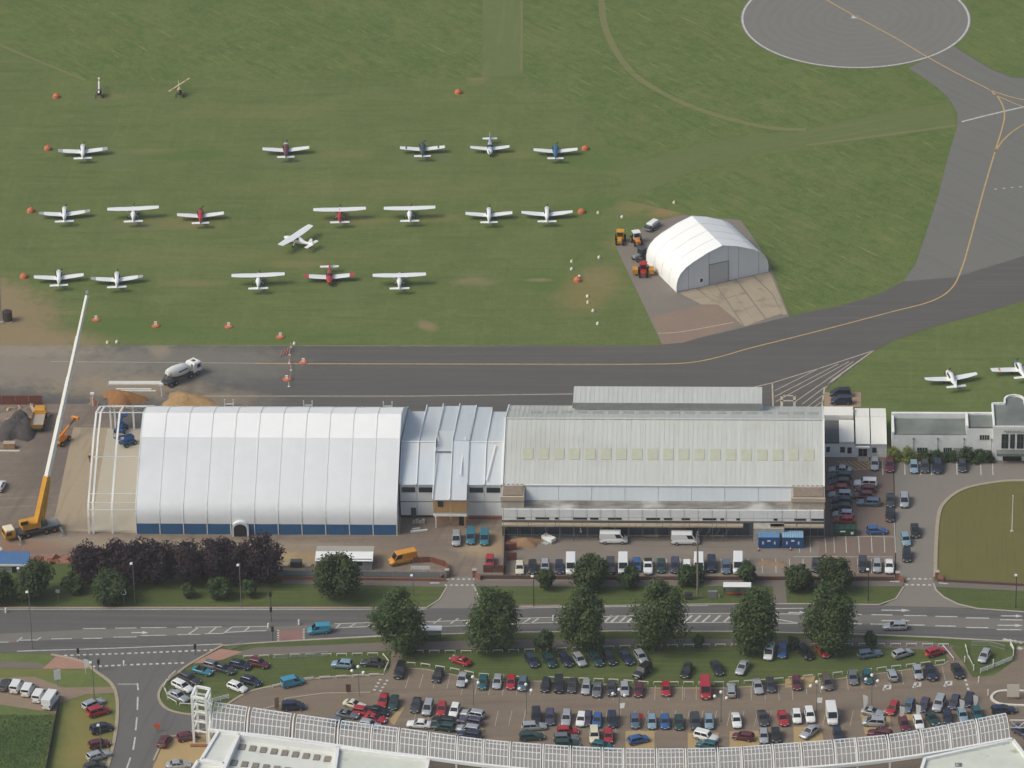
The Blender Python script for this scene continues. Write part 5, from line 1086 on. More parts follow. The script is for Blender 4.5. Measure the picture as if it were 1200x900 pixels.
def plane(x, y, ang, label, kind, span=10.6, body=None, nose=None, wing=None, tip=None, tail=None, stripe=None, gl=None):
    """low- or high-wing light aircraft; x,y is the photo position of the wing centre on the ground, ang the nose direction"""
    body = body or AW; nose = nose or body; wing = wing or AW; tip = tip or wing; tail = tail or AW
    p = G(x, y, 1.0 if kind == 'low' else 2.0); t = thing('light_aircraft', label, 'aeroplane', (p.x, p.y, 0), img_dir(x, y, ang), 'light aircraft parked on the grass')
    high = kind == 'high'; s = span/10.6
    zc = 1.15 if high else 1.05
    fs = [(2.5, zc, .10, .10), (2.42, zc, .28, .26), (1.9, zc, .44, .38), (1.25, zc+.04, .52, .46), (.75, zc+.12, .56, .58), (.25, zc+.24, .57, .74), (-.6, zc+.24, .55, .74), (-1.4, zc+.16, .46, .58), (-2.4, zc+.12, .30, .36), (-3.6, zc+.16, .17, .22), (-4.6, zc+.24, .06, .16)]
    fs = [(a*1.04, b, c*1.22, d*1.08) for a, b, c, d in fs]
    if high: fs = [(a, b+(.1 if -1.5 < a < .5 else 0), c, d+(.1 if -1.5 < a < .5 else 0)) for a, b, c, d in fs]
    mb = MB(); mb.loft([oval(*q) for q in fs[3:]], 0); mb.build('fuselage', body, t)
    mb = MB(); mb.loft([oval(*q) for q in fs[:4]], 0); mb.build('engine_cowling', nose, t)
    # canopy glass
    o1 = [(q[0], q[1], q[2]*1.02, q[3]*1.02) for q in fs]
    def arc(q, a0, a1, n=5):
        return [(q[0], q[2]*math.copysign(abs(math.cos(a))**(2/2.4), math.cos(a)), q[1]+q[3]*math.copysign(abs(math.sin(a))**(2/2.4), math.sin(a))) for a in [R(a0+(a1-a0)*i/n) for i in range(n+1)]]
    mb = MB(); A_, B_ = arc(o1[4], 25, 155, 8), arc(o1[5], 30, 150, 8); mb.add(A_+B_, [(i, i+1, 9+i+1, 9+i) for i in range(8)], 0, True); mb.build('windscreen', AGL, t)
    for sgn in (0, 1):
        a0, a1 = (18, 52) if sgn == 0 else (128, 162)
        mb = MB(); rr = [arc(o1[k], a0, a1, 3) for k in (5, 6, 7)]; vs = sum(rr, []); mb.add(vs, [(k*4+i, k*4+i+1, (k+1)*4+i+1, (k+1)*4+i) for k in range(2) for i in range(3)], 0, True); mb.build('side_window', AGL, t)
    h = span/2; zw = 2.28 if high else .82; dih = .10 if high else .52
    taper = .72 if high else (.78 if gl != 'taper' else .6)
    for sg in (-1, 1):
        c0 = 1.85*(s if s < 1 else 1); le0 = .55; yb = (.0 if high else .45)*sg; ym = sg*h*.58; yt = sg*h*.80; ye = sg*h
        f = lambda yy: zw+dih*abs(yy)/h
        def chord(yy):
            u = abs(yy)/h
            return c0 if u < .5 else c0*(1-(1-taper)*(u-.5)/.5)
        mb = MB(); wing_panel(mb, (le0, yb, f(yb), c0, .18), (le0, ym, f(ym), chord(ym), .17), sg > 0); wing_panel(mb, (le0, ym, f(ym), chord(ym), .17), (le0-.08, yt, f(yt), chord(yt), .14), sg > 0); mb.build('wing', wing, t)
        mb = MB(); wing_panel(mb, (le0-.08, yt, f(yt), chord(yt), .14), (le0-.16, ye*.985, f(ye), chord(ye), .11), sg > 0); wing_panel(mb, (le0-.16, ye*.985, f(ye), chord(ye), .11), (le0-.3, ye, f(ye)+.03, chord(ye)*.8, .05), sg > 0); mb.build('wing_tip', tip, t)
        if stripe:
            mb = MB(); ys = sg*h*.68; mb.box(le0-1.35, le0-.1, min(ys, ys+sg*.35), max(ys, ys+sg*.35), f(ys)+.12, f(ys)+.135); mb.build('wing_stripe', stripe, t)
        if high:
            mb = MB(); mb.bar((.15, sg*.5, .85), (.2, sg*h*.5, f(h*.5)-.06), .09, .05); mb.build('wing_strut', AW, t)
        mb = MB(); mb.tube((-.35, sg*(1.15 if high else 1.4)-.08, .22), (-.35, sg*(1.15 if high else 1.4)+.08, .22), .22, n=10, smooth=False); mb.build('main_wheel', TYRE, t)
        mb = MB(); mb.bar((-.3, sg*.45, .85), (-.35, sg*(1.1 if high else 1.4), .25), .1, .1) if high else mb.bar((-.3, sg*1.4, .85), (-.35, sg*1.4, .25), .1, .1); mb.build('undercarriage_leg', AW, t)
    ts = span*.185; zt = zc+.22
    mb = MB()
    for sg in (-1, 1): wing_panel(mb, (-3.85, 0, zt, .95, .1), (-3.95, sg*ts, zt, .78, .07), sg > 0)
    mb.build('tailplane', tail, t)
    mb = MB(); fin = [(-3.3, zt+.05), (-4.1, zt+1.25), (-4.62, zt+1.3), (-4.7, zt)]; vs = [(a, -.05, b) for a, b in fin]+[(a, .05, b) for a, b in fin]
    mb.add(vs, [(0, 1, 2, 3), (7, 6, 5, 4), (0, 4, 5, 1), (1, 5, 6, 2), (2, 6, 7, 3), (3, 7, 4, 0)]); mb.build('fin', tail if tail is not AW else body, t)
    mb = MB(); mb.tube((2.48, 0, zc), (2.75, 0, zc), .16, .03, n=10); mb.build('spinner', nose, t)
    mb = MB(); mb.box(2.55, 2.6, -.08, .08, zc-.92, zc+.92, M=Matrix.Translation((0, 0, zc)) @ Matrix.Rotation(R(random.uniform(10, 80)), 4, 'X') @ Matrix.Translation((0, 0, -zc))); mb.build('propeller', TRIM, t)
    mb = MB(); mb.tube((1.7, -.07, .2), (1.7, .07, .2), .2, n=10, smooth=False); mb.bar((1.7, 0, .25), (1.75, 0, zc-.3), .09); mb.build('nose_wheel', TYRE, t)
    return t
P_ = plane
P_(97, 176, 90, 'white low-wing aeroplane with grey wing tips ', 'low', tip=AG)['label'] = 'white low-wing aeroplane with grey tips in the row just below the helicopters'
P_(335, 174.5, 90, 'white low-wing aeroplane with maroon cabin', 'low', 10.0, body=AM, nose=AW)
P_(495, 173.5, 90, 'low-wing aeroplane with dark grey fuselage and dark wing-tip bands', 'low', 9.6, body=AD_, nose=AD_, stripe=AD_)
P_(574, 174, 270, 'low-wing aeroplane with pale blue body, tail turned to the open field', 'low', 8.4, body=APB, nose=AW)
P_(651, 176, 90, 'low-wing aeroplane with blue nose and cabin beside an orange marker', 'low', 9.4, body=AB, nose=AB)
P_(75.5, 249.5, 90, 'white low-wing aeroplane with grey tips at the end of a row, near an orange marker', 'low', 10.7, tip=AG, gl='taper')
P_(156, 245, 90, 'plain white high-wing aeroplane next to the navy and red low-wing one', 'high', 10.8)
P_(235, 251.5, 90, 'white-winged low-wing aeroplane with navy nose and red cabin', 'low', 9.8, body=AR, nose=AN)
P_(398, 246, 90, 'white high-wing aeroplane with red band behind its wing', 'high', 11.0, body=AR, nose=AW)
P_(480, 244.5, 90, 'white high-wing aeroplane with red nose and dark windows', 'high', 10.8, nose=AR)
P_(573, 250.5, 90, 'small plain white low-wing aeroplane between a red-nosed high-wing and a slender one', 'low', 9.8)
P_(641, 249.5, 90, 'slender white low-wing aeroplane with tapered wings beside an orange marker', 'low', 10.7, gl='taper')
P_(345, 277, 163, 'white high-wing aeroplane standing askew between two rows', 'high', 10.8)
P_(69, 324, 90, 'plain white low-wing aeroplane with small wing lettering beside a marker near the dirt patch', 'low', 10.2, tip=AW)
P_(137, 326, 90, 'white low-wing aeroplane with tapered grey-tipped wings next to the crane tip', 'low', 10.7, tip=AG, gl='taper')
P_(302.5, 323, 90, 'plain white high-wing aeroplane next to the red and white low-wing one', 'high', 10.9)
P_(386, 325, 270, 'red and white low-wing aeroplane with red wing tips', 'low', 10.4, body=AR, nose=AR, tip=AR)
P_(468, 323, 90, 'plain white high-wing aeroplane at the end of the row nearest the taxiway', 'high', 10.9)
P_(1114, 442, 118, 'slender white aeroplane with swept-looking tapered wings on grass behind the terminal', 'low', 10.6, gl='taper')
P_(1194, 431, 118, 'white aeroplane with blue nose and orange wing bands behind the terminal', 'low', 11.5, nose=AB, stripe=AO)

def helicopter(x, y, ang, rot, label, c1, blade):
    p = G(x, y); t = thing('helicopter', label, 'helicopter', (p.x, p.y, 0), img_dir(x, y, ang), 'small helicopters')
    mb = MB(); st = [(1.25, 1.05, .12, .15), (1.05, 1.08, .45, .4), (.5, 1.18, .58, .6), (-.2, 1.22, .55, .62), (-.8, 1.3, .38, .45), (-1.2, 1.4, .2, .25)]
    mb.loft([oval(*q) for q in st[2:]], 0); mb.build('cabin', c1, t)
    mb = MB(); mb.loft([oval(*q) for q in st[:3]], 0); mb.build('windscreen', AGL, t)
    mb = MB(); mb.tube((-1.0, 0, 1.42), (-4.3, 0, 1.65), .14, .08, n=8); mb.build('tail_boom', c1, t)
    mb = MB(); mb.box(-4.6, -4.2, -.02, .02, 1.2, 2.2); mb.build('tail_fin', c1, t)
    mb = MB(); mb.box(-4.33, -4.25, .1, .13, 1.15, 2.2); mb.build('tail_rotor', TRIM, t)
    mb = MB(); mb.bar((-.15, 0, 1.7), (-.15, 0, 2.62), .16); mb.build('mast', AW, t)
    d = img_dir(x, y, rot)-img_dir(x, y, ang); Mx = Matrix.Translation((-.15, 0, 2.65)) @ Matrix.Rotation(d, 4, 'Z')
    for sg in (-1, 1):
        mb = MB(); mb.box(.1*sg if sg > 0 else -3.85, 3.85 if sg > 0 else -.1, -.16, .16, -.02, .03, M=Mx); b = mb.build('rotor_blade', blade, t)
        mb = MB(); mb.box(2.0 if sg > 0 else -3.0, 3.0 if sg > 0 else -2.0, -.165, .165, .032, .04, M=Mx); mb.build('blade_band', AO, b)
    for sg in (-1, 1):
        mb = MB(); mb.tube((-1.0, sg*.85, .08), (1.2, sg*.85, .08), .05, n=6); mb.bar((.6, sg*.85, .1), (.5, sg*.3, .8), .06); mb.bar((-.5, sg*.85, .1), (-.5, sg*.3, .8), .06); mb.build('skid', TRIM, t)
helicopter(116.5, 113, 270, 90, 'small dark helicopter with its white and orange rotor in line with its body', AN, AW)
helicopter(210.5, 112.5, 275, 33, 'small yellow helicopter with rotor blades set across its body', acol('yellow', (.55, .42, .12)), acol('cream_blade', (.62, .55, .38)))
# ================================================================== TREES AND SHRUBS
def leaf_mat(name, c1, c2, c3):
    m = bpy.data.materials.new(name); m.use_nodes = True; nt = m.node_tree; b = nt.nodes['Principled BSDF']; b.inputs['Roughness'].default_value = .65; b.inputs['Specular IOR Level'].default_value = .25
    g = nd(nt, 'ShaderNodeNewGeometry'); n = nd(nt, 'ShaderNodeTexNoise'); n.inputs['Scale'].default_value = .7; n.inputs['Detail'].default_value = 5; n.inputs['Roughness'].default_value = .8
    nt.links.new(g.outputs['Position'], n.inputs['Vector'])
    cr = nd(nt, 'ShaderNodeValToRGB'); e = cr.color_ramp.elements; e[0].position = .3; e[0].color = rgba(c1); e[1].position = .72; e[1].color = rgba(c3); q = e.new(.5); q.color = rgba(c2)
    nt.links.new(n.outputs['Fac'], cr.inputs['Fac']); nt.links.new(cr.outputs[0], b.inputs['Base Color'])
    tr = nd(nt, 'ShaderNodeBsdfTranslucent'); nt.links.new(cr.outputs[0], tr.inputs['Color']); mx = nd(nt, 'ShaderNodeMixShader'); mx.inputs[0].default_value = .15
    nt.links.new(b.outputs[0], mx.inputs[1]); nt.links.new(tr.outputs[0], mx.inputs[2]); nt.links.new(mx.outputs[0], nt.nodes['Material Output'].inputs['Surface'])
    return m
LIME = leaf_mat('lime_leaves', (.020, .038, .013), (.054, .09, .027), (.125, .17, .055))
OAK = leaf_mat('broad_leaves', (.020, .036, .014), (.044, .07, .022), (.095, .125, .042))
COPPER = leaf_mat('copper_leaves', (.018, .011, .017), (.036, .020, .029), (.062, .034, .044))
SHRUB = leaf_mat('shrub_leaves', (.026, .048, .02), (.05, .085, .03), (.09, .13, .045))
YGREEN = leaf_mat('yellow_green_leaves', (.14, .18, .035), (.22, .26, .06), (.30, .33, .09))
BARK = mat('bark', (.07, .058, .045), .95, var=.25, scale=3)
def crown_mesh(name, blobs, n, size, seed, m):
    """leaf faces spread over the outer shells of many clumps"""
    rn = random.Random(seed); vs, fs = [], []
    tot = sum(b[3]*b[4] for b in blobs)
    for (cx, cy, cz, r, rz_) in blobs:
        k = max(8, int(n*r*rz_/tot))
        for _ in range(k):
            while True:
                v = Vector((rn.uniform(-1, 1), rn.uniform(-1, 1), rn.uniform(-1, 1)))
                if .05 < v.length < 1: break
            v.normalize(); rad = rn.uniform(.55, 1.08) if rn.random() < .85 else rn.uniform(1.0, 1.25)
            p = Vector((cx+v.x*r*rad, cy+v.y*r*rad, cz+v.z*rz_*rad))
            nrm = (v+Vector((rn.uniform(-.7, .7), rn.uniform(-.7, .7), rn.uniform(-.3, .9)))).normalized()
            a = nrm.orthogonal().normalized(); a = (a*math.cos(t := rn.uniform(0, 6.28))+nrm.cross(a)*math.sin(t)); b = nrm.cross(a)
            s = size*rn.uniform(.6, 1.4); i = len(vs)
            vs += [p-a*s*.5, p+b*s*.32-nrm*s*.06, p+a*s*.55-nrm*s*.16, p-b*s*.32-nrm*s*.06]; fs.append((i, i+1, i+2, i+3))
    me = bpy.data.meshes.new(name); me.from_pydata([tuple(v) for v in vs], [], fs); me.materials.append(m); me.update()
    return me
def blobs_for(h, w, base, shape, seed, n):
    rn = random.Random(seed); out = []
    for i in range(n):
        u = (i+.5)/n; z = base+(h-base)*(.06+.88*u)
        if shape == 'column': prof_ = .52+.48*math.sin(math.pi*min(1, (u*.92+.18)))**.8 if u < .8 else .9*(1-u)/.2*.62+.18
        elif shape == 'round': prof_ = math.sqrt(max(.05, 1-(2*u-1)**2*.93))
        else: prof_ = 1.0-.35*u
        R_ = w/2*prof_; a = rn.uniform(0, 6.28)+i*2.399; d = R_*rn.uniform(.35, .80)
        r = R_*rn.uniform(.36, .56)+.18*w/6
        out.append((d*math.cos(a), d*math.sin(a), z, r, r*rn.uniform(.75, 1.1)))
    return out
def trunk_mesh(name, h, r, base, w, seed):
    rn = random.Random(seed); mb = MB(); p = Vector((0, 0, 0)); k = 5; rr = r
    for i in range(k):
        q = Vector((rn.uniform(-.15, .15), rn.uniform(-.15, .15), h*.8*(i+1)/k)); r2 = r*(1-.8*(i+1)/k); mb.tube(p, q, rr, r2, n=7, caps=(i == 0)); p, rr = q, r2
        if i >= 1:
            for _ in range(3):
                a = rn.uniform(0, 6.28); e = q+Vector((math.cos(a)*w*.33, math.sin(a)*w*.33, h*.12)); mb.tube(q, e, rr*.5, rr*.15, n=5, caps=False)
    return mb.mesh(name, BARK)
TREES = {}
def tree(kind, x, y, h, w, label, shape='round', m=None, seed=1, n=6500, nb=34, base=None, size=.5, group=None, cat='tree', name=None, rzz=0, zoff=0):
    key = (kind, seed, round(h, 1), round(w, 1)); base = h*.12 if base is None else base
    if key not in TREES: TREES[key] = (crown_mesh(kind+'_crown', blobs_for(h, w, base, shape, seed, nb), n, size, seed, m), trunk_mesh(kind+'_trunk', h, max(.06, h*.022), base, w, seed))
    p = G(x, y); t = thing(name or kind, label, cat, (p.x, p.y, 0), rzz, group)
    place('crown', TREES[key][0], t); place('trunk' if cat == 'tree' else 'stem', TREES[key][1], t)
    return t
# row of limes along the road; base pixel, height, width
for i, (x, y, h, w, sd, lab) in enumerate(((468, 762, 13.4, 9.0, 1, 'lime tree beside the bus shelter and zebra path'), (579.5, 762, 13.3, 9.0, 2, 'lime tree standing behind the red sports car'), (684, 762, 13.8, 8.2, 3, 'lime tree above the line of dark cars on the grass strip'),
    (772, 762.5, 15.0, 9.6, 4, 'wide-skirted lime tree beside the hatched road marking'), (886, 760, 12.6, 8.6, 5, 'lime tree standing behind the white small van'), (972, 760, 14.2, 9.0, 6, 'tall lime tree beside the red hatchback on the grass'))):
    tree('lime_tree', x, y, h, w, lab, 'column', LIME, sd, 9000, 46, 1.2, .5, 'lime trees along the main road')
tree('broadleaf_tree', 398, 702, 9.2, 8.2, 'round broadleaf tree before the white-roofed site cabin', 'round', OAK, 11, 7000, 34, 1.0, .5)
tree('broadleaf_tree', 40, 701, 7.0, 7.4, 'round bushy tree at the end of the copper hedge', 'round', OAK, 12, 6000, 30, .5)
tree('broadleaf_tree', 0, 704, 6.2, 6.0, 'bushy tree beside the blue sheeted stack', 'round', OAK, 13, 5000, 26, .5)
tree('broadleaf_tree', 131, 703, 5.6, 7.0, 'spreading small tree before the copper hedge near a round road sign', 'round', SHRUB, 14, 5000, 26, .4)
tree('broadleaf_tree', 257, 701, 4.4, 4.2, 'small green tree before the far end of the copper hedge', 'round', SHRUB, 15, 2600, 18, .4)
tree('broadleaf_tree', 292, 699, 3.6, 2.6, 'slim green sapling next to a lamp post before the copper hedge', 'round', SHRUB, 16, 1600, 14, .4)
tree('broadleaf_tree', 221, 700, 3.0, 2.4, 'tiny sapling in the verge before the copper hedge', 'round', SHRUB, 17, 1400, 12, .4)
tree('broadleaf_tree', 86, 694, 4.0, 3.6, 'low green bush touching the copper hedge end', 'round', SHRUB, 18, 2400, 16, .2)
tree('broadleaf_tree', 640, 690, 4.4, 3.4, 'small dark tree by the black street lamp on the verge', 'round', OAK, 21, 2600, 18, .6)
tree('broadleaf_tree', 692, 689, 6.4, 6.8, 'large round bush-like tree overhanging the low lot wall', 'round', OAK, 22, 5500, 28, .4)
tree('broadleaf_tree', 738, 688, 4.0, 4.0, 'small tree beside blue hatchback along the low wall', 'round', SHRUB, 23, 2600, 18, .4)
tree('broadleaf_tree', 808, 685, 3.6, 4.6, 'low spreading tree beside the tall timber pole', 'round', SHRUB, 24, 2600, 18, .3)
tree('broadleaf_tree', 876, 684, 4.4, 4.0, 'small tree at the end of the row of site vans', 'round', SHRUB, 25, 2600, 18, .4)
tree('broadleaf_tree', 935, 690, 4.2, 5.6, 'spreading small tree at the corner of the footpath link', 'round', OAK, 26, 3600, 22, .4)
tree('broadleaf_tree', 979, 690, 6.2, 6.6, 'dense round tree between the lot wall and the tallest lime', 'round', OAK, 27, 5500, 28, .4)
tree('broadleaf_tree', 638, 766, 4.4, 3.6, 'young tree between two limes by the hoop rails', 'round', SHRUB, 28, 2400, 18, .9)
tree('broadleaf_tree', 817.5, 761, 3.0, 2.2, 'spiky sapling between hoop rails beside the widest lime', 'round', SHRUB, 29, 1200, 12, .5)
tree('broadleaf_tree', 929, 760, 2.4, 2.0, 'tiny sapling between blue hatchback and hoop rail', 'round', SHRUB, 30, 1000, 10, .4)
tree('broadleaf_tree', 1020, 758, 3.2, 2.4, 'small young tree over the slate blue estate', 'round', SHRUB, 31, 1400, 12, .5)
rn = random.Random(5)
cl = ['copper beech at the hedge end with a green bush at its foot', 'copper beech above the round road sign', 'copper beech behind the spreading small tree', 'copper beech with a lamp post before it', 'copper beech in the thick of the hedge', 'copper beech with pale gap in its crown', 'copper beech behind a slim sapling', 'tall rounded copper beech closing the hedge beside the dirt yard']
for i in range(8):
    x = 103+i*29+rn.uniform(-4, 4); tree('copper_beech', x, 681+rn.uniform(-1, 2), 8.2+(i == 7)*1.0+(i % 3)*.4, 7.0+(i == 7)*.8, cl[i], 'round', COPPER, 40+i % 4, 5200, 30, .3, .5, 'copper beech hedge', rzz=i*1.3)
for i, (x, y, h, w, m, lab) in enumerate(((1047, 539, 2.4, 2.9, YGREEN, 'clipped yellow-green dome shrub by the gap between buildings'), (1064, 539.5, 2.8, 3.4, YGREEN, 'larger clipped yellow-green dome shrub below the terminal wall'), (1082, 540, 2.0, 3.4, OAK, 'dark green shrub below the terminal wall beside the dome shrub'), (1096, 540, 2.0, 3.0, SHRUB, 'leafy shrub below the second downpipe of the terminal'), (1112, 540, 1.9, 3.6, SHRUB, 'low hedge shrub under the terminal window with blinds'), (1133, 540, 2.7, 3.2, OAK, 'tall dark shrub below the terminal wall step'), (1146, 540.5, 2.1, 3.2, SHRUB, 'leafy shrub next to the tall dark one at the terminal'), (1157, 541, 2.1, 2.8, OAK, 'dark shrub against the terminal central block'))):
    tree('shrub', x, y, h, w, lab, 'dome', m, 60+i, 1800, 16, .05, .3, 'shrubs below the terminal wall', 'shrub')
for i, (x, y, lab) in enumerate(((1120, 655, 'x'),)): pass
# rough weeds on the bank bottom-left
rn = random.Random(9); vs, fs = [], []
for _ in range(5200):
    x, y = rn.uniform(-8, 66), rn.uniform(838, 905)
    if x > 66-(y-838)*.16: continue
    p = G(x, y); s = rn.uniform(.15, .4); a = rn.uniform(0, 6.28); d = Vector((math.cos(a), math.sin(a), 0))*s*.4; i = len(vs); u = Vector((rn.uniform(-.3, .3), rn.uniform(-.3, .3), s))
    vs += [p-d*.5, p+d*.5, p+u]; fs.append((i, i+1, i+2))
me = bpy.data.meshes.new('rough_weeds'); me.from_pydata([tuple(v) for v in vs], [], fs); me.materials.append(leaf_mat('weed_leaves', (.05, .09, .03), (.075, .12, .042), (.10, .14, .055)))
o = place('rough_weeds', me); o['kind'] = 'stuff'; o['label'] = 'rough dark green weeds on the bank behind the gravel yard'
# ================================================================== BUILDING SITE
CY = mat('crane_yellow', srgb(205, 150, 40), .45, c2=srgb(190, 134, 34), scale=1); CW = mat('boom_white', srgb(224, 224, 216), .45); CK = mat('chassis_grey', srgb(70, 72, 74), .6)
OR = mat('machine_orange', srgb(208, 128, 40), .5); BL = mat('machine_blue', srgb(38, 74, 120), .5); RD = mat('machine_red', srgb(168, 50, 44), .5); GRYM = mat('machine_grey', srgb(130, 134, 136), .5)
def wheel_at(parent, x, y, r, w, rim=RIMM, nm='wheel'):
    mb = MB(); mb.tube((x, y-w/2, r), (x, y+w/2, r), r, n=14, smooth=False); mb.tube((x, y-w/2-.02, r), (x, y+w/2+.02, r), r*.5, n=10, mi=1, smooth=False); mb.build(nm, [TYRE, rim], parent)
def bxo(nm, m, parent, *b, M=None):
    mb = MB(); mb.box(*b, M=M); return mb.build(nm, m, parent)
def bevel_box(mb, x0, x1, y0, y1, z0, z1, b=.12, mi=0):
    rg = [[(x0+b, y0+b, z0), (x1-b, y0+b, z0), (x1-b, y1-b, z0), (x0+b, y1-b, z0)], [(x0, y0, z0+b), (x1, y0, z0+b), (x1, y1, z0+b), (x0, y1, z0+b)], [(x0, y0, z1-b), (x1, y0, z1-b), (x1, y1, z1-b), (x0, y1, z1-b)], [(x0+b, y0+b, z1), (x1-b, y0+b, z1), (x1-b, y1-b, z1), (x0+b, y1-b, z1)]]
    mb.loft(rg, mi, False)
def bvo(nm, m, parent, *b, r=.12):
    mb = MB(); bevel_box(mb, *b, b=r); return mb.build(nm, m, parent)
# ---- mobile crane
cp_ = G(37, 626); ch = img_dir(37, 622, 192)
cr_ = thing('mobile_crane', 'yellow mobile crane with its long white boom raised', 'crane', (cp_.x, cp_.y, 0), ch)
bvo('chassis', CK, cr_, -5.6, 3.6, -1.25, 1.25, .75, 1.35); bvo('deck', GRYM, cr_, -5.5, -1.2, -1.2, 1.2, 1.36, 1.7)
bvo('driving_cab', CY, cr_, 3.4, 5.5, -1.25, 1.25, .6, 2.2, r=.2); bvo('cab_roof', mat('cab_cream', srgb(222, 212, 184), .5), cr_, 3.5, 5.3, -1.15, 1.15, 2.2, 2.5); bxo('windscreen', CG, cr_, 5.42, 5.52, -1.05, 1.05, 1.4, 2.1); bxo('side_window', CG, cr_, 4.2, 5.2, 1.22, 1.28, 1.4, 2.1)
for x in (2.5, 1.0, -2.6, -4.2):
    for s in (-1, 1): wheel_at(cr_, x, s*1.15, .62, .45, mat('rusty_hub', srgb(150, 104, 76), .7))
bvo('superstructure', CY, cr_, -1.6, 2.0, -1.3, 1.3, 1.72, 3.0, r=.15); bvo('operator_cab', CY, cr_, .8, 2.4, .5, 1.35, 3.0, 3.9); bxo('cab_window', CG, cr_, 1.0, 2.35, 1.33, 1.38, 3.1, 3.8); bvo('counterweight', CK, cr_, -2.9, -1.65, -1.3, 1.3, 1.9, 2.9)
for x, s in ((3.0, 1), (3.0, -1), (-5.3, 1), (-5.3, -1)):
    mb = MB(); mb.bar((x, s*1.2, 1.0), (x, s*2.9, .8), .25); mb.tube((x, s*2.9, .1), (x, s*2.9, .9), .12, n=8); mb.tube((x, s*2.9, 0), (x, s*2.9, .12), .5, n=10); mb.build('outrigger', GRYM, cr_)
B0 = G(43.5, 612, 2.8)
def ray_at_y(px, py, Y):
    d = fwd+rgt*((px-600)/FPX)-upv*((py-450)/FPX); t = (Y-CAM.y)/d.y; return CAM+d*t
T0 = ray_at_y(102, 346, B0.y+14.0)
inv = cr_.matrix_basis.inverted() if False else (Matrix.Translation((cp_.x, cp_.y, 0)) @ Matrix.Rotation(ch, 4, 'Z')).inverted()
Bl, Tl = inv @ B0, inv @ T0
for i, (f0, f1, w_, m_) in enumerate(((0, .205, 1.05, CY), (.2, .47, .82, CW), (.46, .64, .70, CW), (.63, .82, .6, CW), (.81, 1.0, .5, CW))):
    mb = MB(); a_, b2 = Bl.lerp(Tl, f0), Bl.lerp(Tl, f1); mb.bar(a_, b2, w_, w_*1.05)
    if i: mb.bar(a_, Bl.lerp(Tl, f0+.006), w_+.12, w_+.14)
    mb.build('boom_section', m_, cr_)
mb = MB(); off = Vector((0, 0, 0)); mb.tube(Bl+Vector((-1.1, .1, -.6)), Bl.lerp(Tl, .17)+Vector((-.75, 0, 0)), .22, n=8); mb.build('lift_ram', CY, cr_)
mb = MB(); mb.bar(Tl, Tl+Vector((-.3, -1.0, .25)), .5, .55); mb.tube(Tl+Vector((-.2, -.75, -.1)), Tl+Vector((-.2, -.75, -.9)), .05, n=6); mb.build('boom_head', GRYM, cr_)
mb = MB(); a_ = Tl+Vector((-.2, -.75, -.9)); mb.bar(a_, a_-Vector((0, 0, .5)), .2, .2); mb.build('hook_block', CY, cr_)

def machine(name, label, cat, x, y, ang): 
    p = G(x, y); return thing(name, label, cat, (p.x, p.y, 0.06), img_dir(x, y, ang))
# ---- telehandler (orange)
t = machine('telehandler', 'orange telehandler with its arm stretched over the concrete slab', 'telehandler', 72, 519, 40)
bvo('body', OR, t, -1.9, 1.7, -.85, .85, .6, 1.25); bvo('cab', OR, t, -.7, .7, .1, .95, 1.25, 2.3); bxo('cab_window', CG, t, -.6, .6, .93, .98, 1.4, 2.2)
for x in (-1.35, 1.3):
    for s in (-1, 1): wheel_at(t, x, s*.95, .52, .4, OR)
mb = MB(); mb.bar((-1.8, -.35, 1.6), (2.6, -.35, 2.6), .36, .4); mb.build('arm', OR, t); mb = MB(); mb.bar((2.4, -.35, 2.55), (4.8, -.35, 3.1), .26, .28); mb.build('arm_extension', CK, t); bvo('fork_carriage', OR, t, 4.7, 5.2, -1.1, .5, 2.6, 3.5)
# ---- blue access lifts
for (x, y, a, lab) in ((150, 521, 200, 'blue wheeled boom lift standing on the pale slab inside the bare frame'), (142, 505, 60, 'blue boom lift with raised basket beneath the frame ridge')):
    t = machine('boom_lift', lab, 'boom lift', x, y, a)
    bvo('chassis', BL, t, -1.4, 1.4, -.9, .9, .4, 1.0); bvo('turret', BL, t, -1.2, .5, -.6, .6, 1.0, 1.9)
    for xx in (-1.0, 1.0):
        for s in (-1, 1): wheel_at(t, xx, s*.95, .42, .32, GRYM)
    mb = MB(); mb.bar((-1.0, 0, 1.9), (1.9, 0, 2.4), .3, .34); mb.build('arm', BL, t)
    mb = MB(); mb.box(1.8, 2.8, -.7, .7, 2.1, 2.2)
    for xx in (1.85, 2.75):
        for yy in (-.65, .65): mb.tube((xx, yy, 2.2), (xx, yy, 3.2), .04, n=5)
    mb.bar((1.85, -.65, 3.2), (2.75, -.65, 3.2), .06); mb.bar((1.85, .65, 3.2), (2.75, .65, 3.2), .06); mb.bar((2.75, -.65, 3.2), (2.75, .65, 3.2), .06); mb.build('basket', BL, t)
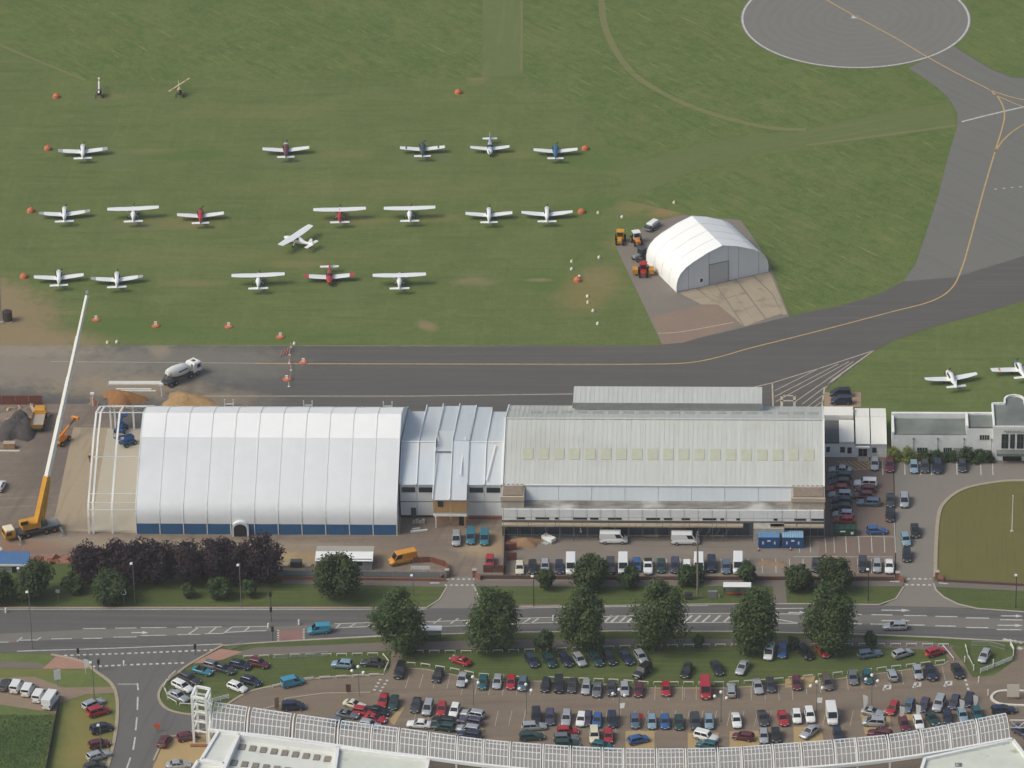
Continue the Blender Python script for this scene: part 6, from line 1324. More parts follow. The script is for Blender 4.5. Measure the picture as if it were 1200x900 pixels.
# ---- yellow dumper
t = machine('dump_truck', 'yellow dump truck with an empty grey skip beside the dark spoil heap', 'dump truck', 46, 498, 78)
bvo('cab', CY, t, 1.9, 3.9, -1.1, 1.1, .8, 2.3, r=.2); bxo('cab_window', CG, t, 3.85, 3.93, -.9, .9, 1.5, 2.1); bvo('chassis', CK, t, -3.4, 1.9, -.8, .8, .7, 1.1)
mb = MB(); z0, z1 = 1.12, 2.0
mb.add([(-3.6, -1.25, z1), (1.7, -1.25, z1), (1.7, 1.25, z1), (-3.6, 1.25, z1), (-3.3, -1.0, z0), (1.5, -1.0, z0), (1.5, 1.0, z0), (-3.3, 1.0, z0)], [(0, 1, 5, 4), (1, 2, 6, 5), (2, 3, 7, 6), (3, 0, 4, 7), (4, 5, 6, 7)])
mb.build('skip_body', CY, t); bxo('skip_floor', mat('dusty_steel', srgb(158, 152, 140), .8), t, -3.25, 1.45, -1.1, 1.1, 1.14, 1.55)
for x in (-2.4, -.8, 2.6):
    for s in (-1, 1): wheel_at(t, x, s*1.05, .55, .42, CY)
# ---- mixer truck
t = machine('concrete_mixer_truck', 'white concrete mixer lorry standing on the dusty taxiway', 'lorry', 212, 445, 25)
bvo('cab', mat('mixer_white', srgb(222, 222, 216), .5), t, 2.6, 4.6, -1.2, 1.2, .7, 2.9, r=.2); bxo('windscreen', CG, t, 4.56, 4.64, -1.05, 1.05, 1.7, 2.7); bxo('side_window', CG, t, 3.4, 4.3, -1.23, -1.18, 1.7, 2.5); bxo('roof_hatch', CK, t, 3.2, 3.8, -.35, .35, 2.9, 2.98); bvo('chassis', CK, t, -4.4, 2.6, -.9, .9, .8, 1.15)
mb = MB(); rg = []
for x_, z_, r_ in ((2.0, 2.0, .5), (1.6, 2.05, .95), (.4, 2.2, 1.2), (-1.6, 2.45, 1.2), (-3.0, 2.7, .85), (-3.6, 2.8, .55)): rg.append([(x_, r_*math.cos(2*math.pi*i/16), z_+r_*math.sin(2*math.pi*i/16)) for i in range(16)])
mb.loft(rg, 0); dm = mb.build('drum', MATS['mixer_white'], t)
mb = MB(); mb.tube((-3.05, 0, 2.7), (-3.2, 0, 2.73), .84, .78, n=16); mb.build('drum_band', mat('drum_tan', srgb(168, 150, 120), .6), dm); bxo('drum_stripe', CK, dm, -1.4, .9, -1.24, -1.18, 2.5, 2.75)
bvo('water_tank', MATS['mixer_white'], t, 2.05, 2.55, -.8, .8, 1.2, 2.9); mb = MB(); mb.bar((-3.7, 0, 2.6), (-4.6, .3, 1.5), .5, .12); mb.build('chute', CK, t)
for x in (-3.5, -2.2, 1.7, 3.5):
    for s in (-1, 1): wheel_at(t, x, s*1.05, .52, .4, GRYM)
# ---- heaps
def heap(name, label, x, y, rx, ry, h, m, seed, lumps=0, lm=None, cat='heap', flat=1.25):
    rn = random.Random(seed); p = G(x, y); t = thing(name, label, cat, (p.x, p.y, .03))
    mb = MB(); n = 20; rings = 7; vs = [(0, 0, h)]
    for j in range(1, rings+1):
        u = j/rings
        for i in range(n):
            a = 2*math.pi*i/n; k = 1+.2*math.sin(3*a+seed)+.12*math.sin(5*a+2*seed)+rn.uniform(-.06, .06); z = h*(1-u**flat)*rn.uniform(.82, 1.12) if j < rings else -.05
            vs.append((rx*u*k*math.cos(a), ry*u*k*math.sin(a), z))
    fs = [(0, 1+i, 1+(i+1) % n) for i in range(n)]+[(1+j*n+i, 1+(j+1)*n+i, 1+(j+1)*n+(i+1) % n, 1+j*n+(i+1) % n) for j in range(rings-1) for i in range(n)]
    mb.add(vs, fs, 0, True); mb.build('heap_body', m, t)
    for i in range(lumps):
        a = rn.uniform(0, 6.28); d = rn.uniform(.3, .95); s = rn.uniform(.35, .9); mb = MB(); c = Vector((rx*d*math.cos(a), ry*d*math.sin(a), h*(1-d**1.25)*.9+s*.2))
        Mx = Matrix.Translation(c) @ Matrix.Rotation(rn.uniform(0, 3), 4, Vector((rn.uniform(-1, 1), rn.uniform(-1, 1), 1)).normalized())
        mb.box(-s, s, -s*.7, s*.6, -s*.3, s*.3, M=Mx); mb.build('chunk', lm or m, t)
heap('sand_heap', 'dark orange sand heap behind the bare steel frame', 143, 469, 4.3, 3.4, 1.9, mat('orange_sand', srgb(158, 112, 66), .95, c2=srgb(126, 90, 58), scale=1.0, bump=.5), 1, flat=1.6)
heap('sand_heap', 'pale sand heap beside the mixer lorry', 219, 471, 5.2, 3.6, 1.5, mat('pale_sand', srgb(176, 142, 96), .95, c2=srgb(150, 124, 90), scale=1.0, bump=.5), 2, flat=1.6)
heap('spoil_heap', 'dark spoil heap beside the yellow dump truck', 21, 503, 3.8, 5.6, 2.0, mat('dark_spoil', srgb(84, 78, 76), .95, c2=srgb(66, 62, 62), scale=1.1, bump=.6), 3, flat=4.0)
heap('rubble_heap', 'heap of broken pale concrete chunks behind the spoil heap', 30, 487, 5.0, 3.4, 1.3, mat('rubble_mix', srgb(140, 122, 108), .95, c2=srgb(112, 100, 92), scale=1.3), 4, 16, mat('broken_concrete', srgb(186, 166, 144), .9, c2=srgb(160, 140, 122), scale=1))
heap('spoil_heap', 'grey spoil heap with orange netting at the frame corner', 121, 473, 2.6, 2.0, 1.1, mat('grey_spoil', srgb(112, 106, 100), .95, var=.2, scale=1.2), 5)
heap('timber_heap', 'brown timber heap by the rusty fence panels', 615, 637, 3.4, 1.9, 1.3, mat('old_timber', srgb(158, 126, 94), .95, c2=srgb(130, 104, 80), scale=2, stretch=(1, 4, 1)), 6)
heap('rubble_heap', 'reddish rubble strip beside the blue roofed shed', 72, 655, 6, 1.6, .5, mat('red_rubble', srgb(146, 104, 86), .95, var=.2, scale=1.6), 7, 8, mat('brick_bits', srgb(150, 100, 80), .9))
heap('soil_heap', 'low earth heap on the dirt yard by the black plant', 345, 652, 5, 1.6, .5, mat('yellow_soil', srgb(160, 138, 104), .95, var=.15, scale=1.2), 8)
heap('soil_heap', 'brown debris mound in the lot bays behind the small tree', 899, 660, 2.0, 1.0, .35, mat('brown_debris', srgb(142, 116, 92), .95, var=.2, scale=2), 9)
heap('soil_heap', 'orange-brown debris mound beside the other bay mound', 912.5, 661, 1.9, 1.0, .4, MATS['brown_debris'], 10)
# ---- stacks, beams
def stack(name, label, x, y, ang, items, cat):
    t = machine(name, label, cat, x, y, ang)
    for nm, m, b in items: bxo(nm, m, t, *b)
    return t
stack('steel_beam_stack', 'bundle of long white beams on the ground by the mixer lorry', 164, 450, 0, [('beam', CW, (-6.2, 4.8, i*.4-.6, i*.4-.3, 0, .35)) for i in range(3)]+[('beam', CW, (-4.5, 2.5, -2.6, -2.3, 0, .25)), ('beam', CW, (-3.8, 3.5, -3.3, -3.05, 0, .25))], 'beams')
stack('beam_pair', 'two white beams on dirt before the grey door', 491, 623, 6, [('beam', CW, (-1.6, 1.6, -.2, .1, 0, .3)), ('beam', CW, (-1.2, .4, .8, 1.05, 0, .25))], 'beams')
stack('block_pile', 'pile of pale blocks before the sheet roof building', 491, 613, 0, [('block', mat('pale_block', srgb(176, 170, 158), .9, var=.1, scale=2), (-1.2+.6*i, -.7+.6*i, -.4+.1*(i % 2), .2+.1*(i % 2), 0, .5+.25*(i % 2))) for i in range(4)], 'blocks')
stack('site_box', 'orange-tan site box with white pipe at the yard edge', 11, 525, 0, [('box_body', Ply, (-1.1, 1.1, -.6, .6, 0, 1.1)), ('box_lid', Plank, (-1.15, 1.15, -.65, .65, 1.1, 1.2)), ('pipe', CW, (-3.5, 2.2, -1.5, -1.25, 0, .22))], 'box')
stack('material_stack', 'white wrapped box with blue sheet on the lot', 643, 634, -25, [('wrapped_block', W_fab2, (-1.3, 1.3, -.65, .65, .3, .95)), ('sheet', mat('pale_blue_sheet', srgb(150, 170, 178), .8), (-1.8, .8, -1.5, -.7, 0, .08)), ('pallet', Plank, (-1.3, 1.3, -.6, .6, 0, .29))], 'stack')
for x, lab, dx in ((765, 'scaffold boards and trestles stacked under the annex beside a white van', 0), (800, 'dark scaffold frames stacked behind the second white van', 1), (841, 'stone-coloured block pallets under the scaffolding', 2)):
    t = stack('material_stack', lab, x, 626, 0, [('trestle', CK if dx < 2 else Plank, (-2.6+1.3*i, -1.7+1.3*i, -.5, .5, 0, .6+.2*(i % 2))) for i in range(4)]+[('board', Plank, (-1.5, 1.2, -1.5, -1.0, .3, .45)), ('board', mat('grey_board', srgb(150, 152, 148), .8), (-2.2, 2.4, -.6, .6, .85, .95))], 'stack')
t = stack('plant_stack', 'black site plant and pallets on the dirt yard by the brick wall', 348, 664, 0, [('generator', CK, (-1.2, 1.0, -.6, .6, .2, 1.3)), ('pallet', Plank, (-3.2, -1.6, -.6, .6, 0, .5)), ('pallet', Plank, (1.4, 2.6, -.5, .5, 0, .3))], 'plant')
# ---- fences, hoardings, walls
def panel_run(name, label, cat, pxs, h, pitch, m, t_=.1, post=None, z0=.02, nm='panel', gap=.06):
    t = thing(name, label, cat); pts = [G(x, y) for x, y in pxs]
    for i in range(len(pts)-1):
        a, b = pts[i], pts[i+1]; L = (b-a).length; n = max(1, round(L/pitch)); d = (b-a)/L
        for k in range(n):
            p, q = a+d*(L*k/n+gap), a+d*(L*(k+1)/n-gap); mb = MB(); mb.bar(p+Vector((0, 0, z0+h/2)), q+Vector((0, 0, z0+h/2)), t_, h); mb.build(nm, m, t)
            if post: mb = MB(); mb.bar(a+d*(L*k/n)+Vector((0, 0, 0)), a+d*(L*k/n)+Vector((0, 0, h+.12)), .12); mb.build('post', post, t)
    return t
RUST = mat('rusty_panel', srgb(128, 76, 62), .8, c2=srgb(104, 62, 54), scale=1.2); BRN = mat('brown_board', srgb(112, 78, 66), .8, c2=srgb(94, 66, 58), scale=1.4); GFN = mat('grey_hoarding', srgb(130, 134, 134), .8, var=.08, scale=1)
panel_run('rusty_hoarding', 'rusty red hoarding panels behind the rubble heap', 'hoarding', [(-30, 474), (50, 474)], 2.0, 2.6, RUST, .12)
panel_run('grey_hoarding', 'grey site hoarding between dirt yard and footpath', 'hoarding', [(318, 676), (524, 678.5)], 1.5, 2.6, GFN, .08, Galv)
panel_run('brick_boundary_wall', 'red brick boundary wall under the grey hoarding', 'wall', [(316, 678.5), (450, 680), (522, 681)], .55, 2.2, BrickR, .28, gap=.01, nm='wall_section')
panel_run('low_lot_wall', 'low dark brick wall along the front of the parking lot', 'wall', [(560, 678), (760, 679.5), (1048, 680)], .75, 2.4, mat('dark_brick', srgb(108, 82, 74), .9, c2=srgb(92, 72, 66), scale=2), .3, gap=.01, nm='wall_section')
panel_run('lawn_wall', 'low dark brick wall along the oval lawn', 'wall', [(1098, 681), (1200, 686.5), (1300, 692)], .5, 2.4, MATS['dark_brick'], .4, gap=.01, nm='wall_section')
panel_run('brown_gate', 'dark brown site gate in front of the red hatchback', 'gate', [(566, 671), (593, 671)], 1.6, 2.2, BRN, .1)
panel_run('rusty_fence', 'rusty fence panels beside the timber heap', 'fence', [(594, 657), (606, 656.5)], 1.7, 1.9, RUST, .1)
panel_run('rusty_fence', 'rusty skip-like panels in front of the timber heap', 'fence', [(592, 645), (606, 644)], 1.5, 1.9, RUST, .6)
panel_run('site_side_fence', 'tall brown side fence between site road and parking lot', 'fence', [(592, 618), (590, 675)], 1.8, 3.0, BRN, .1)
panel_run('brown_barrier', 'brown barrier panels curving round the site entrance', 'fence', [(484, 660), (505, 659), (522, 664), (526, 671), (522, 676)], 1.2, 2.2, RUST, .1)
panel_run('wire_fence', 'dark post and wire fence between the bank and dry grass', 'fence', [(69, 826), (62, 862), (54, 905)], 1.1, 2.5, mat('dark_wire', srgb(64, 66, 64), .8), .05, CK)
for x, y, lab in ((1052, 679, 'red brick gate pier beside the parking lot wall'), (1098, 678, 'red brick gate pier at the lawn corner'), (556, 676, 'brown gate pier at the site entrance'), (524, 676, 'brown gate pier at the end of the grey hoarding')):
    p = G(x, y); t = thing('gate_pier', lab, 'gate pier', (p.x, p.y, 0)); bxo('shaft', BrickR, t, -.35, .35, -.35, .35, 0, 1.5); bxo('cap', M_kerb, t, -.42, .42, -.42, .42, 1.5, 1.62); 
    mb = MB(); s = -1 if x in (1052, 524) else 1; mb.bar((0, 0, .6), (1.2*-s if x in (1052,) else 1.2*s, -1.3, .5), .25, 1.0); mb.build('wing_wall', BrickR, t)
# ---- site cabin, blue roofed shed
p = G(403.5, 668); cb = thing('site_cabin', 'long site cabin with grey and white roof slopes behind the round tree', 'building', (p.x, p.y, 0))
bxo('wall', mat('grey_cabin_wall', srgb(128, 132, 136), .8, var=.06, scale=1), cb, -5.2, 5.2, 0, 4.6, 0, 2.3)
mb = MB(); slope(mb, -5.4, 5.4, [(-.3, 2.15), (2.2, 2.75)], .1); mb.build('roof_slope', W_paint, cb); mb = MB(); slope(mb, -5.4, 5.4, [(2.26, 2.75), (5.0, 2.3)], .1); mb.build('roof_slope', mat('grey_cabin_roof', srgb(160, 158, 148), .8, var=.05, scale=1), cb)
for x in (-3.6, -.8, 2.4): bxo('window', DGlass, cb, x, x+1.0, -.05, .02, 1.0, 1.8)
p = G(8, 671); cb = thing('blue_roof_shed', 'low shed with blue sheet roof and grey wall beside the bushy tree', 'shed', (p.x, p.y, 0))
bxo('wall', mat('grey_shed_wall', srgb(150, 150, 150), .8, var=.06, scale=1), cb, -6, 4.0, 0, 3.4, 0, 1.9); mb = MB(); slope(mb, -6.1, 4.1, [(-.2, 1.95), (3.6, 2.5)], .1); mb.build('roof', mat('blue_sheet_roof', srgb(72, 108, 152), .6, var=.08, scale=1), cb); bxo('fascia', W_paint, cb, -6.1, 4.1, -.3, -.21, 1.55, 1.95); bxo('door', Dark, cb, 1.0, 1.9, -.04, .02, 0, 1.5)
p = G(-2, 655); t = thing('white_site_tank', 'white upright tank beside the blue roofed shed', 'tank', (p.x, p.y, 0)); mb = MB(); mb.tube((0, 0, 0), (0, 0, 2.2), .9, n=14); mb.build('tank_body', W_steel, t); mb = MB(); mb.tube((0, 0, 2.2), (0, 0, 2.5), .9, .3, n=14); mb.build('tank_top', W_steel, t)
# ---- blue portable buildings, green skip
for x, lab, m_ in ((901, 'blue portable cabin with plain blue roof', mat('portable_roof_blue', srgb(96, 140, 182), .6, var=.05, scale=1)), (929, 'blue portable cabin with paler ribbed roof', mat('portable_roof_pale', srgb(134, 172, 198), .6, var=.05, scale=1))):
    p = G(x, 643); t = thing('portable_cabin', lab, 'cabin', (p.x, p.y, .05), 0, 'blue portable cabins'); pb = mat('portable_blue', srgb(38, 82, 134), .6, c2=srgb(34, 72, 120), scale=1.5)
    bvo('body', pb, t, -2.0, 2.0, 0, 2.6, 0, 2.35, r=.05)
    for i in range(9): bxo('roof_rib', m_, t, -1.98+i*.442, -1.98+i*.442+.40, -.03, 2.63, 2.36, 2.42+.04*(i % 2))
    for xx in (-1.1, 1.1): bxo('door', W_steel, t, xx-.12, xx+.12, -.04, .0, .9, 1.5)
    bxo('notice', W_steel, t, -.3, .3, -.04, 0, 1.5, 1.8)
t = stack('green_skip', 'dark green waste container with white notice behind the red hatchback', 990, 626, 0, [], 'skip'); gs = mat('skip_green', srgb(34, 72, 56), .6, var=.1, scale=1)
mb = MB(); mb.add([(-2, -.9, 0), (2, -.9, 0), (2, .9, 0), (-2, .9, 0), (-2.2, -1.05, 1.5), (2.2, -1.05, 1.5), (2.2, 1.05, 1.5), (-2.2, 1.05, 1.5)], [(0, 1, 5, 4), (1, 2, 6, 5), (2, 3, 7, 6), (3, 0, 4, 7), (0, 3, 2, 1)]); mb.build('body', gs, t)
for i in range(4): bxo('lid', gs, t, -2.15+i*1.08, -2.15+i*1.08+1.0, -1.0, 1.0, 1.5, 1.62)
bxo('notice', W_steel, t, 1.1, 1.6, -1.02, -.98, .5, 1.0); bxo('lettering_board', W_steel, t, -.9, .1, -1.06, -1.0, 1.0, 1.25)
# ---- hangar equipment by the small hangar
def tractor(label, x, y, ang, body, cab, extra=None):
    t = machine('tractor', label, 'tractor', x, y, ang); bvo('bonnet', body, t, .3, 1.9, -.45, .45, .7, 1.35); bvo('cab', cab, t, -1.0, .35, -.7, .7, .9, 2.4); bxo('cab_roof', cab, t, -1.1, .45, -.8, .8, 2.4, 2.55); bxo('cab_window', CG, t, .33, .38, -.6, .6, 1.5, 2.3); bxo('cab_window', CG, t, -.9, .25, -.73, -.69, 1.5, 2.3)
    for s in (-1, 1): wheel_at(t, -.6, s*.9, .75, .4, body); wheel_at(t, 1.3, s*.75, .45, .3, body)
    if extra: extra(t)
    return t
tractor('yellow tractor standing on the grass edge of the small hangar apron', 727, 284, 260, CY, CY)
tractor('orange tractor with white cab roof beside the small fabric hangar', 746, 285, 300, OR, W_steel)
tractor('grey tractor with open load platform against the small fabric hangar', 751, 304, 200, GRYM, CK, lambda t: (bxo('flatbed', GRYM, t, -2.8, -1.1, -1.0, 1.0, .8, 1.0), bxo('load', Plank, t, -2.4, -1.4, -.6, .5, 1.0, 1.4)))
tractor('red tractor with yellow mower wings folded up by the small hangar', 754, 322, 270, RD, RD, lambda t: (bxo('mower_wing', CY, t, -.8, .8, -2.2, -1.1, .5, 1.5), bxo('mower_wing', CY, t, -.8, .8, 1.1, 2.2, .5, 1.5)))
t = machine('flat_trailer', 'grey trailer with white load behind the small fabric hangar', 'trailer', 764, 268, 35); bxo('bed', GRYM, t, -2.2, 2.2, -.9, .9, .6, .8); bvo('load', W_steel, t, -1.0, 1.6, -.7, .7, .8, 1.6); bxo('sheet', CK, t, -2.0, -1.1, -.7, .7, .8, 1.2)
for s in (-1, 1): wheel_at(t, -.6, s*.9, .35, .25)
# ================================================================== STREET AND FIELD FURNITURE
OM = mat('marker_orange', srgb(196, 106, 72), .7, var=.1, scale=2); WB = mat('marker_white', srgb(230, 226, 214), .6)
# ---- orange field markers
mk = [(66, 114, 'beside the row of helicopters'), (537, 109, 'alone on the open field above the aeroplanes'), (56, 175, 'beside the grey-tipped aeroplane below the helicopters'), (686, 175, 'beside the blue-nosed aeroplane'), (36, 248, 'at the row end by the grey-tipped aeroplane'), (681.5, 249, 'beside the slender tapered-wing aeroplane'), (28, 325, 'by the aeroplane close to the dirt patch'), (677, 329, 'by the worn patch near the small hangar apron')]
for x, y, w_ in mk:
    p = G(x, y); t = thing('field_marker', 'round orange ground marker '+w_, 'marker', (p.x, p.y, 0), 0, 'orange field markers')
    mb = MB(); mb.tube((0, 0, 0), (0, 0, .5), .85, .75, n=14); mb.build('drum', OM, t); mb = MB(); mb.tube((0, 0, .5), (0, 0, .95), .75, .25, n=14); mb.build('cone_top', OM, t); mb = MB(); mb.box(-.3, .3, -.72, -.6, .25, .7); mb.build('face_plate', mat('marker_pale', srgb(216, 150, 110), .7), t)
for x, y, w_ in ((112.5, 375, 'on grass beside the crane boom'), (182.5, 382, 'on grass beyond the mixer lorry'), (268, 383, 'on grass midway along the taxiway edge'), (328.5, 395, 'on grass beside the tape barrier'), (355.5, 425, 'on the taxiway beside the tape barrier'), (336, 445, 'on the taxiway at the barrier end')):
    p = G(x, y); t = thing('numbered_marker', 'flat orange base with white number board '+w_, 'marker', (p.x, p.y, 0.03), 0, 'numbered orange markers')
    mb = MB(); mb.tube((0, 0, 0), (0, 0, .18), .85, .8, n=14); mb.build('base', OM, t); mb = MB(); mb.box(-.28, .28, -.1, .1, .18, .95); mb.build('board', WB, t)
for i, (x, y) in enumerate(((670, 307), (670, 316), (688.5, 348), (689, 355), (695, 365), (700.5, 380), (701, 250), (702, 302.5), (679, 325), (126, 402), (137, 401.5), (345, 403.5), (790, 238), (729, 255))):
    p = G(x, y); t = thing('edge_marker', 'small white edge marker on the grass', 'marker', (p.x, p.y, 0), 0, 'small white edge markers'); mb = MB(); mb.tube((0, 0, 0), (0, 0, .35), .32, .28, n=8); mb.build('base', WB, t); mb = MB(); mb.tube((0, 0, .35), (0, 0, .6), .28, .08, n=8); mb.build('cap', WB if i % 3 else mat('marker_yellow', srgb(226, 206, 110), .6), t)
# tape barrier across the taxiway
t = thing('tape_barrier', 'red and white tape barrier across the taxiway', 'barrier'); bp_ = [(341, 407), (339.5, 416), (339, 426), (341, 434), (340, 445), (338.5, 453)]
for i, q in enumerate(bp_):
    p = G(*q); mb = MB(); mb.tube(p, p+Vector((0, 0, .9)), .06, n=6); mb.tube(p, p+Vector((0, 0, .08)), .25, n=8); mb.build('post', WB, t)
    if i: mb = MB(); a = G(*bp_[i-1]); mb.bar(a+Vector((0, 0, .75)), p+Vector((0, 0, .75)), .05, .14); mb.build('tape', mat('tape_red', srgb(196, 110, 96), .6), t)
for k in range(4): p = G(328+k*3.5, 419-k*1.2); mb = MB(); mb.bar(p+Vector((0, 0, .2)), p+Vector((.3, 2.2, .6)), .09); mb.build('rail', mat('tape_red', (0, 0, 0)), t)
# white goal-like frames behind the fabric hangar
for x, y, lab in ((268.5, 476, 'white goalpost-like frame behind the hangar near the pale sand heap'), (361, 477.5, 'white goalpost-like frame behind the middle of the fabric hangar'), (454.5, 478.5, 'white goalpost-like frame near the sheet roof building')):
    p = G(x, y); t = thing('goal_frame', lab, 'frame', (p.x, p.y, 0), 0, 'white goalpost-like frames')
    for s in (-1, 1): mb = MB(); mb.box(s*.85-.1, s*.85+.1, -.1, .1, 0, 1.5); mb.build('post', W_steel, t)
    mb = MB(); mb.box(-.75, .75, -.06, .06, .35, .6); mb.build('crossbar', W_steel, t)
# wind pole and dark tank at the left
p = G(1, 378); t = thing('wind_pole', 'slender pale pole on the dirt patch beside a dark tank', 'pole', (p.x, p.y, 0)); mb = MB(); mb.tube((0, 0, 0), (.4, 0, 12.2), .18, .07, n=8); mb.build('pole', Galv, t); mb = MB(); mb.box(-.6, .6, -.6, .6, 0, .4); mb.build('base', M_kerb, t)
p = G(9, 376); t = thing('dark_tank', 'dark upright tank on the dirt patch', 'tank', (p.x, p.y, 0)); mb = MB(); mb.tube((0, 0, .2), (0, 0, 2.2), 1.0, n=14); mb.build('tank_body', mat('dark_tank_paint', srgb(66, 56, 54), .7), t); mb = MB(); mb.tube((0, 0, 2.2), (0, 0, 2.45), 1.0, .4, n=14); mb.build('tank_top', MATS['dark_tank_paint'], t); mb = MB(); mb.box(-1, 1, -1, 1, 0, .2); mb.build('plinth', M_kerb, t)
# site light posts
for x, y, lab in ((109, 476, 'white site lamp post by the orange netting'), (189.5, 465, 'white site lamp post between the two sand heaps')):
    p = G(x, y); t = thing('site_lamp', lab, 'lamp', (p.x, p.y, 0)); mb = MB(); mb.tube((0, 0, 0), (0, 0, 2.6), .08, n=6); mb.build('post', W_steel, t); mb = MB(); mb.box(-.35, .35, -.3, .3, 2.6, 3.0); mb.build('lamp_head', W_steel, t)
t = thing('orange_netting', 'crumpled orange netting at the bare frame corner', 'netting', G(110, 474)); 
for k in range(3): mb = MB(); mb.box(-.3, .3, -.06, .06, 0, 1.6-.3*k, M=Matrix.Translation((k*.7-.4, -k*.5, 0)) @ Matrix.Rotation(k*.6, 4, 'Z')); mb.build('net_panel', mat('net_orange', srgb(206, 156, 128), .8), t)
# ---- street lamps
POLE = mat('lamp_post_grey', srgb(120, 124, 122), .5, .3); POLD = mat('lamp_post_dark', srgb(48, 52, 52), .6); LHD = mat('lamp_head_white', srgb(214, 216, 212), .4)
for x, y, h, m_, lab in ((158.2, 707, 9.0, POLE, 'grey street lamp before the copper hedge by the round sign'), (282.8, 711, 9.4, POLE, 'grey street lamp by the slim sapling'), (484.5, 698, 4.8, POLE, 'grey street lamp by the site entrance'), (625.7, 711, 7.0, POLD, 'black street lamp on the verge by the small dark tree'), (1017.4, 704, 7.2, POLD, 'black street lamp on the verge by the terminal drive'), (1190.3, 712, 7.4, POLD, 'black street lamp on the verge before the oval lawn'), (26, 707, 8.0, POLE, 'grey street lamp beside the bushy tree'), (38, 760, 12.5, POLE, 'slim grey mast on the road island'), (110.5, 818, 8.0, POLE, 'grey street lamp at the side road corner'), (119.5, 892, 8.0, POLE, 'grey street lamp beside the silver estate on dry grass')):
    p = G(x, y); t = thing('street_lamp', lab, 'street lamp', (p.x, p.y, 0), 0, 'street lamps'); mb = MB(); mb.tube((0, 0, 0), (0, 0, h), .10, .06, n=8); mb.build('post', m_, t); mb = MB(); mb.bar((0, 0, h), (-.2, -.7, h+.1), .07); mb.build('arm', m_, t)
    mb = MB(); bevel_box(mb, -.42, .08, -1.25, -.55, h-.02, h+.18, .06); mb.build('lamp_head', LHD, t)
p = G(817.6, 701); t = thing('timber_pole', 'tall timber pole rising in front of the parking lot', 'pole', (p.x, p.y, 0)); mb = MB(); mb.tube((0, 0, 0), (0, 0, 14.3), .22, .14, n=8); mb.build('pole', mat('weathered_timber', srgb(124, 118, 108), .9, var=.1, scale=3), t); mb = MB(); mb.box(-.3, .3, -.1, .1, 13.5, 13.7); mb.build('cross_piece', Galv, t)
p = G(1186, 622.5); t = thing('flagpole', 'slim white flagpole on the oval lawn', 'flagpole', (p.x, p.y, 0)); mb = MB(); mb.tube((0, 0, 0), (0, 0, 7.6), .10, .06, n=8); mb.build('pole', W_steel, t); mb = MB(); mb.sphere((0, 0, 7.7), .12, 8, 5); mb.build('finial', W_steel, t); mb = MB(); mb.tube((0, 0, 0), (0, 0, .12), .4, n=10); mb.build('base', M_kerb, t)
# car park lamps with globes
for x, y, lab in ((421, 816, 'globe lamp post at the zebra path corner of the car park'), (555, 828, 'globe lamp post beside the teal hatchback'), (617, 837, 'globe lamp post beside the slate blue hatchback'), (726, 843, 'globe lamp post beside the navy people carrier'), (845, 846, 'globe lamp post beside the red van row gap'), (957, 834, 'globe lamp post by the bronze people carrier'), (1021.5, 826, 'globe lamp post by the teal hatchback near the flags')):
    p = G(x, y); t = thing('car_park_lamp', lab, 'lamp post', (p.x, p.y, 0.05), 0, 'globe lamps in the car park'); mb = MB(); mb.tube((0, 0, 0), (0, 0, 5.9), .08, .06, n=8); mb.build('post', POLE, t)
    for k, (dx, dy, dz) in enumerate(((0, 0, 6.2), (-1.1, -.6, 5.7), (1.0, -1.0, 5.6))):
        if k: mb = MB(); mb.bar((0, 0, 5.6), (dx, dy, dz-.2), .06); mb.build('arm', POLE, t)
        mb = MB(); mb.sphere((dx, dy, dz), .32, 10, 7); mb.build('globe', mat('globe_white', srgb(226, 226, 220), .4), t)
# ---- hoop rails
HW = mat('hoop_white', srgb(206, 204, 194), .6, var=.06, scale=2); HM = {}
def hoop(x, y, x2, y2):
    a, b = G(x, y), G(x2, y2); L = (b-a).length; k = round(L, 1)
    if k not in HM:
        mb = MB(); mb.tube((-L/2, 0, 0), (-L/2, 0, .5), .07, n=6); mb.tube((L/2, 0, 0), (L/2, 0, .5), .07, n=6); mb.bar((-L/2-.05, 0, .52), (L/2+.05, 0, .52), .15, .13); HM[k] = mb.mesh('hoop', HW)
    c = (a+b)/2; o = place('hoop_rail', HM[k], None, (c.x, c.y, .03), math.atan2(b.y-a.y, b.x-a.x)); return o
def hoops(pxs, n, lab, frac=.62):
    pts = [G(*q) for q in pxs]; seg = [(pts[i+1]-pts[i]).length for i in range(len(pts)-1)]; tot = sum(seg)
    def at_(s):
        for i, l in enumerate(seg):
            if s <= l or i == len(seg)-1: return pts[i].lerp(pts[i+1], s/l)
            s -= l
    for k in range(n):
        a, b = at_(tot*(k+.5-frac/2)/n), at_(tot*(k+.5+frac/2)/n); L = (b-a).length; kk = round(L, 1)
        if kk not in HM:
            mb = MB(); mb.tube((-kk/2, 0, 0), (-kk/2, 0, .5), .07, n=6); mb.tube((kk/2, 0, 0), (kk/2, 0, .5), .07, n=6); mb.bar((-kk/2-.05, 0, .52), (kk/2+.05, 0, .52), .15, .13); HM[kk] = mb.mesh('hoop', HW)
        c = (a+b)/2; tag(place('hoop_rail', HM[kk], None, (c.x, c.y, .03), math.atan2(b.y-a.y, b.x-a.x)), lab, 'rail', lab.replace('white knee-high hoop rail', 'hoop rails').replace('white low rail', 'low rails').replace('long white rail', 'rails').replace('white rail', 'rails'))
hoops([(282, 772), (330, 770), (390, 769), (446, 768)], 9, 'white knee-high hoop rail between footpath and grass by the guard rails')
hoops([(316, 807), (360, 797), (448, 792)], 7, 'white knee-high hoop rail along the car park entrance lane')
hoops([(448, 768), (456, 776), (450, 790)], 2, 'white knee-high hoop rail beside the zebra path', .8)
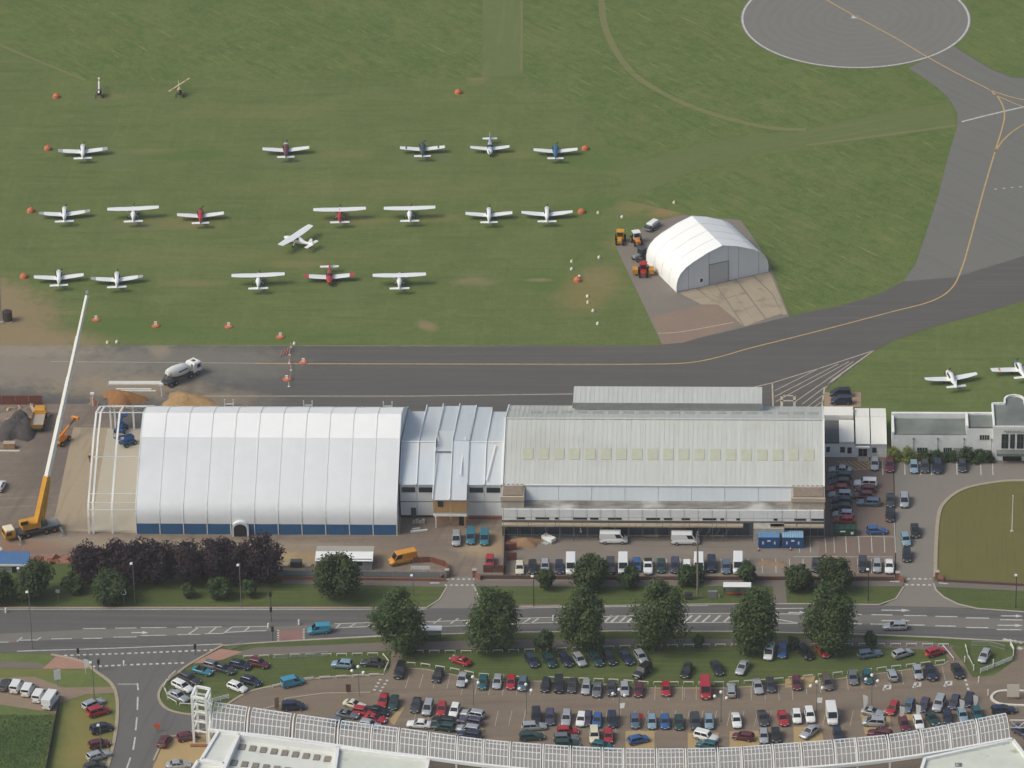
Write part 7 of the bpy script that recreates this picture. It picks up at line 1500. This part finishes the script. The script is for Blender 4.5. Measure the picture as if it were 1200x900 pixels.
hoops([(481, 765), (560, 765.5), (640, 763), (760, 758.5), (900, 757.5), (1000, 757), (1115, 757.5)], 34, 'white knee-high hoop rail along the footpath under the limes')
hoops([(472, 779), (492, 780), (530, 786), (560, 792), (612, 796)], 8, 'white knee-high hoop rail at the kerb end near the zebra path')
hoops([(640, 796), (720, 799), (760, 802), (850, 802), (900, 799), (960, 793), (1000, 789), (1060, 782), (1110, 776)], 27, 'white knee-high hoop rail along the grass edge of the kerb row')
hoops([(1104, 758), (1113, 766), (1118, 775)], 1, 'long white rail closing the grass strip by the red hatchback', .9)
hoops([(1131, 757), (1134, 770), (1140, 782)], 2, 'white rail round the small grass island', .8)
hoops([(207, 788), (197, 797), (192, 806), (197, 820), (210, 827), (228, 828)], 5, 'white low rail round the grass corner by the side road', .75)
# ---- pedestrian guard rails
def guard(pxs, lab, pitch=2.0):
    t = thing('guard_rail', lab, 'guard rail', group='pedestrian guard rails'); pts = [G(*q) for q in pxs]; gm = mat('guard_galv', srgb(172, 176, 174), .5, .2)
    for i in range(len(pts)-1):
        a, b = pts[i], pts[i+1]; L = (b-a).length; n = max(1, round(L/pitch)); d = (b-a)/L
        for k in range(n):
            p, q = a+d*(L*k/n+.05), a+d*(L*(k+1)/n-.05); mb = MB()
            for z in (.15, 1.0): mb.bar(p+Vector((0, 0, z)), q+Vector((0, 0, z)), .06)
            m_ = max(4, int((q-p).length/.14))
            for j in range(m_+1): r_ = p.lerp(q, j/m_); mb.bar(r_+Vector((0, 0, .15)), r_+Vector((0, 0, 1.0)), .035)
            mb.build('rail_panel', gm, t)
guard([(267, 762), (286, 757)], 'galvanised guard rail at the corner of the side road crossing'); guard([(319, 772), (337, 772)], 'short galvanised guard rail beside the grass corner'); guard([(340, 771), (385, 769)], 'long galvanised guard rail beside the grass corner'); guard([(1138, 757), (1160, 757), (1178, 762)], 'galvanised guard rail round the small grass island')
# white timber fences
def rail_fence(pxs, lab):
    t = thing('white_rail_fence', lab, 'fence', group='white rail fences'); pts = [G(*q) for q in pxs]
    for i in range(len(pts)-1):
        a, b = pts[i], pts[i+1]; L = (b-a).length; n = max(1, round(L/1.8))
        for k in range(n+1): r_ = a.lerp(b, k/n); mb = MB(); mb.bar(r_, r_+Vector((0, 0, 1.0)), .12); mb.build('post', W_steel, t)
        for z in (.35, .65, .92): mb = MB(); mb.bar(a+Vector((0, 0, z)), b+Vector((0, 0, z)), .06, .13); mb.build('rail', W_steel, t)
rail_fence([(1149, 789), (1165, 783), (1187, 774), (1188, 764), (1184, 757)], 'white rail fence curving round the small grass island'); rail_fence([(249, 824), (268, 819)], 'short white rail fence behind the steel tower')
# ---- bus shelters
for x, y, w_, lab, bm_ in ((500, 752, 5.6, 'bus shelter with white roof beside the lime tree on the footpath', DGlass), (864, 701, 5.2, 'bus shelter with white roof and red bench on the north verge', DGlass)):
    p = G(x, y); t = thing('bus_shelter', lab, 'bus shelter', (p.x, p.y, 0), 0, 'bus shelters')
    mb = MB(); bevel_box(mb, -w_/2, w_/2, -.1, 1.6, 2.35, 2.55, .08); mb.build('roof', W_steel, t)
    for xx in (-w_/2+.15, 0, w_/2-.15): mb = MB(); mb.bar((xx, 1.4 if y < 720 else .1, 0), (xx, 1.4 if y < 720 else .1, 2.35), .1); mb.build('post', POLD, t)
    mb = MB(); mb.box(-w_/2+.2, w_/2-.2, 1.42, 1.46, .3, 2.2); mb.build('glass_back', glass_mat('shelter_glass', srgb(120, 130, 134), .1, .5), t); mb = MB(); mb.box(-w_/2+.6, w_/2-.6, .8, 1.15, .45, .55); mb.build('bench', RD if y < 720 else CK, t)
t = stack('roadside_cabinet', 'grey roadside cabinet beside the red bench shelter', 835, 700, 0, [('cabinet', GRYM, (-.8, .8, -.3, .3, 0, 1.2)), ('cap', Galv, (-.85, .85, -.36, .36, 1.2, 1.27)), ('plinth', M_kerb, (.95, 1.4, -.2, .2, 0, .5))], 'cabinet')
t = stack('litter_bin', 'black box bin on the verge beside the timber pole', 807, 702, 0, [('bin_body', CK, (-.7, .7, -.4, .4, .1, 1.1)), ('lid', POLD, (-.75, .75, -.45, .45, 1.1, 1.2)), ('foot', POLD, (-.6, .6, -.3, .3, 0, .1))], 'bin')
# ---- traffic lights, bollards, signs
for x, y, lab in ((317.5, 711, 'traffic light pole on the verge at the red crossing'), (318, 729, 'traffic light pole on the refuge of the red crossing'), (320, 752, 'traffic light pole on the near side of the red crossing'), (92, 773, 'dark signal post at the side road dashes'), (116, 786, 'dark signal post on the corner of the side road'), (229, 768, 'dark signal post by the tactile corner')):
    p = G(x, y); t = thing('traffic_light', lab, 'traffic light', (p.x, p.y, 0), 0, 'traffic lights'); hh = 3.2 if x > 300 else 2.4; mb = MB(); mb.tube((0, 0, 0), (0, 0, hh), .06, n=6); mb.build('post', POLD, t); mb = MB(); bevel_box(mb, -.22, .22, -.2, .2, hh-1.0, hh, .05); hd = mb.build('signal_head', TRIM, t)
    for k in range(3): mb = MB(); mb.tube((0, -.2, hh-.2-.3*k), (0, -.24, hh-.2-.3*k), .1, n=8); mb.build('lens', POLD, hd)
for x, y, lab in ((314.5, 736, 'white keep-left bollard at the red crossing'), (350.5, 732, 'white keep-left bollard behind the sky blue small van'), (648.5, 727, 'white bollard on the striped refuge between the limes'), (7, 718, 'white bollard at the road edge by the grey mast'), (145.5, 780, 'white post among the side road dashes')):
    p = G(x, y); t = thing('bollard', lab, 'bollard', (p.x, p.y, .05), 0, 'white road bollards'); mb = MB(); mb.tube((0, 0, 0), (0, 0, .95), .2, .17, n=10); mb.build('shaft', W_steel, t); mb = MB(); mb.tube((0, 0, .95), (0, 0, 1.05), .17, .06, n=10); mb.build('cap', W_steel, t)
def sign(name, lab, x, y, zc, w_, h_, m_, post=POLE, rnd=False, grp=None, posts=(0,), tilt=0):
    p = G(x, y); t = thing(name, lab, 'sign', (p.x, p.y, 0), tilt, grp)
    for dx in posts: mb = MB(); mb.tube((dx, .06, 0), (dx, .06, zc+h_/2), .05, n=6); mb.build('post', post, t)
    mb = MB()
    if rnd: mb.tube((0, -.03, zc), (0, .03, zc), w_/2, n=16, smooth=False)
    else: mb.box(-w_/2, w_/2, -.04, .02, zc-h_/2, zc+h_/2)
    mb.build('sign_face', m_, t); return t
sg = sign('road_sign', 'round road sign with white rim and dark face before the copper hedge', 145.5, 710, 2.9, 1.1, 1.1, W_steel, rnd=True); mb = MB(); mb.tube((0, -.05, 2.9), (0, -.031, 2.9), .38, n=16); mb.build('sign_disc', POLD, sg)
sign('road_sign', 'grey-backed road sign beside the bushy tree', 68.5, 707, 2.6, .8, .7, GRYM); sign('road_sign', 'small grey-backed road sign near the end of the verge', 12.5, 707, 2.3, .7, .6, GRYM)
sign('banner_sign', 'white board sign on a post above the parked white vans', 68, 805, 2.6, 1.2, 2.1, W_steel, tilt=.3)
def feather(x, y, h, m_, lab, lean=.3):
    p = G(x, y); t = thing('feather_flag', lab, 'flag', (p.x, p.y, .05), 0, 'feather flags'); mb = MB(); mb.tube((0, 0, 0), (-lean, 0, h), .04, .025, n=6); mb.build('pole', W_steel, t)
    mb = MB(); n = 8; L_ = [(-lean*(.35+.65*i/n)-.03, -.02, h*(.35+.65*i/n)) for i in range(n+1)]; Rr = [(-lean*(.35+.65*i/n)+.85*math.sin(math.pi*min(1, .35+.6*(1-i/n)))**.7*(1 if i < n else .1), .02, h*(.35+.65*i/n)) for i in range(n+1)]
    mb.add(L_+Rr, [(i, n+1+i, n+2+i, i+1) for i in range(n)]); mb.add([(a, b+.03, c) for a, b, c in L_+Rr], [(i+1, n+2+i, n+1+i, i) for i in range(n)]); mb.build('banner', m_, t)
FW = mat('flag_white', srgb(222, 222, 214), .8)
feather(101, 790, 3.2, FW, 'tall white feather flag on the grass at the side road corner'); feather(1013, 838, 4.2, FW, 'white feather flag beside the silver sports car')
for x, y, lab in ((1056, 848, 'white feather flag by the maroon hatchback'), (1075, 846, 'white feather flag by the white hatchback in the canopy row'), (1126, 840, 'white feather flag by the pale blue hatchback in the canopy row'), (1142, 835, 'white feather flag by the teal hatchback at the row end')): feather(x, y, 3.6, FW, lab)
feather(750, 848, 2.2, mat('flag_red', srgb(190, 54, 60), .8), 'small red flag beside the slate blue hatchback')
sign('oval_sign', 'orange-red oval sign at the entrance to the tan paving', 184.5, 858, 1.3, 1.2, 1.8, mat('sign_orange_red', srgb(196, 92, 66), .6), rnd=True)
sign('advert_board', 'dark advertising board on the kerb of the car park entrance', 408.5, 813, 1.2, .9, 1.6, mat('sign_dark_red', srgb(96, 62, 58), .6)); sign('advert_board', 'tan advertising board beside the navy people carrier', 324.5, 832, 1.5, .9, 2.4, mat('sign_tan', srgb(170, 146, 116), .6), tilt=.6)
sign('store_sign', 'large cream sign board over the white kerbed bed', 1187, 820, 1.9, 2.2, 2.6, mat('sign_cream', srgb(212, 206, 188), .7), posts=(-.8, .8))
sign('site_board', 'white site name board by the brown barrier panels', 493, 674, 1.6, 3.6, .8, W_steel, posts=(-1.5, 1.5))
for x, y, lab in ((1130.5, 776, 'white post beside the brick path'), (1147, 800, 'white post by the island fence end'), (1141, 786, 'short white globe post on the grass island edge'), (1158, 815, 'white post beside the white kerbed bed'), (1164, 780, 'white post before the silver hatchback on the island')):
    p = G(x, y); t = thing('white_post', lab, 'post', (p.x, p.y, .05), 0, 'white posts by the grass island'); mb = MB(); mb.tube((0, 0, 0), (0, 0, 1.1), .1, n=8); mb.build('shaft', W_steel, t); mb = MB(); mb.sphere((0, 0, 1.15), .14, 8, 5); mb.build('knob', W_steel, t)
for x, y, lab in ((889, 645.5, 'traffic cone before the plain-roofed blue cabin'), (926.5, 645, 'traffic cone before the ribbed-roof blue cabin')):
    p = G(x, y); t = thing('traffic_cone', lab, 'cone', (p.x, p.y, .05)); mb = MB(); mb.tube((0, 0, .05), (0, 0, .75), .2, .04, n=10); mb.build('cone', OM, t); mb = MB(); mb.box(-.25, .25, -.25, .25, 0, .05); mb.build('base', TRIM, t)
    mb = MB(); mb.tube((0, 0, .4), (0, 0, .55), .13, .095, n=10); mb.build('band', W_steel, t)
# ---- people: one skinned figure each
def person(x, y, ang, jacket, legs, label, stride=.18):
    pts = {'pel': (0, 0, .95), 'che': (0, .0, 1.3), 'nek': (.01, 0, 1.5), 'hd0': (.03, 0, 1.6), 'hd1': (.04, 0, 1.76), 'lh': (0, .11, .9), 'lk': (stride*.5, .12, .5), 'la': (stride*.6, .12, .09), 'lt': (stride*.6+.2, .12, .05), 'rh': (0, -.11, .9), 'rk': (-stride*.2, -.12, .5), 'ra': (-stride*1.2, -.12, .1), 'rt': (-stride*1.2+.2, -.12, .05), 'ls': (0, .2, 1.43), 'le': (-.08, .27, 1.15), 'lw': (.04, .27, .9), 'lf': (.1, .26, .8), 'rs': (0, -.2, 1.43), 're': (.02, -.27, 1.15), 'rw': (.16, -.25, .93), 'rf': (.22, -.24, .85)}
    rad = dict(pel=.15, che=.17, nek=.065, hd0=.085, hd1=.09, lh=.095, lk=.065, la=.05, lt=.04, rh=.095, rk=.065, ra=.05, rt=.04, ls=.075, le=.05, lw=.036, lf=.03, rs=.075, re=.05, rw=.036, rf=.03)
    E_ = ('pel che', 'che nek', 'nek hd0', 'hd0 hd1', 'pel lh', 'lh lk', 'lk la', 'la lt', 'pel rh', 'rh rk', 'rk ra', 'ra rt', 'che ls', 'ls le', 'le lw', 'lw lf', 'che rs', 'rs re', 're rw', 'rw rf')
    ks = list(pts); me = bpy.data.meshes.new('person_body'); me.from_pydata([pts[k] for k in ks], [tuple(ks.index(q) for q in e.split()) for e in E_], [])
    o = bpy.data.objects.new('person_tmp', me); col.objects.link(o); o.modifiers.new('skin', 'SKIN'); sv = me.skin_vertices[0].data
    for i, k in enumerate(ks): sv[i].radius = (rad[k], rad[k])
    sv[0].use_root = True; sb_ = o.modifiers.new('sub', 'SUBSURF'); sb_.levels = 1; sb_.render_levels = 1
    bpy.context.view_layer.update(); m2 = bpy.data.meshes.new_from_object(o.evaluated_get(bpy.context.evaluated_depsgraph_get())); bpy.data.objects.remove(o)
    skin = mat('skin', (.42, .26, .18), .6); hair = mat('hard_hat_white', srgb(226, 224, 214), .5); m2.materials.clear()
    for m_ in (legs, jacket, skin, hair): m2.materials.append(m_)
    for f in m2.polygons:
        z = f.center.z; yy = abs(f.center.y); f.material_index = 3 if z > 1.74 else 2 if (z > 1.52 or (z < .92 and yy > .2)) else 1 if z > .95 else 0; f.use_smooth = True
    p = G(x, y); t = thing('person', label, 'person', (p.x, p.y, .05), img_dir(x, y, ang)); place('body', m2, t)
    mb = MB(); mb.sphere((.04, 0, 1.79), .13, 10, 6, sz=.75); mb.build('hard_hat', hair, t)
person(680.5, 629, 200, mat('pale_jacket', srgb(206, 204, 188), .8), mat('dark_trousers', srgb(44, 46, 50), .8), 'person in pale jacket and dark trousers walking below the scaffolding')
person(781.5, 621, 270, mat('hi_vis_yellow', srgb(196, 214, 90), .7), mat('dark_trousers', (0, 0, 0)), 'person in yellow high-visibility jacket beside the second white van')
person(105.5, 542, 60, mat('dark_red_jacket', srgb(92, 48, 46), .8), mat('dark_trousers', (0, 0, 0)), 'person in dark red jacket standing by the bare steel frame')
# ================================================================== HAZE
mb = MB(); mb.box(-6200, 6200, -6200, 6200, -1.0, 556); hz = mb.build('haze', None or bpy.data.materials.new('haze_air')); hz['kind'] = 'stuff'
hm = bpy.data.materials['haze_air']; hm.use_nodes = True; hm.node_tree.nodes.clear()
pv = hm.node_tree.nodes.new('ShaderNodeVolumePrincipled'); ho = hm.node_tree.nodes.new('ShaderNodeOutputMaterial')
pv.inputs['Color'].default_value = (.93, .96, .94, 1); pv.inputs['Density'].default_value = .00007; pv.inputs['Anisotropy'].default_value = .2
hm.node_tree.links.new(pv.outputs[0], ho.inputs['Volume'])
